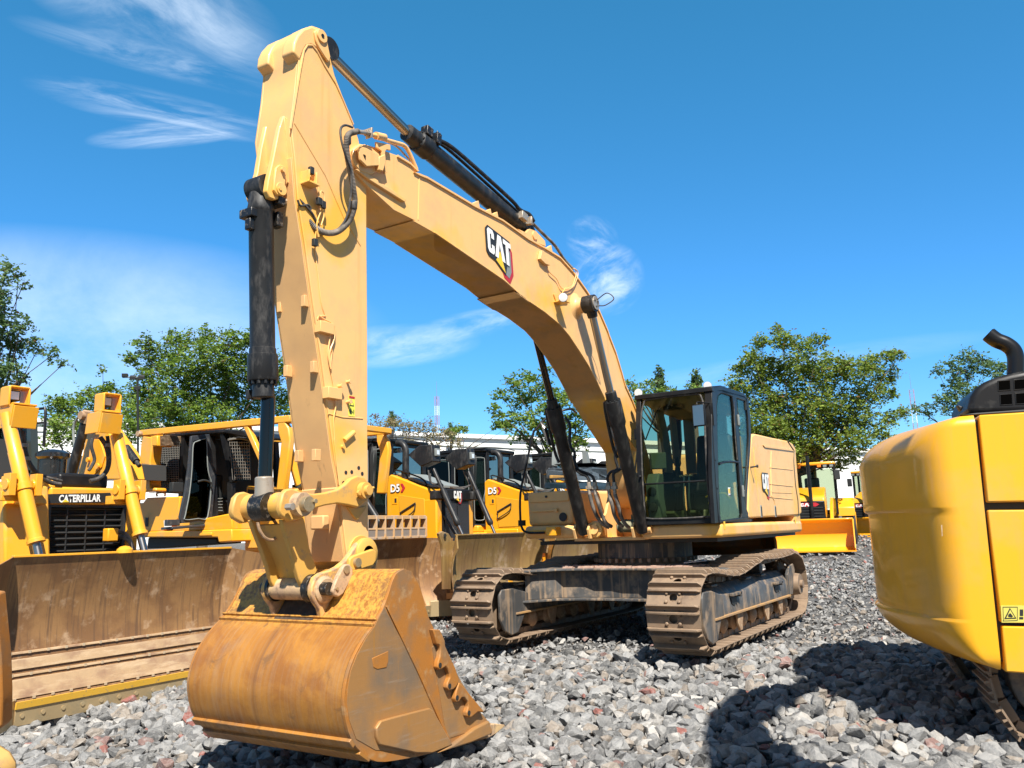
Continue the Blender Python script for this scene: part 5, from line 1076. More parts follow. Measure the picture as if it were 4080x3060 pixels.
def d5(cx, y0, z0, label, detail=True):
    t = thing('bulldozer', label, 'bulldozer', (cx, y0, z0), 0, 'small yellow bulldozers with black cabs in the row')
    L = dict(world_=False)
    blade(t, 1.10, .36, 1.37, .16, bladeo, z0=-.02, drop=.22)
    tracks_simple(t, .95, -3.9, -.9)
    m = MB(); m.box(-.5, .5, -2.4, -1.0, .5, 1.9); m.build('chassis', paint_y, t, bevel=.03, **L)
    # hood with sloping nose
    m = MB(); m.pyz([(-2.06, 1.35), (-2.06, 2.46), (-1.96, 2.52), (-1.12, 2.22), (-1.0, 2.16), (-.96, 1.35)], -.58, .58); hood = m.build('hood', paint_y, t, bevel=.025, seg=3, **L)
    m = MB(); m.pyz([(-1.9, 2.5), (-1.1, 2.24), (-1.1, 2.28), (-1.9, 2.55)], -.44, .44); m.build('hood_top', greyp, t, **L)
    for s in (1, -1):
        m = MB(); m.pyz([(-1.75, 1.95), (-1.75, 2.12), (-1.15, 2.02), (-1.12, 1.45), (-1.7, 1.45)], s*.578, s*.592); m.build('side_door', surf('door_yellow', (.66, .32, .02), .4) if 'door_yellow' not in MAT else MAT['door_yellow'], hood, bevel=.005, **L)
        m = MB(); m.tube([(s*.60, -1.72, 1.78), (s*.60, -1.35, 1.95)], .018, n=8, sub=1); m.tube([(s*.6, -1.35, 1.93), (s*.62, -1.38, 1.80), (s*.62, -1.6, 1.68), (s*.6, -1.72, 1.64), (s*.6, -1.70, 1.76)], .012, n=8, sub=3); m.build('door_handle', dark, hood, **L)
        m = MB(); m.box(s*.58, s*.586, -1.93, -1.80, 1.95, 2.08); m.build('latch_plate', paint_y, hood, bevel=.003, **L); m = MB(); m.box(s*.585, s*.589, -1.86, -1.81, 1.98, 2.06); m.build('latch_recess', dark, hood, **L)
    text_mesh('model_letters', 'D5', hood, t.location+Vector((.588, -1.96, 2.18)), Vector((0, .24, 0)), Vector((0, 0, .15)), decalb, bold=.06)
    text_mesh('model_letters', 'D5', hood, t.location+Vector((.594, -1.955, 2.185)), Vector((0, .23, 0)), Vector((0, 0, .14)), white, bold=.03)
    m = MB(); m.pyz([(-1.71, 2.17), (-1.66, 2.17), (-1.60, 2.25), (-1.66, 2.33), (-1.71, 2.33), (-1.66, 2.25)], .586, .592); m.build('model_chevron', red, hood, **L)
    # radiator guard
    for s in (-1, 1): m = MB(); m.box(min(s*.41, s*.585), max(s*.41, s*.585), -1.3, -.87, .85, 2.02); m.build('nose_side', paint_y, t, bevel=.03, **L)
    for s in (-1, 1): m = MB(); m.box(min(s*.5, s*.60), max(s*.5, s*.60), -2.1, -1.2, .8, 1.40); m.build('lower_cover', paint_y, t, bevel=.02, **L)
    m = MB(); m.box(-.42, .42, -.98, -.84, 1.05, 2.14); m.box(-.43, .43, -.9, -.82, 1.98, 2.2); rad = m.build('radiator_guard', blackp, t, bevel=.03, seg=3, **L)
    gm_ = MAT.get('grille_mesh')
    if gm_ is None:
        gm_, nt, p, _ = newmat('grille_mesh'); ck = nt.nodes.new('ShaderNodeTexChecker'); ck.inputs['Scale'].default_value = 60; tc = nt.nodes.new('ShaderNodeTexCoord'); nt.links.new(tc.outputs['Object'], ck.inputs[0]); ck.inputs[1].default_value = (.05, .05, .055, 1); ck.inputs[2].default_value = (.004, .004, .004, 1); nt.links.new(ck.outputs[0], p.inputs[0])
    m = MB(); m.box(-.38, .38, -.842, -.832, 1.08, 1.93); m.build('grille', gm_, rad, **L)
    m = MB(); m.box(-.008, .008, -.833, -.825, 1.08, 1.93); m.build('grille_bar', blackp, rad, **L)
    cat_logo(rad, Vector((.20, -.838, 2.02)), Vector((-.13, 0, 0)), Vector((0, 0, .13))) if 0 else None
    inv = WM[t.name]; save = WM[t.name]; WM[t.name] = Matrix.Identity(4)
    cat_logo(rad, Vector((.13, -.818, 2.02)), Vector((-.13, 0, 0)), Vector((0, 0, .14)))
    WM[t.name] = save
    # lift cylinders with lamp boxes
    for s in (-1, 1):
        a = Vector((s*.56+.06, -.98, 2.70)); c = Vector((s*.5, -.75, 2.1)); d = Vector((s*.52, -.27, 1.2))
        m = MB(); ax = (d-a).normalized(); L_ = (d-a).length
        m.lathe(a+ax*.15, ax, [(0, .03), (.02, .036), (L_*.25, .036), (L_*.26, .05), (L_*.62, .052), (L_*.64, .06), (L_*.68, .06), (L_*.7, .04)], n=20); cy = m.build('lift_cylinder', black, t, **L)
        m = MB(); m.cyl(a+ax*(L_*.7), d, .028, n=16); m.build('rod', chrome, cy, **L)
        m = MB(); m.pxy([(a.x-.17, a.y-.26), (a.x+.17, a.y-.26), (a.x+.17, a.y+.10), (a.x-.17, a.y+.10)], 0, 0) if 0 else None
        pr = [(a.y-.42, 2.84), (a.y-.15, 3.00), (a.y+.14, 2.99), (a.y+.16, 2.68), (a.y-.12, 2.60)]
        m.pyz(pr, a.x-.13, a.x+.13); lb = m.build('lamp_box', black, t, bevel=.015, **L)
        m = MB(); m.box(a.x-.06, a.x+.06, a.y+.14, a.y+.19, 2.78, 2.92); m.build('lamp_frame', greyp, lb, bevel=.01, **L)
        m = MB(); m.box(a.x-.035, a.x+.035, a.y+.188, a.y+.196, 2.81, 2.89); m.build('lens', lampw, lb, **L)
        m = MB(); m.box(c.x-.1, c.x+.1, -1.02, -.74, 2.0, 2.16); m.build('cylinder_yoke', black, t, bevel=.02, **L)
        for k in range(2):
            m = MB(); m.tube([a+Vector((-.04+.08*k, -.02, -.12)), a+Vector((.05*s, .06, -.4)), Vector((s*.45, -.85, 2.28)), Vector((s*.3, -.95, 2.24-.03*k)), Vector((s*.12, -1.15, 2.27))], .016, n=8); m.build('hose', rubber, t, **L)
    for k in range(3): m = MB(); m.tube([(.42-.02*k, -.84, 1.7), (.36-.03*k, -.66, 1.4), (.25-.03*k, -.5, 1.16), (0, -.35, 1.05)], .016, n=8); m.build('hose', rubber, t, **L)
    # push frame
    m = MB(); m.box(-.78, -.62, -2.2, -.12, .35, .55); m.box(.62, .78, -2.2, -.12, .35, .55); m.box(-.7, .7, -.5, -.2, .3, .75); m.pyz([(-.9, .6), (-.2, .5), (-.15, 1.2), (-.35, 1.25), (-.6, 1.0)], -.25, .25); m.build('push_frame', paint_y, t, bevel=.03, **L)
    # cab
    def bm_(a, b, r=.035): 
        a, b = Vector(a), Vector(b); d = (b-a); l = d.length; d.normalize(); s_ = X if abs(d.x) < .9 else Y; tt = d.cross(s_).normalized(); s_ = tt.cross(d); m.obox((a+b)/2, d*(l/2+r*.5), s_*r, tt*r)
    m = MB(); m.pxy([(-.84, -3.75), (.84, -3.75), (.84, -2.15), (.62, -1.98), (-.62, -1.98), (-.84, -2.15)], 3.14, 3.22); cb_ = m.build('cab_roof', blackp, t, bevel=.02, **L); cb_.name = 'cab'
    m = MB()
    C4 = [(.80, -3.65), (.80, -2.75), (.80, -2.25), (.52, -2.04), (-.52, -2.04), (-.80, -2.25), (-.80, -2.75), (-.80, -3.65)]
    for x, y in C4: bm_((x*.96, y, 3.15), (x, y, 1.5), .05)
    for i in range(8):
        a, b = C4[i], C4[(i+1) % 8]
        for z in (1.5, 3.1): bm_((a[0], a[1], z), (b[0], b[1], z), .03)
    m.build('cab_frame', blackp, cb_, bevel=.01, **L)
    for i in (0, 1, 2, 3, 4, 5, 6):
        a, b = C4[i], C4[(i+1) % 8]
        m = MB(); m.add([(a[0]*.99, a[1]*.995, 1.52), (b[0]*.99, b[1]*.995, 1.52), (b[0]*.96, b[1]*.99, 3.1), (a[0]*.96, a[1]*.99, 3.1)], [(0, 1, 2, 3)]); m.build('cab_window', gld, cb_, **L)
        if i in (0, 1, 2):
            A, B_ = Vector((a[0]*1.0, a[1], 0)), Vector((b[0]*1.0, b[1], 0)); nn = (B_-A).cross(Z).normalized()*.03; nn = nn if nn.x > 0 else -nn
            m = MB(); m.tube([A.lerp(B_, u)+nn+Z*z for u, z in ((.12, 1.7), (.12, 2.9), (.2, 3.0), (.8, 3.0), (.88, 2.9), (.88, 2.3), (.78, 2.1), (.78, 1.7), (.7, 1.62), (.2, 1.62), (.12, 1.7))], .009, n=6, sub=3); m.build('window_seal', greyp, cb_, **L)
    m = MB(); m.box(-.74, .74, -3.64, -3.60, 1.5, 3.05); m.box(-.7, .7, -2.35, -2.2, 1.5, 1.95); m.build('cab_lining', dark, cb_, **L)
    m = MB(); m.box(-.3, .3, -3.3, -2.9, 1.5, 2.0); m.obox((0, -3.3, 2.4), (.26, 0, 0), (0, .07, 0), (0, -.03, .4)); m.build('seat', dark, cb_, bevel=.04, **L)
    m = MB(); m.box(-.8, .8, -3.7, -2.1, 1.35, 1.5); m.box(-1.2, 1.2, -3.6, -2.0, 1.0, 1.35); m.build('fender', paint_y, t, bevel=.03, **L)
    # exhaust stack
    m = MB(); m.tube([(.42, -1.72, 2.45), (.42, -1.72, 2.7), (.42, -1.72, 2.98), (.42, -1.80, 3.1), (.42, -1.92, 3.13)], .065, n=16, sub=5); m.cyl((.42, -1.72, 2.42), (.42, -1.72, 2.56), .085, n=16); m.build('exhaust_stack', black, t, **L)
    m = MB(); m.cyl((.42, -1.915, 3.13), (.42, -1.93, 3.13), .05, n=16); m.build('exhaust_opening', dark, t, **L)
    m = MB(); m.tube([(.5, -1.9, 2.52), (.5, -1.88, 2.6), (.5, -1.3, 2.42), (.5, -1.15, 2.28)], .016, n=8, sub=3); m.build('hood_rail', blackp, t, **L)
    m = MB()
    for i in range(6): m.tube([(.83, -2.2+.02*i, 3.05), (.88, -2.2+.03*i, 2.8+.03*(i % 3)), (.85, -2.22+.02*i, 2.3)], .006, n=5, sub=3)
    m.tube([(-.6, -1.95, 3.23), (0, -1.93, 3.25), (.6, -1.95, 3.23), (.9, -2.2, 3.2)], .01, n=6, sub=3); m.build('cable', dark, t, **L)
    m = MB(); m.cyl((.3, -2.0, 3.0), (.3, -1.93, 3.0), .05, n=14); m.build('roof_mirror', greyp, t, **L)
    return t
first_d5 = d5(-1.65, -3.62, .02, 'yellow bulldozer with black cab and golden worn blade, nearest the left track of the excavator')
d5(-4.98, -3.62, .05, 'second yellow bulldozer, its hood and two lamp boxes seen behind the raised toolbox side')
d5(-8.3, -3.7, .15, 'farthest small bulldozer, only its black cab and lamps showing left of boom cylinders')
m = MB(); P = T('M', [(620, 985), (650, 968), (700, 985), (722, 1020), (735, 1120), (765, 1300), (770, 1350), (735, 1450), (665, 1450), (660, 1200), (650, 1080)], 1, -3.62); m.prism(P, Y*-.06); m.build('end_plate', bladeo, first_d5, bevel=.01)
m = MB(); q = Q('M', 668, 1003, 1, -3.6); m.cyl(q, q+Y*.012, .035, n=14); m.build('plate_hole', dark, first_d5)
# ---- dozer with roof sweeps and open door
D2 = thing('bulldozer', 'yellow bulldozer with yellow roof sweeps over a black cab, door swung open, behind the bucket', 'bulldozer', (.92, -4.2, -.0))
def W2(k, pts, axis, val): return T(k, pts, axis, val)
bd = blade(D2, 1.32, .36, 1.28, .18, bladem, z0=.06, y0=.0, drop=.02, wf=.34)
# trash rack on top of the blade
m = MB(); m.box(-1.28, 1.28, -.12, .02, 1.66, 1.72); m.box(-1.28, 1.28, -.02, .02, 1.34, 1.38)
for i in range(13): x = -1.28+i*2.56/12; m.pyz([(-.12, 1.36), (.03, 1.36), (.03, 1.7), (-.10, 1.7)], x-.012, x+.012)
m.box(-1.28, 1.28, .0, .012, 1.49, 1.52)
m.build('spill_rack', surf('dusty_orange_rack', (.52, .31, .14), .7, dirt=(.42, .32, .24), dr=(.45, .6), ds=8, bmp=.2), bd, world_=False, bevel=.004)
m = MB()
for i in range(12): x = -1.28+(i+.5)*2.56/12; m.box(x-.09, x+.09, -.004, .006, 1.38, 1.49)
m.build('rack_panel', surf('grey_mud_panel', (.22, .18, .15), .8, bmp=.3), bd, world_=False)
tracks_simple(D2, 1.05, -4.6, -.9, h=.95, w=.56)
L = dict(world_=False)
m = MB(); m.box(-.55, .55, -2.4, -1.0, .6, 2.0); m.build('chassis', paint_d, D2, bevel=.03, **L)
m = MB(); m.pyz([(-2.35, 1.2), (-2.35, 2.30), (-1.0, 2.12), (-.95, 1.2)], -.62, .62); hood = m.build('hood', paint_d, D2, bevel=.03, seg=3, **L)
m = MB(); m.pyz([(-2.3, 1.95), (-2.3, 2.24), (-1.25, 2.10), (-1.25, 1.93)], .62, .627); dcl = m.build('hood_stripe', decalb, hood, **L)
text_mesh('model_letters', 'R  II', hood, D2.location+Vector((.63, -1.9, 2.0)), Vector((0, .45, 0)), Vector((0, 0, .12)), white, bold=.03)
m = MB(); m.tube([(.63, -2.2+.07*math.cos(a), 2.08+.07*math.sin(a)) for a in [i*math.pi/5 for i in range(11)]], .008, n=6, sub=1); m.build('round_mark', decaly, hood, **L)
m = MB(); m.box(.62, .66, -2.3, -1.0, 1.25, 1.9); m.build('side_cover', paint_d, hood, bevel=.02, **L)
m = MB(); m.box(-.6, .6, -.96, -.88, 1.1, 2.1); m.build('radiator_guard', blackp, D2, bevel=.02, **L)
m = MB()
for s in (-1, 1): m.cyl((s*.5, -1.0, 2.4), (s*.5, -.1, 1.3), .06, n=18)
m.build('lift_cylinder', black, D2, **L)
m = MB(); m.box(-1.25, -1.05, -2.6, -.2, .4, .65); m.box(1.05, 1.25, -2.6, -.2, .4, .65); m.build('push_arm', paint_d, D2, bevel=.03, **L)
# rear body: fuel tank with logo remnant, fender, side deck
xs_ = 1.95
def slab(pts, x, th, name, mat, par=D2, k='L1', bev=.02):
    m = MB(); P = T(k, pts, 0, x); m.prism([p-X*th for p in P], X*th); return m.build(name, mat, par, bevel=bev)
slab([(940, 1090), (1110, 1080), (1140, 1040), (1400, 1030), (1385, 1205), (1270, 1305), (945, 1305)], xs_, .9, 'rear_tank', paint_d)
slab([(1395, 1240), (1800, 1160), (1805, 1290), (1330, 1300)], xs_, .5, 'side_step', paint_d)
slab([(940, 1310), (1800, 1285), (1805, 1380), (1700, 1390), (1690, 1350), (1120, 1350), (950, 1345)], xs_+.02, 1.0, 'fender', paint_d)
slab([(1150, 1350), (1680, 1355), (1700, 1400), (1140, 1440)], xs_-.25, .5, 'under_fender', dark)
m = MB(); q = Q('L1', 1600, 1325, 0, xs_+.03); m.obox(q, (.02, 0, 0), (0, .16, 0), (0, 0, .025)); m.build('grab_handle', paint_d, D2, bevel=.01)
m = MB(); m.tube(T('L1', [(1222, 1030), (1222, 1005), (1280, 1003), (1282, 1030)], 0, xs_-.1), .016, n=8, sub=3); m.build('filler_cap_guard', paint_d, D2)
m = MB(); q = Q('L1', 1142, 1230, 0, xs_+.003); m.obox(q, (.003, 0, 0), (0, .045, 0), (0, 0, .08)); m.build('tank_latch', dark, D2)
m = MB(); m.prism(T('L1', [(1275, 1218), (1335, 1218), (1335, 1270), (1278, 1280)], 0, xs_+.003), X*.003); m.build('tank_notice', white, D2)
m = MB(); m.prism(T('L1', [(948, 1195), (985, 1195), (985, 1262), (948, 1262)], 0, xs_+.003), X*.003); nb = m.build('letter_patch', navy, D2)
o_ = Q('L1', 955, 1250, 0, xs_+.006); text_mesh('patch_letter', 'R', D2, o_, Vector((0, (Q('L1', 972, 1250, 0, xs_+.006)-o_).y, 0)), Z*.10, white, bold=.04)
# cab of D2
cabm = MB(); P = T('L1', [(1180, 560), (1480, 520), (1760, 510), (1900, 520), (1950, 560), (1940, 575), (1760, 540), (1480, 556), (1190, 600)], 0, 1.75); cabm.prism([p-X*1.5 for p in P], X*1.55); cab2 = cabm.build('cab_roof', blackp, D2, bevel=.02); cab2.name = 'cab.001'
def strut(pts, x, r, name, mat=blackp, par=None, k='L1'):
    return MB().tube(T(k, pts, 0, x), r, n=8, sub=1).build(name, mat, par or cab2)
zf = Q('L1', 1600, 1280, 0, 1.75).z
m = MB(); q1, q2 = Q('L1', 1190, 600, 0, 1.75), Q('L1', 1660, 560, 0, 1.75)
for (a, b) in (((1195, 590), (1190, 1000)), ((1440, 560), (1405, 1290)), ((1640, 560), (1670, 1290)), ((1740, 540), (1820, 920)), ((1800, 920), (1800, 1280))):
    A, B_ = Q('L1', *a, 0, 1.72), Q('L1', *b, 0, 1.72); d = (B_-A); m.obox((A+B_)/2, d/2, X*.05, d.cross(X).normalized()*.045)
    A, B_ = A-X*1.45, B_-X*1.45; m.obox((A+B_)/2, d/2, X*.05, d.cross(X).normalized()*.045)
m.build('cab_frame', blackp, cab2)
# rear mesh window and dark interior
m = MB(); m.prism(T('L1', [(1200, 610), (1420, 590), (1400, 1000), (1185, 1000)], 0, 1.7), X*-.004); m.build('cab_window', gld, cab2)
m = MB()
for i in range(15):
    u = i/14; m.tube([Q('L1', 1215+180*u, 610-10*u, 0, 1.74), Q('L1', 1195+190*u, 960, 0, 1.74)], .006, n=5, sub=1)
for i in range(22): v = i/21; m.tube([Q('L1', 1210-12*v, 610+350*v, 0, 1.742), Q('L1', 1395-12*v, 600+360*v, 0, 1.742)], .006, n=5, sub=1)
m.build('window_guard', surf('guard_grey', (.16, .15, .13), .5), cab2)
m = MB(); m.prism([p-X*.7 for p in T('L1', [(1190, 580), (1780, 545), (1800, 1285), (1190, 1290)], 0, 1.75)], X*-.03); m.build('inner_wall', dark, cab2)
m = MB(); m.prism(T('L1', [(1185, 640), (1450, 640), (1390, 1010), (1180, 1000)], 0, 1.35), X*-.1) ; m.build('engine_cover', dark, cab2)
m = MB(); q = Q('L1', 1700, 1120, 0, 1.4); m.obox(q, (.2, 0, 0), (0, .2, 0), (0, 0, .12)); m.obox(q+Vector((0, -.2, .3)), (.2, 0, 0), (0, .06, 0), (0, 0, .3)); m.build('seat', dark, cab2, bevel=.04)
m = MB()
for i in range(5): m.tube(T('L1', [(1675, 1050+22*i), (1730, 1045+24*i)], 0, 1.6), .007, n=5, sub=1)
m.build('seat_spring', greyp, cab2)
# front mesh window on the front face (plane y const)
m = MB(); yf = Q('L1', 1820, 900, 0, 1.72).y
FP = [(1775, 590), (1860, 585), (1935, 600), (1952, 800), (1950, 905), (1850, 905), (1800, 780)]
m.prism(T('L1', FP, 1, yf+.05), Y*-.004); m.build('cab_window', gld, cab2)
m = MB(); m.tube(T('L1', [(1775, 590), (1860, 580), (1935, 595), (1975, 640)], 1, yf+.06), .02, n=6, sub=2)
for i in range(9): m.tube([Q('L1', 1785+19*i, 605, 1, yf+.08), Q('L1', 1810+17*i, 900, 1, yf+.08)], .006, n=5, sub=1)
for i in range(12): m.tube([Q('L1', 1785+4*i, 610+25*i, 1, yf+.08), Q('L1', 1945, 610+25*i, 1, yf+.08)], .006, n=5, sub=1)
m.build('window_guard', MAT['guard_grey'], cab2)
# open door swung toward the viewer
dx = 2.25
def dpl(pts, hole, name, mat, th=.05):
    m = MB(); P = T('L1', pts, 1, -7.05); H_ = T('L1', hole, 1, -7.05); n = len(P)
    vs = P+H_+[p-Y*th for p in P]+[p-Y*th for p in H_]
    fs = []
    for i in range(n):
        j = (i+1) % n; fs += [(i, j, n+j, n+i), (2*n+i, 3*n+i, 3*n+j, 2*n+j), (i, 2*n+i, 2*n+j, j), (n+i, n+j, 3*n+j, 3*n+i)]
    return m.add(vs, fs).build(name, mat, D2, bevel=.006)
DO = [(1490, 560), (1630, 545), (1642, 640), (1660, 780), (1678, 870), (1668, 1000), (1650, 1220), (1560, 1228), (1412, 1240), (1400, 1190), (1440, 1000), (1470, 800), (1480, 680)]
DI = [(1505, 600), (1600, 575), (1612, 650), (1618, 790), (1625, 870), (1640, 940), (1615, 1195), (1540, 1205), (1435, 1215), (1440, 1170), (1472, 1000), (1488, 820), (1495, 700)]
door = dpl(DO, DI, 'cab_door', surf('dark_grey_door', (.035, .04, .048), .4, dirt=(.15, .14, .13), dr=(.55, .8), ds=10))
m = MB(); m.prism([p-Y*.02 for p in T('L1', DI, 1, -7.05)], Y*.003); m.build('door_glass', gld, door)
m = MB(); m.tube([p+Y*.01 for p in T('L1', [(1510, 610), (1590, 582), (1605, 600), (1612, 790), (1625, 870), (1640, 940), (1612, 1190), (1540, 1203), (1437, 1212), (1440, 1170), (1472, 1000), (1490, 820), (1498, 650), (1510, 610)], 1, -7.05)], .010, n=6, sub=3); m.build('door_seal', greyp, door)
m = MB(); m.tube(T('L1', [(1540, 915), (1590, 905), (1640, 925), (1645, 960)], 1, -7.0), .018, n=8, sub=4); q = Q('L1', 1370, 960, 1, -7.1); m.obox(q, (.1, 0, 0), (0, .05, 0), (0, 0, .08)); m.build('door_mechanism', dark, door, bevel=.01)
m = MB(); q = Q('L1', 1340, 1235, 1, -7.1); m.obox(q, (.12, 0, 0), (0, .04, 0), (0, 0, .05)); q2 = Q('L1', 1500, 1262, 1, -7.2); m.obox(q2, (.5, 0, -.03), (0, .15, 0), (0, 0, .02)); m.build('door_step', MAT['dark_grey_door'], D2, bevel=.01)
# roof sweeps
def bar(a, b, r, name, mat=paint_d, par=D2, w=None):
    m = MB(); d = b-a; s_ = d.cross(Z).normalized(); tt = s_.cross(d).normalized(); m.obox((a+b)/2, d/2, s_*(w or r), tt*r); return m.build(name, mat, par, bevel=.015)
zc = 3.22
A1, A2 = Q('L1', 1105, 540, 0, 2.15), Q('K2', 330, 1150, 0, 2.15)
A3 = Q('K2', 400, 1160, 0, 2.15)
bar(A1, A3, .055, 'sweep_rail'); bar(A1-X*2.3, A3-X*2.3, .055, 'sweep_rail')
bar(A1+Vector((0, .05, -.05)), A1+Vector((-2.3, .05, -.05)), .05, 'sweep_crossbar'); bar(A3, A3-X*2.3, .05, 'sweep_crossbar')
for dx_ in (0, -2.3):
    m = MB(); P = T('K2', [(310, 1150), (345, 1165), (375, 1215), (385, 1290), (350, 1590), (300, 1590), (330, 1300), (310, 1230)], 0, 2.2); m.prism([p+X*(dx_) for p in P], X*-.1); m.build('sweep_upright', paint_d, D2, bevel=.02)
bar(Q('K2', 355, 1250, 0, 2.1), Q('K2', 440, 1560, 0, 1.9), .055, 'sweep_brace')
bar(Q('K2', 120, 1185, 0, 2.15), Q('K2', 225, 1420, 0, 2.15), .045, 'sweep_brace')
slab([(1110, 560), (1185, 570), (1180, 640), (1165, 760), (1170, 960), (1210, 965), (1212, 990), (1000, 1000), (1070, 950), (1080, 800), (1095, 620)], 2.2, .22, 'rear_post', paint_d)
m = MB(); q = Q('L1', 1100, 545, 0, 2.2); m.cyl(q-X*.1, q+X*.08, .05, n=18); m.build('pivot_pin', rusty, D2)
slab([(1178, 560), (1222, 555), (1225, 640), (1180, 640)], 2.25, .3, 'comb_bracket', paint_d)
m = MB()
for i in range(8): m.prism(T('L1', [(1222, 562+10*i), (1310, 556+10*i), (1310, 560+10*i), (1222, 566+10*i)], 0, 2.2), X*-.25)
m.build('comb_teeth', rusty, D2)
m = MB()
a = Q('K2', 150, 1180, 0, 1.9); b = Q('K2', 385, 1200, 0, 1.9)
for i in range(26):
    m.tube([a.lerp(b, i/25)+Z*.06, a.lerp(b, i/25)-X*1.8+Z*.06], .008, n=4, sub=1)
for i in range(14): m.tube([a-X*.13*i+Z*.06, b-X*.13*i+Z*.06], .008, n=4, sub=1)
m.build('roof_screen', paint_d, D2)
# ---- big dozer on the left
D1 = thing('bulldozer', 'large yellow bulldozer with black slatted grille and two upright lift cylinders, far left', 'bulldozer', (5.22, -4.0, -.29))
bl1 = blade(D1, 1.34, .34, 1.60, .20, bladem, z0=0, drop=.10, wf=.30)
sec = blade_section(1.60, .20)
def zyat(z): 
    for i in range(len(sec)-1):
        if sec[i][1] <= z <= sec[i+1][1]: t = (z-sec[i][1])/(sec[i+1][1]-sec[i][1]); return sec[i][0]*(1-t)+sec[i+1][0]*t
for z, h, mt, nm in ((.63, .012, stripm, 'welded_strip'), (.52, .05, stripm, 'mud_band'), (.42, .012, stripm, 'welded_strip'), (.33, .05, stripm, 'mud_band'), (.29, .012, stripm, 'welded_strip'), (.245, .04, stripm, 'bolted_strip')):
    m = MB(); m.obox((0, zyat(z)+.008, z), (1.33, 0, 0), (0, .01, 0), (0, -.02*h/.05, h)); m.build(nm, mt, bl1, bevel=.004, **L)
m = MB()
for z in (.64, .43, .21):
    for i in range(14): x = -1.25+i*2.5/13; m.obox((x, zyat(z)+.02, z-.01), (.014, 0, 0), (0, .006, 0), (0, 0, .014))
m.build('weld_tab', surf('pale_weld', (.46, .36, .24), .7), bl1, **L)
m = MB(); m.obox((0, .115, .165), (1.31, 0, 0), (0, .01, 0), (0, .008, .034)); m.build('yellow_band', surf('chipped_yellow', (.80, .46, .05), .5, dirt=(.45, .30, .12), dr=(.60, .66), ds=22), bl1, **L)
tracks_simple(D1, 1.1, -5.0, -1.2, h=1.05, w=.6)
m = MB(); m.box(-.65, .65, -3.6, -1.2, .6, 2.3); m.build('chassis', paint_d, D1, bevel=.03, **L)
# nose: frame around grille
gy = -1.05
m = MB(); m.box(-.66, -.50, gy-.3, gy+.06, .9, 2.30); m.box(.50, .66, gy-.3, gy+.06, .9, 2.30); m.box(-.5, .5, gy-.3, gy+.06, 2.17, 2.38); nose = m.build('radiator_housing', paint_d, D1, bevel=.03, seg=3, **L)
m = MB(); m.box(-.50, .50, gy-.12, gy-.08, .9, 2.18); gr = m.build('grille', dark, D1, **L)
m = MB()
for i in range(17): z = .98+i*.072; m.obox((0, gy-.03, z), (.47, 0, 0), (0, .022, -.012), (0, .004, .008))
for x in (-.24, 0, .24): m.box(x-.007, x+.007, gy-.02, gy-.008, .92, 2.16)
m.box(-.50, -.46, gy-.06, gy+.03, .9, 2.18); m.box(.46, .50, gy-.06, gy+.03, .9, 2.18); m.box(-.46, .46, gy-.06, gy+.03, 2.14, 2.18); m.build('grille_slats', surf('grille_black', (.03, .03, .03), .4), gr, **L)
m = MB(); m.prism(T('L1', [(362, 1020), (375, 1012), (855, 1002), (862, 1015), (858, 1070), (845, 1078), (372, 1084), (364, 1070)], 1, D1.location.y+gy+.062), Y*.005); m.build('name_plate', decalb, nose)
ya = D1.location.y+gy+.069; o_ = Q('L1', 455, 1075, 1, ya); o2 = Q('L1', 782, 1068, 1, ya); tm = text_mesh('name_letters', 'CATERPILLAR', nose, o_, o2-o_, Z*(Q('L1', 460, 1018, 1, ya).z-o_.z), white, bold=.035)
m = MB(); m.prism(T('L1', [(482, 1076), (538, 1075), (509, 1052)], 1, ya+.004), Y*.002); m.build('name_triangle', decaly, nose)
m = MB(); m.pyz([(-3.2, 2.2), (-3.2, 2.58), (-1.1, 2.38), (-1.1, 2.2)], -.6, .6); m.build('hood', paint_d, D1, bevel=.04, seg=3, **L)
m = MB(); m.box(-.32, .32, -1.75, -1.15, 2.38, 2.56); m.build('hose_box', blackp, D1, bevel=.04, **L)
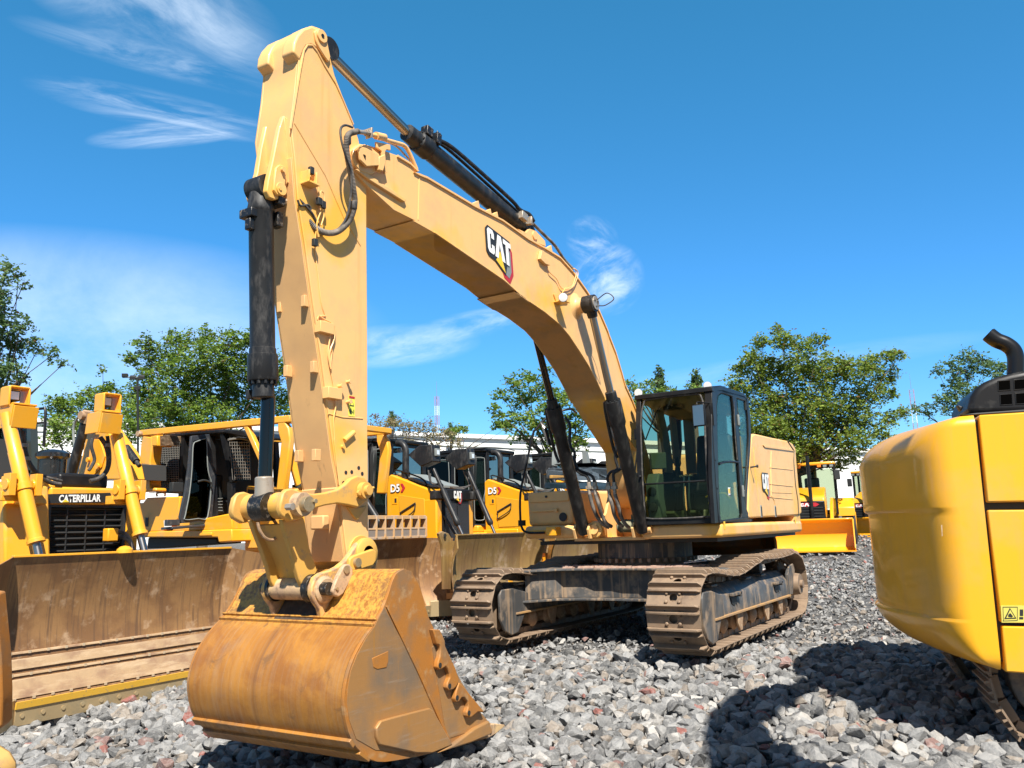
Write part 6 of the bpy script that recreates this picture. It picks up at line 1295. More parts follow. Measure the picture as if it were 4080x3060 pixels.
# right flank with handle
m = MB(); m.pyz([(-2.0, .9), (-2.0, 2.05), (-1.15, 2.1), (-1.0, 1.9), (-.9, .9)], .66, .84); fl = m.build('side_guard', paint_d, D1, bevel=.03, **L)
m = MB(); P = T('L1', [(100, 1175), (70, 1180), (62, 1250), (70, 1360), (100, 1388), (130, 1370), (145, 1310)], 0, 6.12); m.tube(P, .02, n=8, sub=4); m.build('grab_handle', paint_d, fl)
m = MB(); q = Q('L1', 85, 1420, 0, 6.07); m.obox(q, (.004, 0, 0), (0, .05, 0), (0, 0, .03)); m.build('data_plate', greyp, fl)
m = MB(); P = T('L1', [(0, 1080), (60, 1000), (150, 1010), (160, 1090), (60, 1110)], 0, 6.2); m.prism(P, X*-.3); m.build('cylinder_support', paint_d, D1, bevel=.02)
for s, pts in ((1, ((50, 380), (283, 1395), (305, 1520))), (-1, ((905, 545), (1092, 1335), (1122, 1440)))):
    yc = -4.83
    a = Q('L1', *pts[0], 1, yc); b = Q('L1', *pts[1], 1, yc+.42); c = Q('L1', *pts[2], 1, yc+.5)
    ax = (b-a).normalized(); Lb = (b-a).length
    m = MB(); m.lathe(a, ax, [(0, .04), (.01, .072), (Lb*.3, .073), (Lb*.305, .077), (Lb*.55, .077), (Lb*.553, .09), (Lb*.60, .09), (Lb*.603, .075), (Lb-.05, .075), (Lb-.04, .092), (Lb-.005, .092), (Lb, .05)], n=30); cy = m.build('lift_cylinder', paint_d, D1)
    m = MB(); m.cyl(b, c+ax*.3, .045, n=24); m.build('rod', chrome, cy)
    m = MB()
    q = a+ax*(Lb*.56)
    for dx_ in (-.14, .14): m.obox(q+X*dx_, (.035, 0, 0), (0, .07, 0), (0, 0, .12)); m.cyl(q+X*dx_-X*.05, q+X*dx_+X*.05, .06, n=16)
    m.obox(q+Vector((0, -.12, -.12)), (.19, 0, 0), (0, .07, 0), (0, 0, .05)); m.build('trunnion_yoke', paint_d, D1, bevel=.012)
    # guard box + lamp on top
    top_ = a
    g0 = Q('L1', *( (165, 400) if s > 0 else (835, 450)), 1, yc+.06)
    m = MB(); m.obox(g0+Vector((0, .08, -.03)), (.135, 0, 0), (0, .012, 0), (0, .02, .12)); m.obox(g0+Vector((0, -.07, .10)), (.135, 0, 0), (0, .14, .02), (0, 0, .01)); m.obox(g0+Vector((.135, -.07, -.02)), (.01, 0, 0), (0, .14, 0), (0, .02, .125)); m.build('hose_guard', paint_d, D1, bevel=.004)
    l0 = Q('L1', *((120, 262) if s > 0 else (840, 308)), 1, yc-.0)
    w = .108; m = MB()
    for (dx_, dz_, hx_, hz_) in ((w, 0, .012, w), (-w, 0, .012, w), (0, w, w, .012), (0, -w, w, .012)): m.obox(l0+Vector((dx_, 0, dz_)), (hx_, 0, 0), (0, .10, .0), (0, 0, hz_))
    m.box(0, 0, 0, 0, 0, 0) if 0 else None
    lh = m.build('lamp_guard', paint_d, D1, bevel=.01)
    m = MB(); m.obox(l0+Vector((.02, -.03, .02)), (.065, 0, 0), (0, .05, 0), (0, 0, .06)); m.obox(l0+Vector((.02, -.03, -.09)), (.02, 0, 0), (0, .02, 0), (0, 0, .05)); lb = m.build('work_lamp', dark, lh, bevel=.01)
    m = MB(); m.obox(l0+Vector((.02, .021, .02)), (.048, 0, 0), (0, .003, 0), (0, 0, .045)); m.build('lens', lampw, lb)
    m = MB(); m.cyl(l0-Z*.17, l0-Z*.135, .06, n=12); m.obox(l0+Vector((.02, 0, -.24)), (.09, 0, 0), (0, .06, 0), (0, 0, .07)); m.build('lamp_foot', paint_d, lh)
for pts, r in (([(180, 520), (190, 640), (215, 740), (260, 820), (320, 880), (400, 925), (470, 935)], .026), ([(165, 500), (200, 700), (240, 800), (330, 870), (480, 910)], .018),
              ([(780, 570), (825, 640), (845, 740), (830, 830), (770, 890), (700, 912)], .028), ([(835, 560), (852, 700), (845, 800), (800, 870), (740, 908)], .022)):
    m = MB(); m.tube(T('L1', pts, 1, -5.0), r, n=10, sub=5); m.build('hose', rubber, D1)
m = MB()
for (x, y) in ((196, 632), (215, 735), (838, 632)): q = Q('L1', x, y, 1, -4.97); m.cyl(q-Z*.02, q+Z*.02, .033, n=10)
m.build('hose_band', greyp, D1)
m = MB(); P = T('L1', [(720, 580), (710, 640), (735, 740), (710, 800), (690, 830)], 1, -5.6); m.tube(P, .022, n=8, sub=4); m.build('hanging_hose', rubber, D1)
# air cleaner
q = Q('L1', 400, 860, 0, 4.95); 
m = MB(); m.lathe(q-Z*.06, Z, [(0, .19), (.04, .2), (.05, .17), (.26, .175), (.29, .21), (.34, .21), (.38, .15), (.40, .03)], n=34); m.build('air_cleaner', surf('glossy_black', (.012, .012, .013), .22, coat=.3, dirt=(.12, .11, .10), dr=(.56, .8), ds=9), D1)
m = MB(); m.lathe(q-Z*.12, Z, [(0, .19), (.06, .2)], n=30); m.build('cleaner_base', paint_d, D1)
# cab of big dozer
XC = 4.75
m = MB(); P = T('L1', [(-60, 330), (60, 326), (285, 335), (295, 620), (300, 850), (-60, 870)], 0, XC)
m.prism([P[0], P[1], P[2], P[2]-Z*.08, P[0]-Z*.08], X*1.2); cb1 = m.build('cab', blackp, D1, bevel=.02)
m = MB()
for a, b in (((245, 345), (262, 850)), ((-40, 345), (-40, 860)), ((0, 860), (262, 855))):
    A, B_ = Q('L1', *a, 0, XC+.02), Q('L1', *b, 0, XC+.02); d = B_-A; m.obox((A+B_)/2, d/2, X*.05, d.cross(X).normalized()*.05)
    if a != (0, 860): A, B_ = A+X*1.15, B_+X*1.15; m.obox((A+B_)/2, d/2, X*.05, d.cross(X).normalized()*.05)
m.build('cab_frame', surf('dark_green_grey', (.03, .04, .038), .4), cb1)
m = MB(); m.prism(T('L1', [(-50, 345), (250, 345), (260, 855), (-50, 860)], 0, XC), X*-.004); m.build('cab_window', gld, cb1)
m = MB(); m.prism([p+X*.05 for p in T('L1', [(-50, 600), (240, 600), (250, 900), (-50, 900)], 0, XC)], X*.9); m.build('inner_wall', dark, cb1)
m = MB(); P = T('L1', [(290, 350), (350, 345), (355, 380), (340, 640)], 0, XC); m.tube(P, .02, n=8, sub=1); m.tube(T('L1', [(290, 460), (350, 455)], 0, XC), .014, n=8, sub=1); m.build('mirror_bar', blackp, D1)
m = MB(); m.prism(T('L1', [(0, 870), (100, 868), (120, 960), (0, 960)], 0, 6.0), X*-1); m.prism(T('L1', [(-80, 940), (30, 940), (40, 1600), (-80, 1600)], 0, 6.3), X*-.5); m.build('fender', paint_d, D1, bevel=.03)
m = MB(); q = Q('L1', 860, 1330, 1, -4.9); m.obox(q, (.07, 0, 0), (0, .06, 0), (0, 0, .08)); m.build('hose_manifold', paint_d, D1, bevel=.015)
for k in range(2): m = MB(); m.tube([q+Vector((-.08, 0, .05-.06*k)), q+Vector((-.18, .04, 0-.05*k)), q+Vector((-.26, .06, -.15)), q+Vector((-.28, .06, -.3))], .024, n=10); m.build('hose', hm, D1)
m = MB(); m.lathe(Vector((5.35, -4.05, 1.30)), Z, [(0, .09), (.04, .085), (.07, .05), (.08, .01)], n=20); m.build('blade_cap', paint_d, D1)
m = MB()
for s in (-1, 1): m.obox((5.22+s*1.15, -5.55, .3), (.12, 0, 0), (0, 1.2, .08), (0, 0, .16))
m.build('push_arm', paint_d, D1, bevel=.03)
# ---- yellow digging arm seen behind the big dozer
AR = thing('digger', 'yellow folded digging arm with black cylinder standing behind the big left bulldozer', 'digger', tuple(Q('L1', 700, 900, 0, 3.2)-Z*2.4))
m = MB(); m.prism(T('L1', [(690, 450), (740, 400), (800, 470), (960, 700), (1000, 900), (590, 900), (640, 700)], 0, 3.2), X*-.3); arm = m.build('arm', paint_d, AR, bevel=.02)
m = MB(); m.prism(T('L1', [(700, 600), (770, 590), (815, 720), (790, 800), (700, 890), (650, 870), (690, 760)], 0, 3.22), X*-.02); m.build('arm_web', paint_y, AR)
a, b = Q('L1', 665, 450, 0, 3.4), Q('L1', 550, 865, 0, 3.4); ax = (b-a).normalized(); m = MB(); m.lathe(a, ax, [(0, .05), (.02, .075), ((b-a).length, .08)], n=20); cy = m.build('arm_cylinder', black, AR)
m = MB(); m.cyl(a-ax*.18, a+ax*.02, .085, n=18); m.cyl(a-ax*.1-X*.12, a-ax*.1+X*.12, .07, n=14); m.build('cylinder_head', rusty, cy)
a, b = Q('L1', 980, 650, 0, 3.3), Q('L1', 1060, 760, 0, 3.3); m = MB(); m.cyl(a, b, .06, n=16); m.cyl(b, b+(b-a)*.3, .035, n=12); m.build('arm_cylinder', black, AR)
m = MB(); m.tube(T('L1', [(740, 385), (640, 390), (590, 440), (570, 520), (580, 660)], 0, 3.4), .02, n=8, sub=4); m.build('hose', greyp, AR)
m = MB()
for x, y, r in ((700, 480, .08), (762, 795, .05), (690, 745, .04)): q = Q('L1', x, y, 0, 3.24); m.cyl(q, q+X*.03, r, n=18)
m.build('pin_boss', paint_d, AR)
m = MB(); m.prism(T('L1', [(480, 710), (620, 715), (1050, 780), (1050, 900), (480, 900)], 0, 2.6), X*-.6); m.build('arm_base', surf('dark_grey_body', (.05, .05, .05), .5), AR)  # even dark grey block at the foot of the arm
# ================================================================== nearby excavator on the right
wy = surf('glossy_yellow_cowl', (.80, .385, .012), .35, alt=(.77, .365, .02), alts=.8, coat=.3, dirt=(.60, .33, .07), dr=(.5, .8), ds=1.5, bmp=.05, bs=14, streak=(.70, .34, .05), sr=(.52, .75), ss=(7, 7, .4))
TH = R(12.7); aF = Vector((-math.sin(TH), math.cos(TH), 0)); aN = Vector((math.cos(TH), math.sin(TH), 0))
P0 = QD('R2', 700, 1470, 5.8)
WD = 2.85
def rq(k, x, y, off=0):      # ray onto the near side plane (offset inward)
    d = ray(k, x, y); t = (P0-aN*off-CAM).dot(aN)/d.dot(aN); return CAM+d*t
ctr = P0-aN*(WD/2)
Lc_ = QD('R2', 155, 900, 6.0); 
REX = thing('excavator', 'glossy yellow excavator rear with rounded counterweight and curved black exhaust at the right edge', 'excavator', (ctr.x, ctr.y, -.3), TH)
def lq(p): return WM[REX.name] @ p
gap = lq(rq('R2', 640, 760)); zt = lq(rq('R2', 560, 418, .0)).z; zb = lq(rq('R2', 600, 1462)).z
zg0 = lq(rq('R2', 560, 795)).z; zg1 = lq(rq('R2', 560, 1268)).z
ygap_t, ygap_b = lq(rq('R2', 605, 415)).y, lq(rq('R2', 718, 1470)).y
REAR = -.52
def cw_mesh(rear, z0, z1):
    lv = []
    def ins(z):
        a = 0
        tr = .30; br = .42
        if z > z1-tr: u = (z-(z1-tr))/tr; a = .42*(1-math.sqrt(max(0, 1-u*u)))
        if z < z0+br: u = ((z0+br)-z)/br; a = .55*(1-math.sqrt(max(0, 1-u*u)))
        if zg1 < z < zg0: e = min(z-zg1, zg0-z); a += .036*min(1, e/.02)
        return a
    zs = list(np.linspace(z0, z0+.42, 12))+list(np.linspace(z0+.44, zg1-.005, 3))+[zg1+.002, zg1+.02]+list(np.linspace(zg1+.06, zg0-.06, 6))+[zg0-.02, zg0-.002]+list(np.linspace(zg0+.01, z1-.31, 4))+list(np.linspace(z1-.3, z1, 12))
    zs = sorted(set(zs)); vs = []; n = 0
    def plan(rear, a, yg):
        w = WD/2; K_ = [(w, yg-.008), (w, rear+.40+a*.5), (w-1.02, rear+a), (-(w-1.02), rear+a), (-w, rear+.40+a*.5), (-w, yg-.008)]
        out = [K_[0]]
        for i in range(1, 5):
            p_, c_, n_ = Vector(K_[i-1]), Vector(K_[i]), Vector(K_[i+1]); f = .26 if i in (1, 4) else .40
            s_ = c_+(p_-c_).normalized()*min(f, (p_-c_).length*.48); e_ = c_+(n_-c_).normalized()*min(f, (n_-c_).length*.48)
            for k in range(11): t = k/10; out.append(tuple(s_*(1-t)**2+c_*2*t*(1-t)+e_*t*t))
        out.append(K_[-1]); return out
    def umin(rr_):
        zz = (z0+z1)/2; M_ = WM[REX.name].inverted(); return min(2040+CAMF*((q-CAM).dot(rt))/((q-CAM).dot(fw)) for q in (M_ @ Vector((x, y, zz)) for x, y in plan(rr_, 0, gap.y)))
    lo_, hi_ = -3.0, gap.y-.46
    for _ in range(30):
        md = (lo_+hi_)/2
        if umin(md) < 3452: lo_ = md
        else: hi_ = md
    rear = lo_
    for z in zs:
        a = ins(z); yg = ygap_t+(ygap_b-ygap_t)*(z1-z)/(z1-z0); e = .05*max(0, 1-(z1-z)/.05)+.05*max(0, 1-(z-z0)/.05)
        ring = [Vector((x*(1-e/2), y, z)) for x, y in plan(rear, a, yg)]; vs += ring; n = len(ring)
    m = MB(); fs = []
    for j in range(len(zs)-1):
        for i in range(n): fs.append((j*n+i, j*n+(i+1) % n, (j+1)*n+(i+1) % n, (j+1)*n+i))
    fs += [tuple(range(n))[::-1], tuple(range((len(zs)-1)*n, len(zs)*n))]
    return m.add(vs, fs)
Lw = dict(world_=False)
cw_mesh(REAR+gap.y*0, zb, zt).build('counterweight', wy, REX, ang=50, **Lw)
w2 = WD/2
def sidep(pts, th=.05, off=0.0, name='side_door', mat=wy, k='R2', bev=.012):
    m = MB(); P = [lq(rq(k, x, y, off)) for x, y in pts]; m.prism([p-X*th for p in P], X*th); return m.build(name, mat, REX, bevel=bev, **Lw)
sidep([(618, 416), (1500, 360), (1500, 760), (652, 775)], .5); sidep([(655, 806), (1500, 800), (1500, 1290), (708, 1268)], .5, name='side_door')
sidep([(714, 1283), (1500, 1300), (1500, 1530), (728, 1472)], .5, name='side_skirt')
m = MB(); m.box(-w2+.06, w2-.06, lq(rq('R2', 600, 415)).y-.1, 2.6, zb+.05, zt-.03); m.build('inner_body', dark, REX, **Lw)
ye = lq(rq('R2', 1500, 800)).y
m = MB(); m.box(w2-.3, w2-.008, ye+.015, 3.35, zb+.42, zt-.12); m.build('side_door', wy, REX, bevel=.03, **Lw)
# long house front part out of frame, cab, boom
m = MB(); m.box(-w2+.02, w2-.02, ye+.02, 3.4, zb+.05, zb+.40); m.build('house_deck', wy, REX, bevel=.04, **Lw)
m = MB(); m.box(-w2+.05, -.3, 1.8, 3.3, zb+.45, zb+2.2); m.build('cab', blackp, REX, bevel=.05, **Lw)
m = MB(); P = T('R2', [(708, 1200), (716, 1198), (1000, 1196), (1000, 1268), (714, 1266)], 1, 0) if 0 else [lq(rq('R2', x, y)) for x, y in [(708, 1198), (1000, 1198), (1000, 1268), (712, 1268)]]
m.prism([p+X*.0 for p in P], X*.003); wl = m.build('warning_decal', surf('dull_yellow_decal', (.60, .52, .10), .5), REX, **Lw)
def ld(pts, mat, name, h=.004): m = MB(); m.prism([lq(rq('R2', x, y))+X*h for x, y in pts], X*.001); return m.build(name, mat, wl, **Lw)
ld([(716, 1203), (776, 1203), (776, 1205), (716, 1205)], decalb, 'decal_border'); ld([(716, 1260), (776, 1258), (776, 1260), (716, 1262)], decalb, 'decal_border'); ld([(775, 1203), (777, 1203), (777, 1260), (775, 1260)], decalb, 'decal_border'); ld([(716, 1203), (718, 1203), (720, 1262), (718, 1262)], decalb, 'decal_border')
ld([(722, 1253), (772, 1251), (745, 1207)], decalb, 'decal_symbol'); ld([(730, 1249), (765, 1247), (746, 1215)], MAT['dull_yellow_decal'], 'decal_symbol_field', .0055); ld([(738, 1244), (738, 1236), (746, 1228), (758, 1242), (752, 1246)], decalb, 'decal_pictogram', .007)
ld([(786, 1214), (800, 1214), (800, 1240), (786, 1240)], decalb, 'decal_pictogram'); ld([(784, 1245), (800, 1245), (800, 1254), (784, 1254)], decalb, 'decal_pictogram')
# scratches
for pts in ([(463, 868), (468, 866), (470, 912), (466, 915)], [(370, 1118), (395, 1120), (410, 1127), (408, 1131), (392, 1125)]):
    m = MB(); m.prism([lq(rq('R2', x, y, -.004 if pts[0][0] > 400 else .12)) for x, y in pts], X*.002)
    if pts[0][0] > 400: m.build('paint_scar', rusty, REX, **Lw)
# black hood with openings, exhaust
def hq(x, y, off=.55): return lq(rq('R1', x, y, off))
hb = MB(); O = [(1425, 662), (1424, 620), (1440, 545), (1475, 490), (1530, 450), (1600, 420), (1700, 392), (1792, 374), (2300, 330), (2300, 640)]
holes = [[(1620, 445), (1700, 440), (1703, 505), (1622, 510)], [(1724, 438), (1812, 432), (1815, 498), (1727, 503)], [(1632, 535), (1712, 530), (1716, 600), (1636, 605)], [(1734, 528), (1826, 522), (1830, 594), (1738, 598)]]
P = [hq(*p) for p in O]; hb.prism([p-X*.9 for p in P], X*.9); hood = hb.build('black_hood', surf('satin_black_hood', (.010, .010, .011), .42, dirt=(.04, .04, .038), dr=(.55, .85), ds=8, spec=.3), REX, bevel=.05, seg=4, **Lw)
for h in holes:
    m = MB(); P = [hq(*p) for p in h]; m.prism([p-X*.006 for p in P], X*.008); m.build('hood_opening', surf('void_black', (.002, .002, .002), .9, spec=0) if 'void_black' not in MAT else MAT['void_black'], hood, bevel=.012, **Lw)
    m = MB(); m.tube(P+[P[0]], .005, n=6, sub=1); m.build('opening_rim', blackp, hood, **Lw)
m = MB(); P = [hq(x, y, .4) for x, y in [(1370, 668), (1480, 655), (1800, 632), (2300, 600), (2300, 640), (1800, 652), (1480, 668)]]; m.prism([p-X*1.0 for p in P], X*1.0); m.build('hood_base', dark, REX, bevel=.01, **Lw)
E0 = [hq(x, y, .7) for x, y in [(1735, 400), (1738, 330), (1735, 280), (1715, 235), (1670, 200), (1610, 175), (1555, 135)]]
m = MB(); m.tube(E0, .062, n=22, sub=6); m.build('exhaust_pipe', surf('glossy_exhaust', (.008, .008, .009), .3, spec=.35), REX, **Lw)
m = MB(); e1 = E0[-1]; e0 = E0[-2]; d = (e1-e0).normalized(); m.cyl(e1-d*.02, e1+d*.004, .052, n=20); m.build('exhaust_opening', MAT['void_black'], REX, **Lw)
m = MB(); P = [hq(x, y, .9) for x, y in [(1350, 600), (1420, 625), (1430, 660), (1395, 655), (1370, 635)]]; m.prism(P, X*-.1); m.build('hood_scoop', dark, REX, bevel=.01, **Lw)
# undercarriage of the right machine
tc_ = lq(QD('R2', 770, 1560, 6.5))
def rex_tracks():
    for s in (1, -1):
        h = 1.12; r = h/2-.06; y0, y1 = -.08, 4.2; w = .5; xx = s*.98
        tr = bpy.data.objects.new('track', None); COL.objects.link(tr); tr.parent = REX; WM[tr.name] = Matrix.Identity(4)
        P = []
        for i in range(11): a = -math.pi/2+math.pi*i/10; P.append((y1-h/2+r*math.cos(a), h/2+r*math.sin(a)))
        for i in range(11): a = math.pi/2+math.pi*i/10; P.append((y0+h/2+r*math.cos(a), h/2+r*math.sin(a)))
        cu = [0]; n = len(P)
        for i in range(n): a, b = P[i], P[(i+1) % n]; cu.append(cu[-1]+math.hypot(b[0]-a[0], b[1]-a[1]))
        K = int(cu[-1]/.19); src = None
        for k in range(K):
            st = cu[-1]*k/K; i = 0
            while cu[i+1] < st: i += 1
            a, b = Vector(P[i]), Vector(P[(i+1) % n]); c = a.lerp(b, (st-cu[i])/(cu[i+1]-cu[i])); t = (b-a).normalized()
            M = Matrix(((0, 1, 0), (t.x, 0, t.y), (t.y, 0, -t.x))).to_4x4(); M.translation = (xx, c.x, c.y)
            if src is None: mm = MB(); mm.box(-.09, .09, -w/2, w/2, 0, .015); mm.box(-.075, -.06, -w/2, w/2, .01, .05); mm.box(-.0, .015, -w/2, w/2, .01, .045); mm.box(.06, .075, -w/2, w/2, .01, .045); mm.box(-.08, .08, -.09, -.05, -.07, 0); mm.box(-.08, .08, .05, .09, -.07, 0); src = o = mm.build('track_shoe', steel, tr, world_=False)
            else: o = src.copy(); COL.objects.link(o); o.parent = tr
            o.matrix_local = M
        m = MB(); m.box(xx-.17, xx+.17, y0+.6, y1-.6, .3, .8); m.cyl((xx-.1, y0+.56, .56), (xx+.1, y0+.56, .56), .36, n=24); m.build('track_frame', frameb, tr, bevel=.02, **Lw)
    m = MB(); m.cyl((0, 2.0, .6), (0, 2.0, zb+.12), .55, n=30); m.box(-.8, .8, 1.5, 2.6, .35, .65); m.build('car_body', frameb, REX, bevel=.01, **Lw)
rex_tracks()
# ================================================================== unseen shadow caster added outside the frame, built like an excavator
SHM = thing('excavator', 'unseen excavator-like shadow caster added outside the frame to shade the lower right gravel', 'excavator', (9.6, 10.2, -.45), 0)
m = MB(); P = [Vector((x, y, 5.0)) for x, y in [(5.62, 5.62), (5.9, 5.3), (6.3, 5.12), (6.95, 5.08), (7.7, 5.3), (8.4, 5.62), (8.75, 6.3), (8.85, 7.2), (8.6, 7.2), (8.2, 6.6), (7.7, 5.95), (7.0, 5.45), (6.4, 5.55)]]
m.prism(P, Z*.35); m.build('boom', paint_y, SHM, bevel=.04)  # added overhead slab, outline fitted to the shade wanted on the gravel
m = MB(); m.obox((9.0, 8.3, 4.0), (.2, 0, 0), (.2, 1.35, -1.3), (0, .2, .25)); m.build('caster_slab_root', paint_y, SHM, bevel=.05)
m = MB(); m.box(-1.4, 1.4, -.6, 3.6, 1.0, 2.4); m.build('house', paint_y, SHM, bevel=.1, **Lw)
for x in (-1.3, .8): m = MB(); m.box(x, x+.5, -1.2, 3.4, 0, .95); m.build('track', frameb, SHM, bevel=.2, **Lw)
# ================================================================== backhoe loaders in the distance
def blob_mat(n, c, r=.5): return MAT.get(n) or surf(n, c, r)
tyre = surf('tyre_rubber', (.03, .03, .03), .75, dirt=(.14, .12, .10), dr=(.5, .75), ds=5)
def backhoe(loc, rz, label, sc=1.0):
    t = thing('backhoe_loader', label, 'backhoe loader', tuple(loc), rz, 'backhoe loaders at the back of the yard')
    L = dict(world_=False)
    # bucket
    sec = [(.62, .03), (.15, .03), (-.05, .12), (-.16, .35), (-.14, .62), (-.02, .85), (.12, .92)]
    m = MB()
    m.v = []; m.f = []
    vs = [(s*1.2, y, z) for s in (-1, 1) for y, z in sec]+[(s*1.2, y-.03, z-.03) for s in (-1, 1) for y, z in sec]; n = len(sec)
    fs = [(i, i+1, n+i+1, n+i) for i in range(n-1)]+[(2*n+i, 3*n+i, 3*n+i+1, 2*n+i+1) for i in range(n-1)]+[(0, n, 3*n, 2*n), (n-1, 3*n-1, 4*n-1, 2*n-1)]
    m.add(vs, fs); bk = m.build('loader_bucket', paint_y, t, **L)
    for s in (-1, 1): m = MB(); m.pyz(sec+[(.3, .75), (.66, .1)], s*1.2-.015, s*1.2+.015); m.build('bucket_side', paint_y, bk, **L)
    m = MB(); m.box(-1.22, 1.22, .55, .72, .0, .035); m.build('cutting_edge', paint_y, bk, **L)
    m = MB(); m.box(-1.2, 1.2, -.04, .12, .9, .95); m.build('bucket_rim', paint_y, bk, bevel=.01, **L)
    # chassis, hood, grille
    m = MB(); m.box(-.32, .32, -4.2, -1.1, .6, .95); m.build('chassis', paint_y, t, bevel=.03, **L)
    m = MB(); m.pyz([(-2.75, .95), (-2.75, 1.98), (-2.3, 1.95), (-1.25, 1.66), (-1.15, 1.5), (-1.15, .95)], -.46, .46); hd = m.build('hood', paint_y, t, bevel=.06, seg=3, **L)
    m = MB(); m.box(-.44, .44, -1.16, -1.10, .85, 1.50); g_ = m.build('grille', blackp, hd, bevel=.03, **L)
    m = MB()
    for i in range(5): m.box(-.38, .38, -1.10, -1.085, .92+i*.09, .95+i*.09)
    m.build('grille_slats', dark, g_, **L)
    sv = WM[t.name]; WM[t.name] = Matrix.Identity(4); m = MB(); m.add([(.30, -1.08, 1.33), (-.18, -1.08, 1.33), (-.28, -1.08, 1.39), (-.18, -1.08, 1.45), (.30, -1.08, 1.45)], [(0, 1, 2, 3, 4)]); m.build('emblem_backing', red, g_); cat_logo(g_, Vector((.28, -1.078, 1.34)), Vector((-.2, 0, 0)), Vector((0, 0, .10)), False); WM[t.name] = sv
    for s in (-1, 1):
        m = MB(); m.pyz([(-2.9, 1.45), (-2.6, 1.62), (-1.0, 1.25), (-.35, .75), (-.15, .4), (-.3, .3), (-.6, .65), (-1.2, 1.05), (-2.7, 1.3)], s*.62-.05, s*.62+.05); m.build('loader_arm', paint_y, t, bevel=.015, **L)
        m = MB(); m.cyl((s*.62, -2.2, .95), (s*.62, -1.1, 1.1), .05, n=12); m.build('lift_cylinder', black, t, **L)
        # wheels
        for (y, r, w) in ((-1.75, .44, .3), (-3.95, .72, .42)):
            m = MB(); m.lathe((s*(.86), y, r), (s, 0, 0), [(0, r*.6), (.02, r*.93), (.06, r), (w-.06, r), (w-.02, r*.93), (w, r*.6)], n=28); wh = m.build('tyre', tyre, t, **L)
            for i in range(16):
                a = 2*math.pi*i/16; m2 = None
            m = MB(); m.lathe((s*(.87+w*.6), y, r), (s, 0, 0), [(0, r*.2), (.02, r*.55), (w*.42, r*.6)], n=24); m.build('rim', paint_y, wh, **L)
        m = MB(); m.pyz([(-4.75, 1.25), (-4.55, 1.6), (-3.5, 1.62), (-3.15, 1.3), (-3.1, 1.0), (-3.3, 1.2), (-4.6, 1.2)], s*.55, s*1.28) if s > 0 else m.pyz([(-4.75, 1.25), (-4.55, 1.6), (-3.5, 1.62), (-3.15, 1.3), (-3.1, 1.0), (-3.3, 1.2), (-4.6, 1.2)], -1.28, -.55); m.build('fender', paint_y, t, bevel=.03, **L)
    m = MB(); m.cyl((-.05, -1.05, .7), (-.05, -1.05, 2.9), .055, n=12); m.build('exhaust_stack', blackp, t, **L)
    # cab
    m = MB(); m.box(-.82, .82, -4.5, -2.65, 2.70, 2.80); rf = m.build('cab_roof', paint_y, t, bevel=.03, **L); rf.name = 'cab'
    m = MB()
    for x in (-.76, .76):
        for y in (-4.4, -3.5, -2.8): m.box(x-.035, x+.035, y-.035, y+.035, 1.1, 2.7)
    for x in (-.76, .76): m.box(x-.03, x+.03, -4.4, -2.8, 1.1, 1.2)
    m.box(-.76, .76, -2.83, -2.77, 2.6, 2.7); m.box(-.76, .76, -4.43, -4.37, 1.1, 1.25); m.build('cab_frame', blackp, rf, **L)
    for pts in ([(-.74, -2.8, 1.15), (.74, -2.8, 1.15), (.74, -2.8, 2.65), (-.74, -2.8, 2.65)], [(.77, -2.8, 1.15), (.77, -4.4, 1.15), (.77, -4.4, 2.65), (.77, -2.8, 2.65)], [(-.77, -2.8, 1.15), (-.77, -4.4, 1.15), (-.77, -4.4, 2.65), (-.77, -2.8, 2.65)], [(-.74, -4.4, 1.3), (.74, -4.4, 1.3), (.74, -4.4, 2.65), (-.74, -4.4, 2.65)]):
        m = MB(); m.add(pts, [(0, 1, 2, 3)]); m.build('cab_window', gl, rf, **L)
    m = MB(); m.obox((0, -3.8, 1.5), (.25, 0, 0), (0, .25, 0), (0, 0, .2)); m.obox((0, -4.0, 1.95), (.24, 0, 0), (0, .06, 0), (0, 0, .4)); m.build('seat', navy, rf, bevel=.05, **L)
    m = MB(); m.tube([(.18*math.cos(a), -3.2+.05*math.sin(a), 1.75+.18*math.sin(a)) for a in [i*math.pi/6 for i in range(13)]], .015, n=6, sub=1); m.cyl((0, -3.05, 1.2), (0, -3.2, 1.75), .03, n=8); m.build('steering_wheel', dark, rf, **L)
    for x in (-.7, -.5, .5, .7): m = MB(); m.box(x-.07, x+.07, -2.64, -2.56, 2.60, 2.70); lp = m.build('roof_lamp', dark, rf, bevel=.01, **L); m = MB(); m.box(x-.05, x+.05, -2.56, -2.555, 2.62, 2.69); m.build('lens', greyp, lp, **L)
    for x in (-.32, .32): m = MB(); m.box(x-.06, x+.06, -2.62, -2.56, 2.62, 2.70); m.build('indicator', orange, rf, bevel=.01, **L)
    m = MB(); m.obox((.85, -2.55, 2.35), (.09, 0, 0), (0, .03, 0), (0, 0, .16)); m.obox((-.85, -2.55, 2.35), (.09, 0, 0), (0, .03, 0), (0, 0, .16)); m.build('mirror', dark, rf, bevel=.02, **L)
    # folded rear boom
    m = MB(); m.pyz([(-5.0, 1.0), (-5.3, 1.1), (-5.5, 2.5), (-5.25, 3.5), (-5.0, 3.55), (-4.95, 3.2), (-5.1, 2.4)], -.13, .13); m.build('rear_boom', paint_y, t, bevel=.02, **L)
    m = MB(); m.cyl((0, -5.0, 1.8), (0, -4.92, 3.2), .055, n=12); m.build('boom_ram', black, t, **L)
    m = MB(); m.box(-.75, .75, -4.9, -4.6, .55, 1.2); m.box(-.3, .3, -5.9, -5.1, .5, 1.1); m.build('stabiliser_frame', paint_y, t, bevel=.03, **L)
    return t
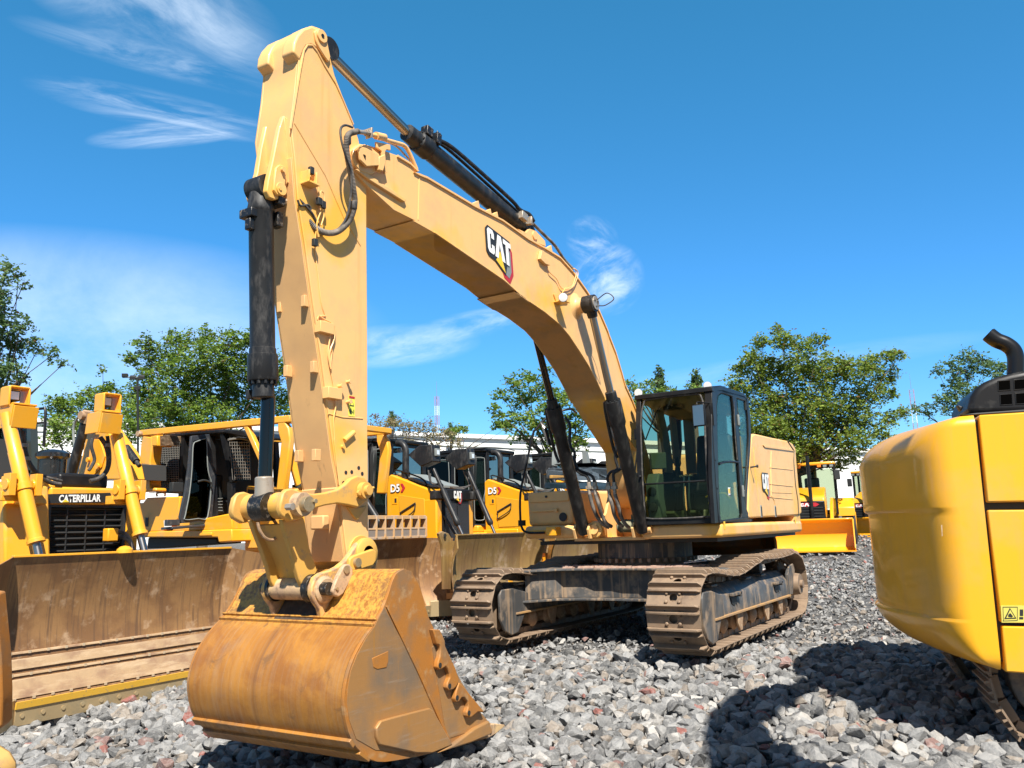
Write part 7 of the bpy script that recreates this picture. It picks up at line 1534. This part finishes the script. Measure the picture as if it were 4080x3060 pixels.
q = QD('R1', 392, 1572, 24.5); fa = math.atan2(-fw.y, -fw.x)
backhoe(q, fa-math.pi/2+R(-22), 'yellow backhoe loader facing us with wide front bucket down, right of the excavator')
q2 = QD('R1', 700, 1520, 30.5); b2 = backhoe(q2, fa-math.pi/2+R(-38), 'farther yellow backhoe loader with black cab, half hidden behind the first one')
# ---- rusty bucket lying behind, seen under the house
q = QD('K5', 990, 1570, 14.5)
RB = thing('loose_bucket', 'orange rusty digger bucket lying on the stones, seen beneath the excavator platform', 'bucket', tuple(q), fa-math.pi/2)
m = MB(); sec = [(.5, .0), (0, .0), (-.25, .12), (-.4, .4), (-.35, .7), (-.15, .85)]
vs = [(s*.8, y, z) for s in (-1, 1) for y, z in sec]; n = len(sec); m.add(vs, [(i, i+1, n+i+1, n+i) for i in range(n-1)]); m.build('bucket_shell', orust, RB, world_=False)
for s in (-1, 1): m = MB(); m.pyz(sec+[(.2, .65), (.5, .2)], s*.8-.02, s*.8+.02); m.build('bucket_side', orust, RB, world_=False)
# ---- navy machine behind the toolbox
q = Q('N2', 470, 830, 1, -2.6)
NM = thing('roller', 'small machine with grey hood, navy body and orange rim behind the excavator toolbox', 'roller', (q.x, q.y, .1), 0)
m = MB(); m.pyz([(-2.6-q.y, 0), (-2.6-q.y, 0)], 0, 0) if 0 else None
def nt_(pts, y): return T('N2', pts, 1, y)
m = MB(); m.prism(nt_([(312, 830), (330, 735), (860, 730), (868, 830)], -2.7), X*-1.3); m.build('lower_body', navy, NM, bevel=.05)
m = MB(); m.prism(nt_([(330, 735), (342, 620), (370, 575), (430, 562), (850, 558), (866, 730)], -2.72), X*-1.2); m.build('hood', surf('grey_hood', (.12, .13, .14), .35, coat=.3), NM, bevel=.06, seg=3)
m = MB(); m.prism(nt_([(430, 562), (440, 545), (860, 530), (862, 556)], -2.75), X*-1.0); m.build('top_rim', blob_mat('rim_orange', (.75, .33, .03)), NM, bevel=.01)
m = MB(); m.prism(nt_([(415, 672), (580, 678), (580, 700), (415, 708)], -2.6), Y*-.06); m.build('hand_grip', blob_mat('grip_brown', (.40, .22, .05)), NM, bevel=.01)
m = MB(); m.prism(nt_([(460, 560), (465, 420), (500, 340), (520, 340), (500, 430), (505, 560)], -2.9), Y*-.1); m.prism(nt_([(800, 560), (790, 410), (810, 410), (840, 560)], -2.9), Y*-.1); m.build('roof_post', greyp, NM)
if 0: m = MB(); m.lathe((0, -1.0, .55), (1, 0, 0), [(0, .1), (.02, .55), (1.2, .55), (1.22, .1)], n=30) ; m.build('drum', steelw, NM, world_=False)
# ---- rusty bucket corner at the left edge
q = QD('L2', 10, 1300, 5.6)
LB = thing('loose_bucket', 'edge of a rusty orange bucket with a pale tooth at the lower left corner', 'bucket', (q.x, q.y, q.z-.3))
def le(pts, dep, dep2, name, mat, bev=.01):
    m = MB(); pts = [(x-34, y) for x, y in pts]; A = [QD('L2', x, y, dep) for x, y in pts]; B_ = [QD('L2', x, y, dep2) for x, y in pts]; n = len(A)
    m.prism(A, fw*(dep2-dep)); return m.build(name, mat, LB, bevel=bev)
le([(-400, 420), (0, 470), (22, 700), (42, 900), (50, 1150), (48, 1360), (20, 1400), (-400, 1450)], 5.5, 5.62, 'bucket_side', orust)
le([(-260, 1380), (-20, 1390), (40, 1480), (120, 1530), (165, 1600), (170, 1680), (120, 1800), (-260, 1850)], 5.15, 4.9, 'tooth', surf('pale_worn_yellow', (.62, .38, .12), .5, dirt=(.4, .25, .12), dr=(.5, .7), ds=8), .04)
# ================================================================== buildings, fence, masts
wallm = surf('white_warehouse_wall', (.80, .80, .78), .7, streak=(.70, .69, .66), sr=(.5, .75), ss=(.3, .3, .05))
WH = thing('warehouse', 'long low white warehouse with shallow roof line behind the trees and dozers', 'warehouse', tuple(QD('V', 1100, 1010, 62)))
A_ = [QD('V', -700, 1000, 58), QD('V', 960, 935, 62), QD('V', 2600, 960, 66)]
tl = QD('T', 640, 1020, 62); tr_ = QD('T', 1700, 945, 62); rr = QD('R1', 760, 895, 66)
m = MB(); zt0 = tl.z
dl = rr-tl; pl_ = [tl-dl*1.3, tl+dl*1.6]
base = [Vector((p.x, p.y, 0)) for p in pl_]; dd = (base[1]-base[0]).normalized(); nn = Vector((fw.x, fw.y, 0)).normalized()
m.prism([base[0], base[1], base[1]+Z*(pl_[1].z-.3), base[0]+Z*(pl_[0].z-.3)], nn*20); m.build('wall', wallm, WH)
m = MB(); m.prism([pl_[0]-Z*.3-nn*.25, pl_[1]-Z*.3-nn*.25, pl_[1]-nn*.25, pl_[0]-nn*.25], nn*20.6); m.build('roof', surf('white_roof', (.78, .78, .77), .5), WH)
m = MB(); m.tube([pl_[0]-Z*.95-nn*.02, pl_[1]-Z*.95-nn*.02], .05, n=6, sub=1); m.build('wall_seam', greyp, WH)
GF = thing('screen_fence', 'green mesh screen fence glimpsed through the bulldozer cabs', 'fence', tuple(QD('V', 1000, 1080, 27)))
a, b = QD('V', 800, 1100, 26), QD('V', 1330, 1100, 28); a.z = .2; b.z = .4
m = MB(); m.prism([a, b, b+Z*2.1, a+Z*2.1], nn*.03); m.build('mesh_panel', surf('green_mesh', (.05, .28, .18), .7), GF)
m = MB()
for i in range(9): p = a.lerp(b, i/8); m.cyl(p-nn*.06, p-nn*.06+Z*2.3, .04, n=8)
m.build('fence_post', greyp, GF)
faded_red = surf('faded_red', (.45, .18, .18), .6)
# lattice mast with red and white bands
def mast(p, h, w, label, k=7):
    t = thing('radio_mast', label, 'mast', tuple(p))
    for i in range(k):
        m = MB(); z0, z1 = h*i/k, h*(i+1)/k
        for (x, y) in ((-w, -w), (w, -w), (w, w), (-w, w)): m.cyl((x, y, z0), (x, y, z1), .035, n=5)
        n = 5
        for j in range(n):
            za, zb_ = z0+(z1-z0)*j/n, z0+(z1-z0)*(j+1)/n
            for (x0, y0, x1, y1) in ((-w, -w, w, -w), (w, -w, w, w), (w, w, -w, w), (-w, w, -w, -w)): m.cyl((x0, y0, za), (x1, y1, zb_), .016, n=4)
        m.build('mast_section', white if i % 2 else faded_red, t, world_=False)
    m = MB(); m.cyl((0, 0, h), (0, 0, h*1.32), .05, .02, n=6); m.build('antenna', greyp, t, world_=False)
q = QD('V', 945, 960, 150); mast(q, QD('V', 945, 853, 150).z-q.z, .28, 'slim red and white radio mast rising left of the boom', 5)
q = QD('V', 1981, 950, 190); mast(q, QD('V', 1981, 838, 190).z-q.z, .45, 'distant red mast between the two trees on the right', 3)
FL = thing('floodlight_pole', 'grey pole with several floodlights in front of the left trees', 'floodlight', tuple(QD('L3', 960, 1500, 24)))
m = MB(); m.cyl(QD('L3', 960, 1500, 24), QD('L3', 958, 965, 24), .03, n=10); m.build('pole', dark, FL)
for (x, y, tx) in ((870, 955, -1), (985, 965, 1), (925, 968, 1), (955, 1045, -1)):
    q = QD('L3', x, y, 24); m = MB(); m.obox(q, rt*.09, fw*.03+up*.02*tx, up*.05); fl = m.build('floodlight', dark, FL, bevel=.01)
m = MB(); m.cyl(QD('L3', 870, 965, 24), QD('L3', 990, 968, 24), .02, n=6); m.cyl(QD('L3', 950, 1050, 24), QD('L3', 960, 1050, 24), .03, n=6); m.build('cross_arm', greyp, FL)
# ================================================================== trees
def leafmat(name, a, b, c):
    m, nt, p, out = newmat(name)
    at = nt.nodes.new('ShaderNodeVertexColor'); at.layer_name = 'tone'; sp = nt.nodes.new('ShaderNodeSeparateColor'); nt.links.new(at.outputs[0], sp.inputs[0])
    col = mixc(nt, sp.outputs[0], a, b); col = mixc(nt, rng(nt, sp.outputs[1], .93, .97), col, c)
    nt.links.new(col, p.inputs['Base Color']); p.inputs['Roughness'].default_value = .55
    tr = nt.nodes.new('ShaderNodeBsdfTranslucent'); nt.links.new(col, tr.inputs[0]); mx = nt.nodes.new('ShaderNodeMixShader'); mx.inputs[0].default_value = .45
    nt.links.new(p.outputs[0], mx.inputs[1]); nt.links.new(tr.outputs[0], mx.inputs[2]); nt.links.new(mx.outputs[0], out.inputs[0]); return m
leafg = leafmat('green_leaves', (.09, .165, .028), (.26, .38, .05), (.20, .14, .04))
leafd = leafmat('dark_leaves', (.07, .135, .05), (.19, .29, .09), (.15, .08, .04))
leafo = leafmat('olive_leaves', (.11, .175, .03), (.29, .38, .055), (.22, .12, .04))
leafp = leafmat('sparse_pale_leaves', (.20, .15, .07), (.34, .30, .12), (.40, .22, .18))
bark = surf('tree_bark', (.12, .09, .07), .85, dirt=(.2, .16, .12), dr=(.5, .7), ds=12, bmp=.5, bs=20)
barkp = surf('pinkish_bark', (.30, .21, .17), .85)
tr_rs = np.random.RandomState(5)
def tree(name, label, depth, blobs, base, mat, leaf=.11, dens=1.0, cat='tree', group=None, twig=.8, bk=bark, flat=.7, spray=12, trunk_r=.16, zs=1.0, dj=.45, seed=1):
    r_ = np.random.RandomState(seed); S = 1.8445*depth/CAMF
    bp_ = QD('V', base[0], base[1], depth); g0 = gz(bp_.x, bp_.y); bp_.z = g0-.1
    t = thing(name, label, cat, tuple(bp_), 0, group)
    C_ = []; 
    for (x, y, r) in blobs:
        rr = r*S; C_.append((QD('V', x, y, depth+r_.uniform(-dj, dj)*max(rr, 1.2)*1.6), rr))
    V = []; TN = []; tw = MB()
    fork = bp_+Vector((0, 0, max(.8, (min(c.z for c, _ in C_)-bp_.z)*.8)))
    limbs = MB(); limbs.tube([bp_, bp_.lerp(fork, .5)+Vector((.08, .05, 0)), fork], [trunk_r*1.2, trunk_r, trunk_r*.85], n=9, sub=3)
    for c, rr in C_:
        mid = fork.lerp(c, .5)+Vector(r_.normal(size=3))*.12+Vector((0, 0, -.1*rr))
        limbs.tube([fork, mid, c], [trunk_r*.3, trunk_r*.15, trunk_r*.05], n=6, sub=4)
    for c, rr in C_:
        n = max(6, int(dens*330*rr*rr/(leaf/.11)**1.6)); K = spray
        d = r_.normal(size=(n, 3)); d /= np.linalg.norm(d, axis=1)[:, None]; rad = rr*r_.uniform(.15, 1.0, (n, 1))**.5; rad = np.where(r_.rand(n, 1) < .10, rad*1.3, rad)
        p = np.array(c)+d*rad*np.array([1, 1, flat*1.15]); dr_ = d*np.array([1, 1, .3])+r_.normal(size=(n, 3))*.5+np.array([0, 0, -.08]); dr_ /= np.linalg.norm(dr_, axis=1)[:, None]
        Ln = twig*r_.uniform(.4, 1.1, (n, 1))*min(1.0, .35+rr*.45); tn = r_.rand(n, 1); q0 = p-dr_*Ln*.35; bend = r_.normal(size=(n, 3))*.15*Ln
        sd = np.cross(dr_, [0, 0, 1.]); sd /= np.linalg.norm(sd, axis=1)[:, None]+1e-6
        for i in range(n):
            if r_.rand() < .10: tw.tube([Vector(q0[i]), Vector(q0[i]+dr_[i]*Ln[i]*.6+bend[i]*.4), Vector(q0[i]+dr_[i]*Ln[i]+bend[i])], .006, n=3, sub=1)
        u = ((np.arange(K)[None, :]+r_.rand(n, K))/K)[:, :, None]; sg = np.where(np.arange(K) % 2, 1, -1)[None, :, None]
        cpt = q0[:, None]+(dr_*Ln)[:, None]*u+bend[:, None]*u*u+np.array([0, 0, -.08])*(u*u*Ln[:, None]); side = sd[:, None]*sg+r_.normal(size=(n, K, 3))*.45; side /= np.linalg.norm(side, axis=2)[:, :, None]
        ce = cpt+side*leaf*.4+r_.normal(size=(n, K, 3))*leaf*.2; l = leaf*r_.uniform(.55, 1.2, (n, K, 1))
        nn_ = np.array([0, 0, 1.])+r_.normal(size=(n, K, 3))*.6; w = np.cross(side, nn_); w /= np.linalg.norm(w, axis=2)[:, :, None]+1e-6; w = w*l*.36; a_ = side*l*.5
        V.append(np.stack([ce-a_, ce-w, ce+a_, ce+w], 2).reshape(-1, 3)); tt = np.clip(tn[:, None]*.6+r_.rand(n, K, 1)*.4, 0, 1); TN.append(np.repeat(np.concatenate([tt, r_.rand(n, K, 1), tt*0], 2).reshape(-1, 3), 4, 0))
    V = np.concatenate(V); TN = np.concatenate(TN)
    V = V-np.array(bp_); nq = len(V)//4
    me = bpy.data.meshes.new('crown'); me.vertices.add(len(V)); me.vertices.foreach_set('co', V.astype(np.float32).ravel()); me.loops.add(len(V)); me.loops.foreach_set('vertex_index', np.arange(len(V), dtype=np.int32)); me.polygons.add(nq)
    me.polygons.foreach_set('loop_start', np.arange(0, len(V), 4, dtype=np.int32)); me.polygons.foreach_set('loop_total', np.full(nq, 4, dtype=np.int32)); me.update(calc_edges=True)
    at = me.color_attributes.new('tone', 'FLOAT_COLOR', 'POINT'); at.data.foreach_set('color', np.concatenate([np.array(TN), np.ones((len(TN), 1))], 1).astype(np.float32).ravel())
    me.shade_flat(); me.materials.append(mat); o = bpy.data.objects.new('crown', me); COL.objects.link(o); o.parent = t
    limbs.build('trunk', bk, t)
    if cat == 'tree': tw.build('twigs', bk, t)
    return t
gr = 'trees around the edge of the yard'
tree('broadleaf_tree', 'dark overhanging tree cut by the left edge of the frame', 17, [(15, 578, 22), (-10, 600, 30), (40, 598, 14), (0, 640, 28), (50, 615, 12), (10, 690, 34), (45, 700, 22), (40, 740, 30), (85, 748, 20), (115, 765, 18), (138, 785, 12), (5, 760, 34), (20, 800, 34), (-20, 720, 50), (-30, 820, 50), (45, 815, 20), (-40, 640, 50)], (-60, 1150), leafd, .075, .75, 'tree', gr, twig=.6, spray=12, seed=2)
tree('broadleaf_tree', 'airy light green tree behind the big left bulldozer', 26, [(120, 868, 22), (150, 880, 34), (190, 862, 32), (232, 835, 22), (250, 870, 34), (215, 905, 38), (160, 930, 36), (120, 910, 26), (270, 930, 40), (222, 800, 10), (110, 950, 25), (300, 900, 34)], (190, 1120), leafg, .10, .95, 'tree', gr, seed=3)
tree('broadleaf_tree', 'full bright green tree directly left of the black bucket cylinder', 30, [(285, 775, 20), (310, 745, 24), (345, 775, 38), (330, 815, 36), (385, 735, 30), (400, 790, 48), (440, 730, 28), (460, 770, 46), (505, 740, 34), (520, 800, 52), (455, 840, 56), (380, 865, 52), (320, 880, 46), (530, 870, 56), (590, 800, 40), (610, 870, 40), (450, 900, 56), (375, 920, 46), (545, 730, 22), (300, 845, 26)], (440, 1120), leafg, .115, 1.05, 'tree', gr, seed=4)
tree('shrub_tree', 'nearly bare pinkish tree with sparse pale leaves above the bulldozer cabs', 27, [(815, 925, 20), (850, 915, 22), (885, 925, 24), (925, 930, 24), (960, 940, 20), (835, 955, 20), (880, 960, 22), (930, 965, 22), (985, 955, 14), (810, 900, 10)], (880, 1120), leafp, .075, 1.1, 'tree', gr, twig=.7, bk=barkp, seed=6, spray=7)
tree('broadleaf_tree', 'mid green tree with drooping sprays between the two boom cylinders', 23, [(1070, 885, 16), (1085, 855, 20), (1110, 830, 20), (1140, 815, 20), (1130, 865, 30), (1170, 840, 30), (1095, 905, 22), (1150, 905, 30), (1200, 870, 34), (1190, 925, 34), (1240, 860, 30), (1240, 910, 30), (1120, 940, 16), (1075, 915, 12), (1215, 960, 30), (1250, 950, 26), (1270, 900, 22), (1180, 800, 14), (1150, 955, 18)], (1215, 1120), leafg, .095, .95, 'tree', gr, seed=7)
tree('broadleaf_tree', 'green tree tops seen just left of the cab roof', 30, [(1375, 840, 22), (1350, 830, 14), (1400, 850, 16), (1395, 825, 10), (1360, 870, 26), (1420, 850, 18), (1450, 845, 14), (1500, 845, 18), (1540, 850, 14)], (1440, 1120), leafg, .10, .8, 'tree', gr, seed=8)
for (x, y, lb, sd) in ((1424, 815, 'narrow grey green conifer above the left cab corner', 21), (1503, 820, 'short grey green conifer behind the cab roof lamp', 22), (846, 900, 'tiny dark conifer far behind the bare tree', 23), (972, 925, 'tiny dark conifer above the warehouse roof', 24)):
    small = x < 1000; k = .55 if small else 1
    tree('conifer', lb, 60 if small else 42, [(x, y-18*k, 5*k), (x-1, y-8*k, 9*k), (x+2, y+3*k, 12*k), (x-3, y+16*k, 15*k), (x+4, y+28*k, 16*k)], (x, y+110), leafd, .16, 2.2, 'conifer', gr, twig=.5, seed=sd, spray=8)
tree('shrub_tree', 'small round green bush top above the warehouse roof', 58, [(990, 928, 9), (1003, 926, 8), (980, 932, 6), (1083, 918, 12), (1097, 922, 12)], (1000, 1050), leafg, .2, 1.6, 'bush', gr, seed=25)
tree('broadleaf_tree', 'large dense olive tree filling the gap right of the cab', 28, [(1850, 950, 34), (1905, 935, 22), (1820, 985, 34), (1590, 830, 24), (1590, 880, 24), (1620, 960, 34), (1680, 940, 40), (1600, 800, 18), (1625, 770, 22), (1645, 735, 20), (1690, 735, 26), (1680, 712, 14), (1735, 745, 28), (1770, 735, 18), (1650, 800, 42), (1720, 800, 52), (1790, 800, 48), (1640, 860, 50), (1720, 880, 60), (1800, 870, 58), (1850, 800, 36), (1885, 785, 26), (1925, 768, 20), (1945, 765, 10), (1915, 810, 26), (1880, 850, 40), (1930, 850, 14), (1650, 920, 46), (1730, 945, 50), (1800, 930, 46), (1860, 900, 34), (1920, 905, 20), (1950, 890, 16), (1690, 980, 40), (1620, 930, 30), (1760, 985, 30)], (1730, 1120), leafo, .105, 1.15, 'tree', gr, seed=9)
tree('broadleaf_tree', 'hazy green tree rising behind the black exhaust on the right', 34, [(2025, 800, 14), (2055, 790, 20), (2095, 775, 26), (2080, 815, 26), (2125, 790, 26), (2060, 840, 26), (2110, 850, 34), (2150, 800, 22), (2160, 850, 30), (2040, 870, 24), (2000, 885, 18), (2170, 790, 14), (2090, 890, 40), (1975, 880, 14)], (2100, 1120), leafd, .115, .75, 'tree', gr, seed=10)
# ------------------------------------------------------------------ give separate pieces of a part their own objects
def split_pieces():
    skip = ('track_shoe', 'letters', 'emblem', 'decal', 'crown', 'twigs', 'trunk', 'ground', 'stone', 'gravel', 'cable', 'dried_mud', 'mast', 'slats', 'screen')
    for o in list(bpy.data.objects):
        if o.type != 'MESH' or o.parent is None or any(k in o.name for k in skip) or o.data.users > 1: continue
        me = o.data; n = len(me.vertices)
        if n > 4000 or n < 12: continue
        par = list(range(n))
        def find(a):
            while par[a] != a: par[a] = par[par[a]]; a = par[a]
            return a
        for e in me.edges:
            a, b = find(e.vertices[0]), find(e.vertices[1])
            if a != b: par[a] = b
        isl = {}
        for v in me.vertices: isl.setdefault(find(v.index), []).append(v.index)
        if len(isl) < 2 or len(isl) > 60: continue
        boxes = []
        for ids in isl.values():
            c = np.array([me.vertices[i].co[:] for i in ids]); boxes.append([c.min(0)-.006, c.max(0)+.006, set(ids)])
        ch = True
        while ch:
            ch = False
            for i in range(len(boxes)):
                for j in range(i+1, len(boxes)):
                    if np.all(boxes[i][0] <= boxes[j][1]) and np.all(boxes[j][0] <= boxes[i][1]):
                        boxes[i] = [np.minimum(boxes[i][0], boxes[j][0]), np.maximum(boxes[i][1], boxes[j][1]), boxes[i][2] | boxes[j][2]]; boxes.pop(j); ch = True; break
                if ch: break
        if not 2 <= len(boxes) <= 14: continue
        base = o.name.split('.')[0]; sharp = me.attributes.get('sharp_edge')
        for k in range(1, len(boxes)):
            c = o.copy(); c.data = me.copy(); c.name = base; COL.objects.link(c)
            bm = bmesh.new(); bm.from_mesh(c.data); bm.verts.ensure_lookup_table(); keep = boxes[k][2]; bmesh.ops.delete(bm, geom=[v for v in bm.verts if v.index not in keep], context='VERTS'); bm.to_mesh(c.data); bm.free()
        bm = bmesh.new(); bm.from_mesh(me); bm.verts.ensure_lookup_table(); keep = boxes[0][2]; bmesh.ops.delete(bm, geom=[v for v in bm.verts if v.index not in keep], context='VERTS'); bm.to_mesh(me); bm.free()
split_pieces()
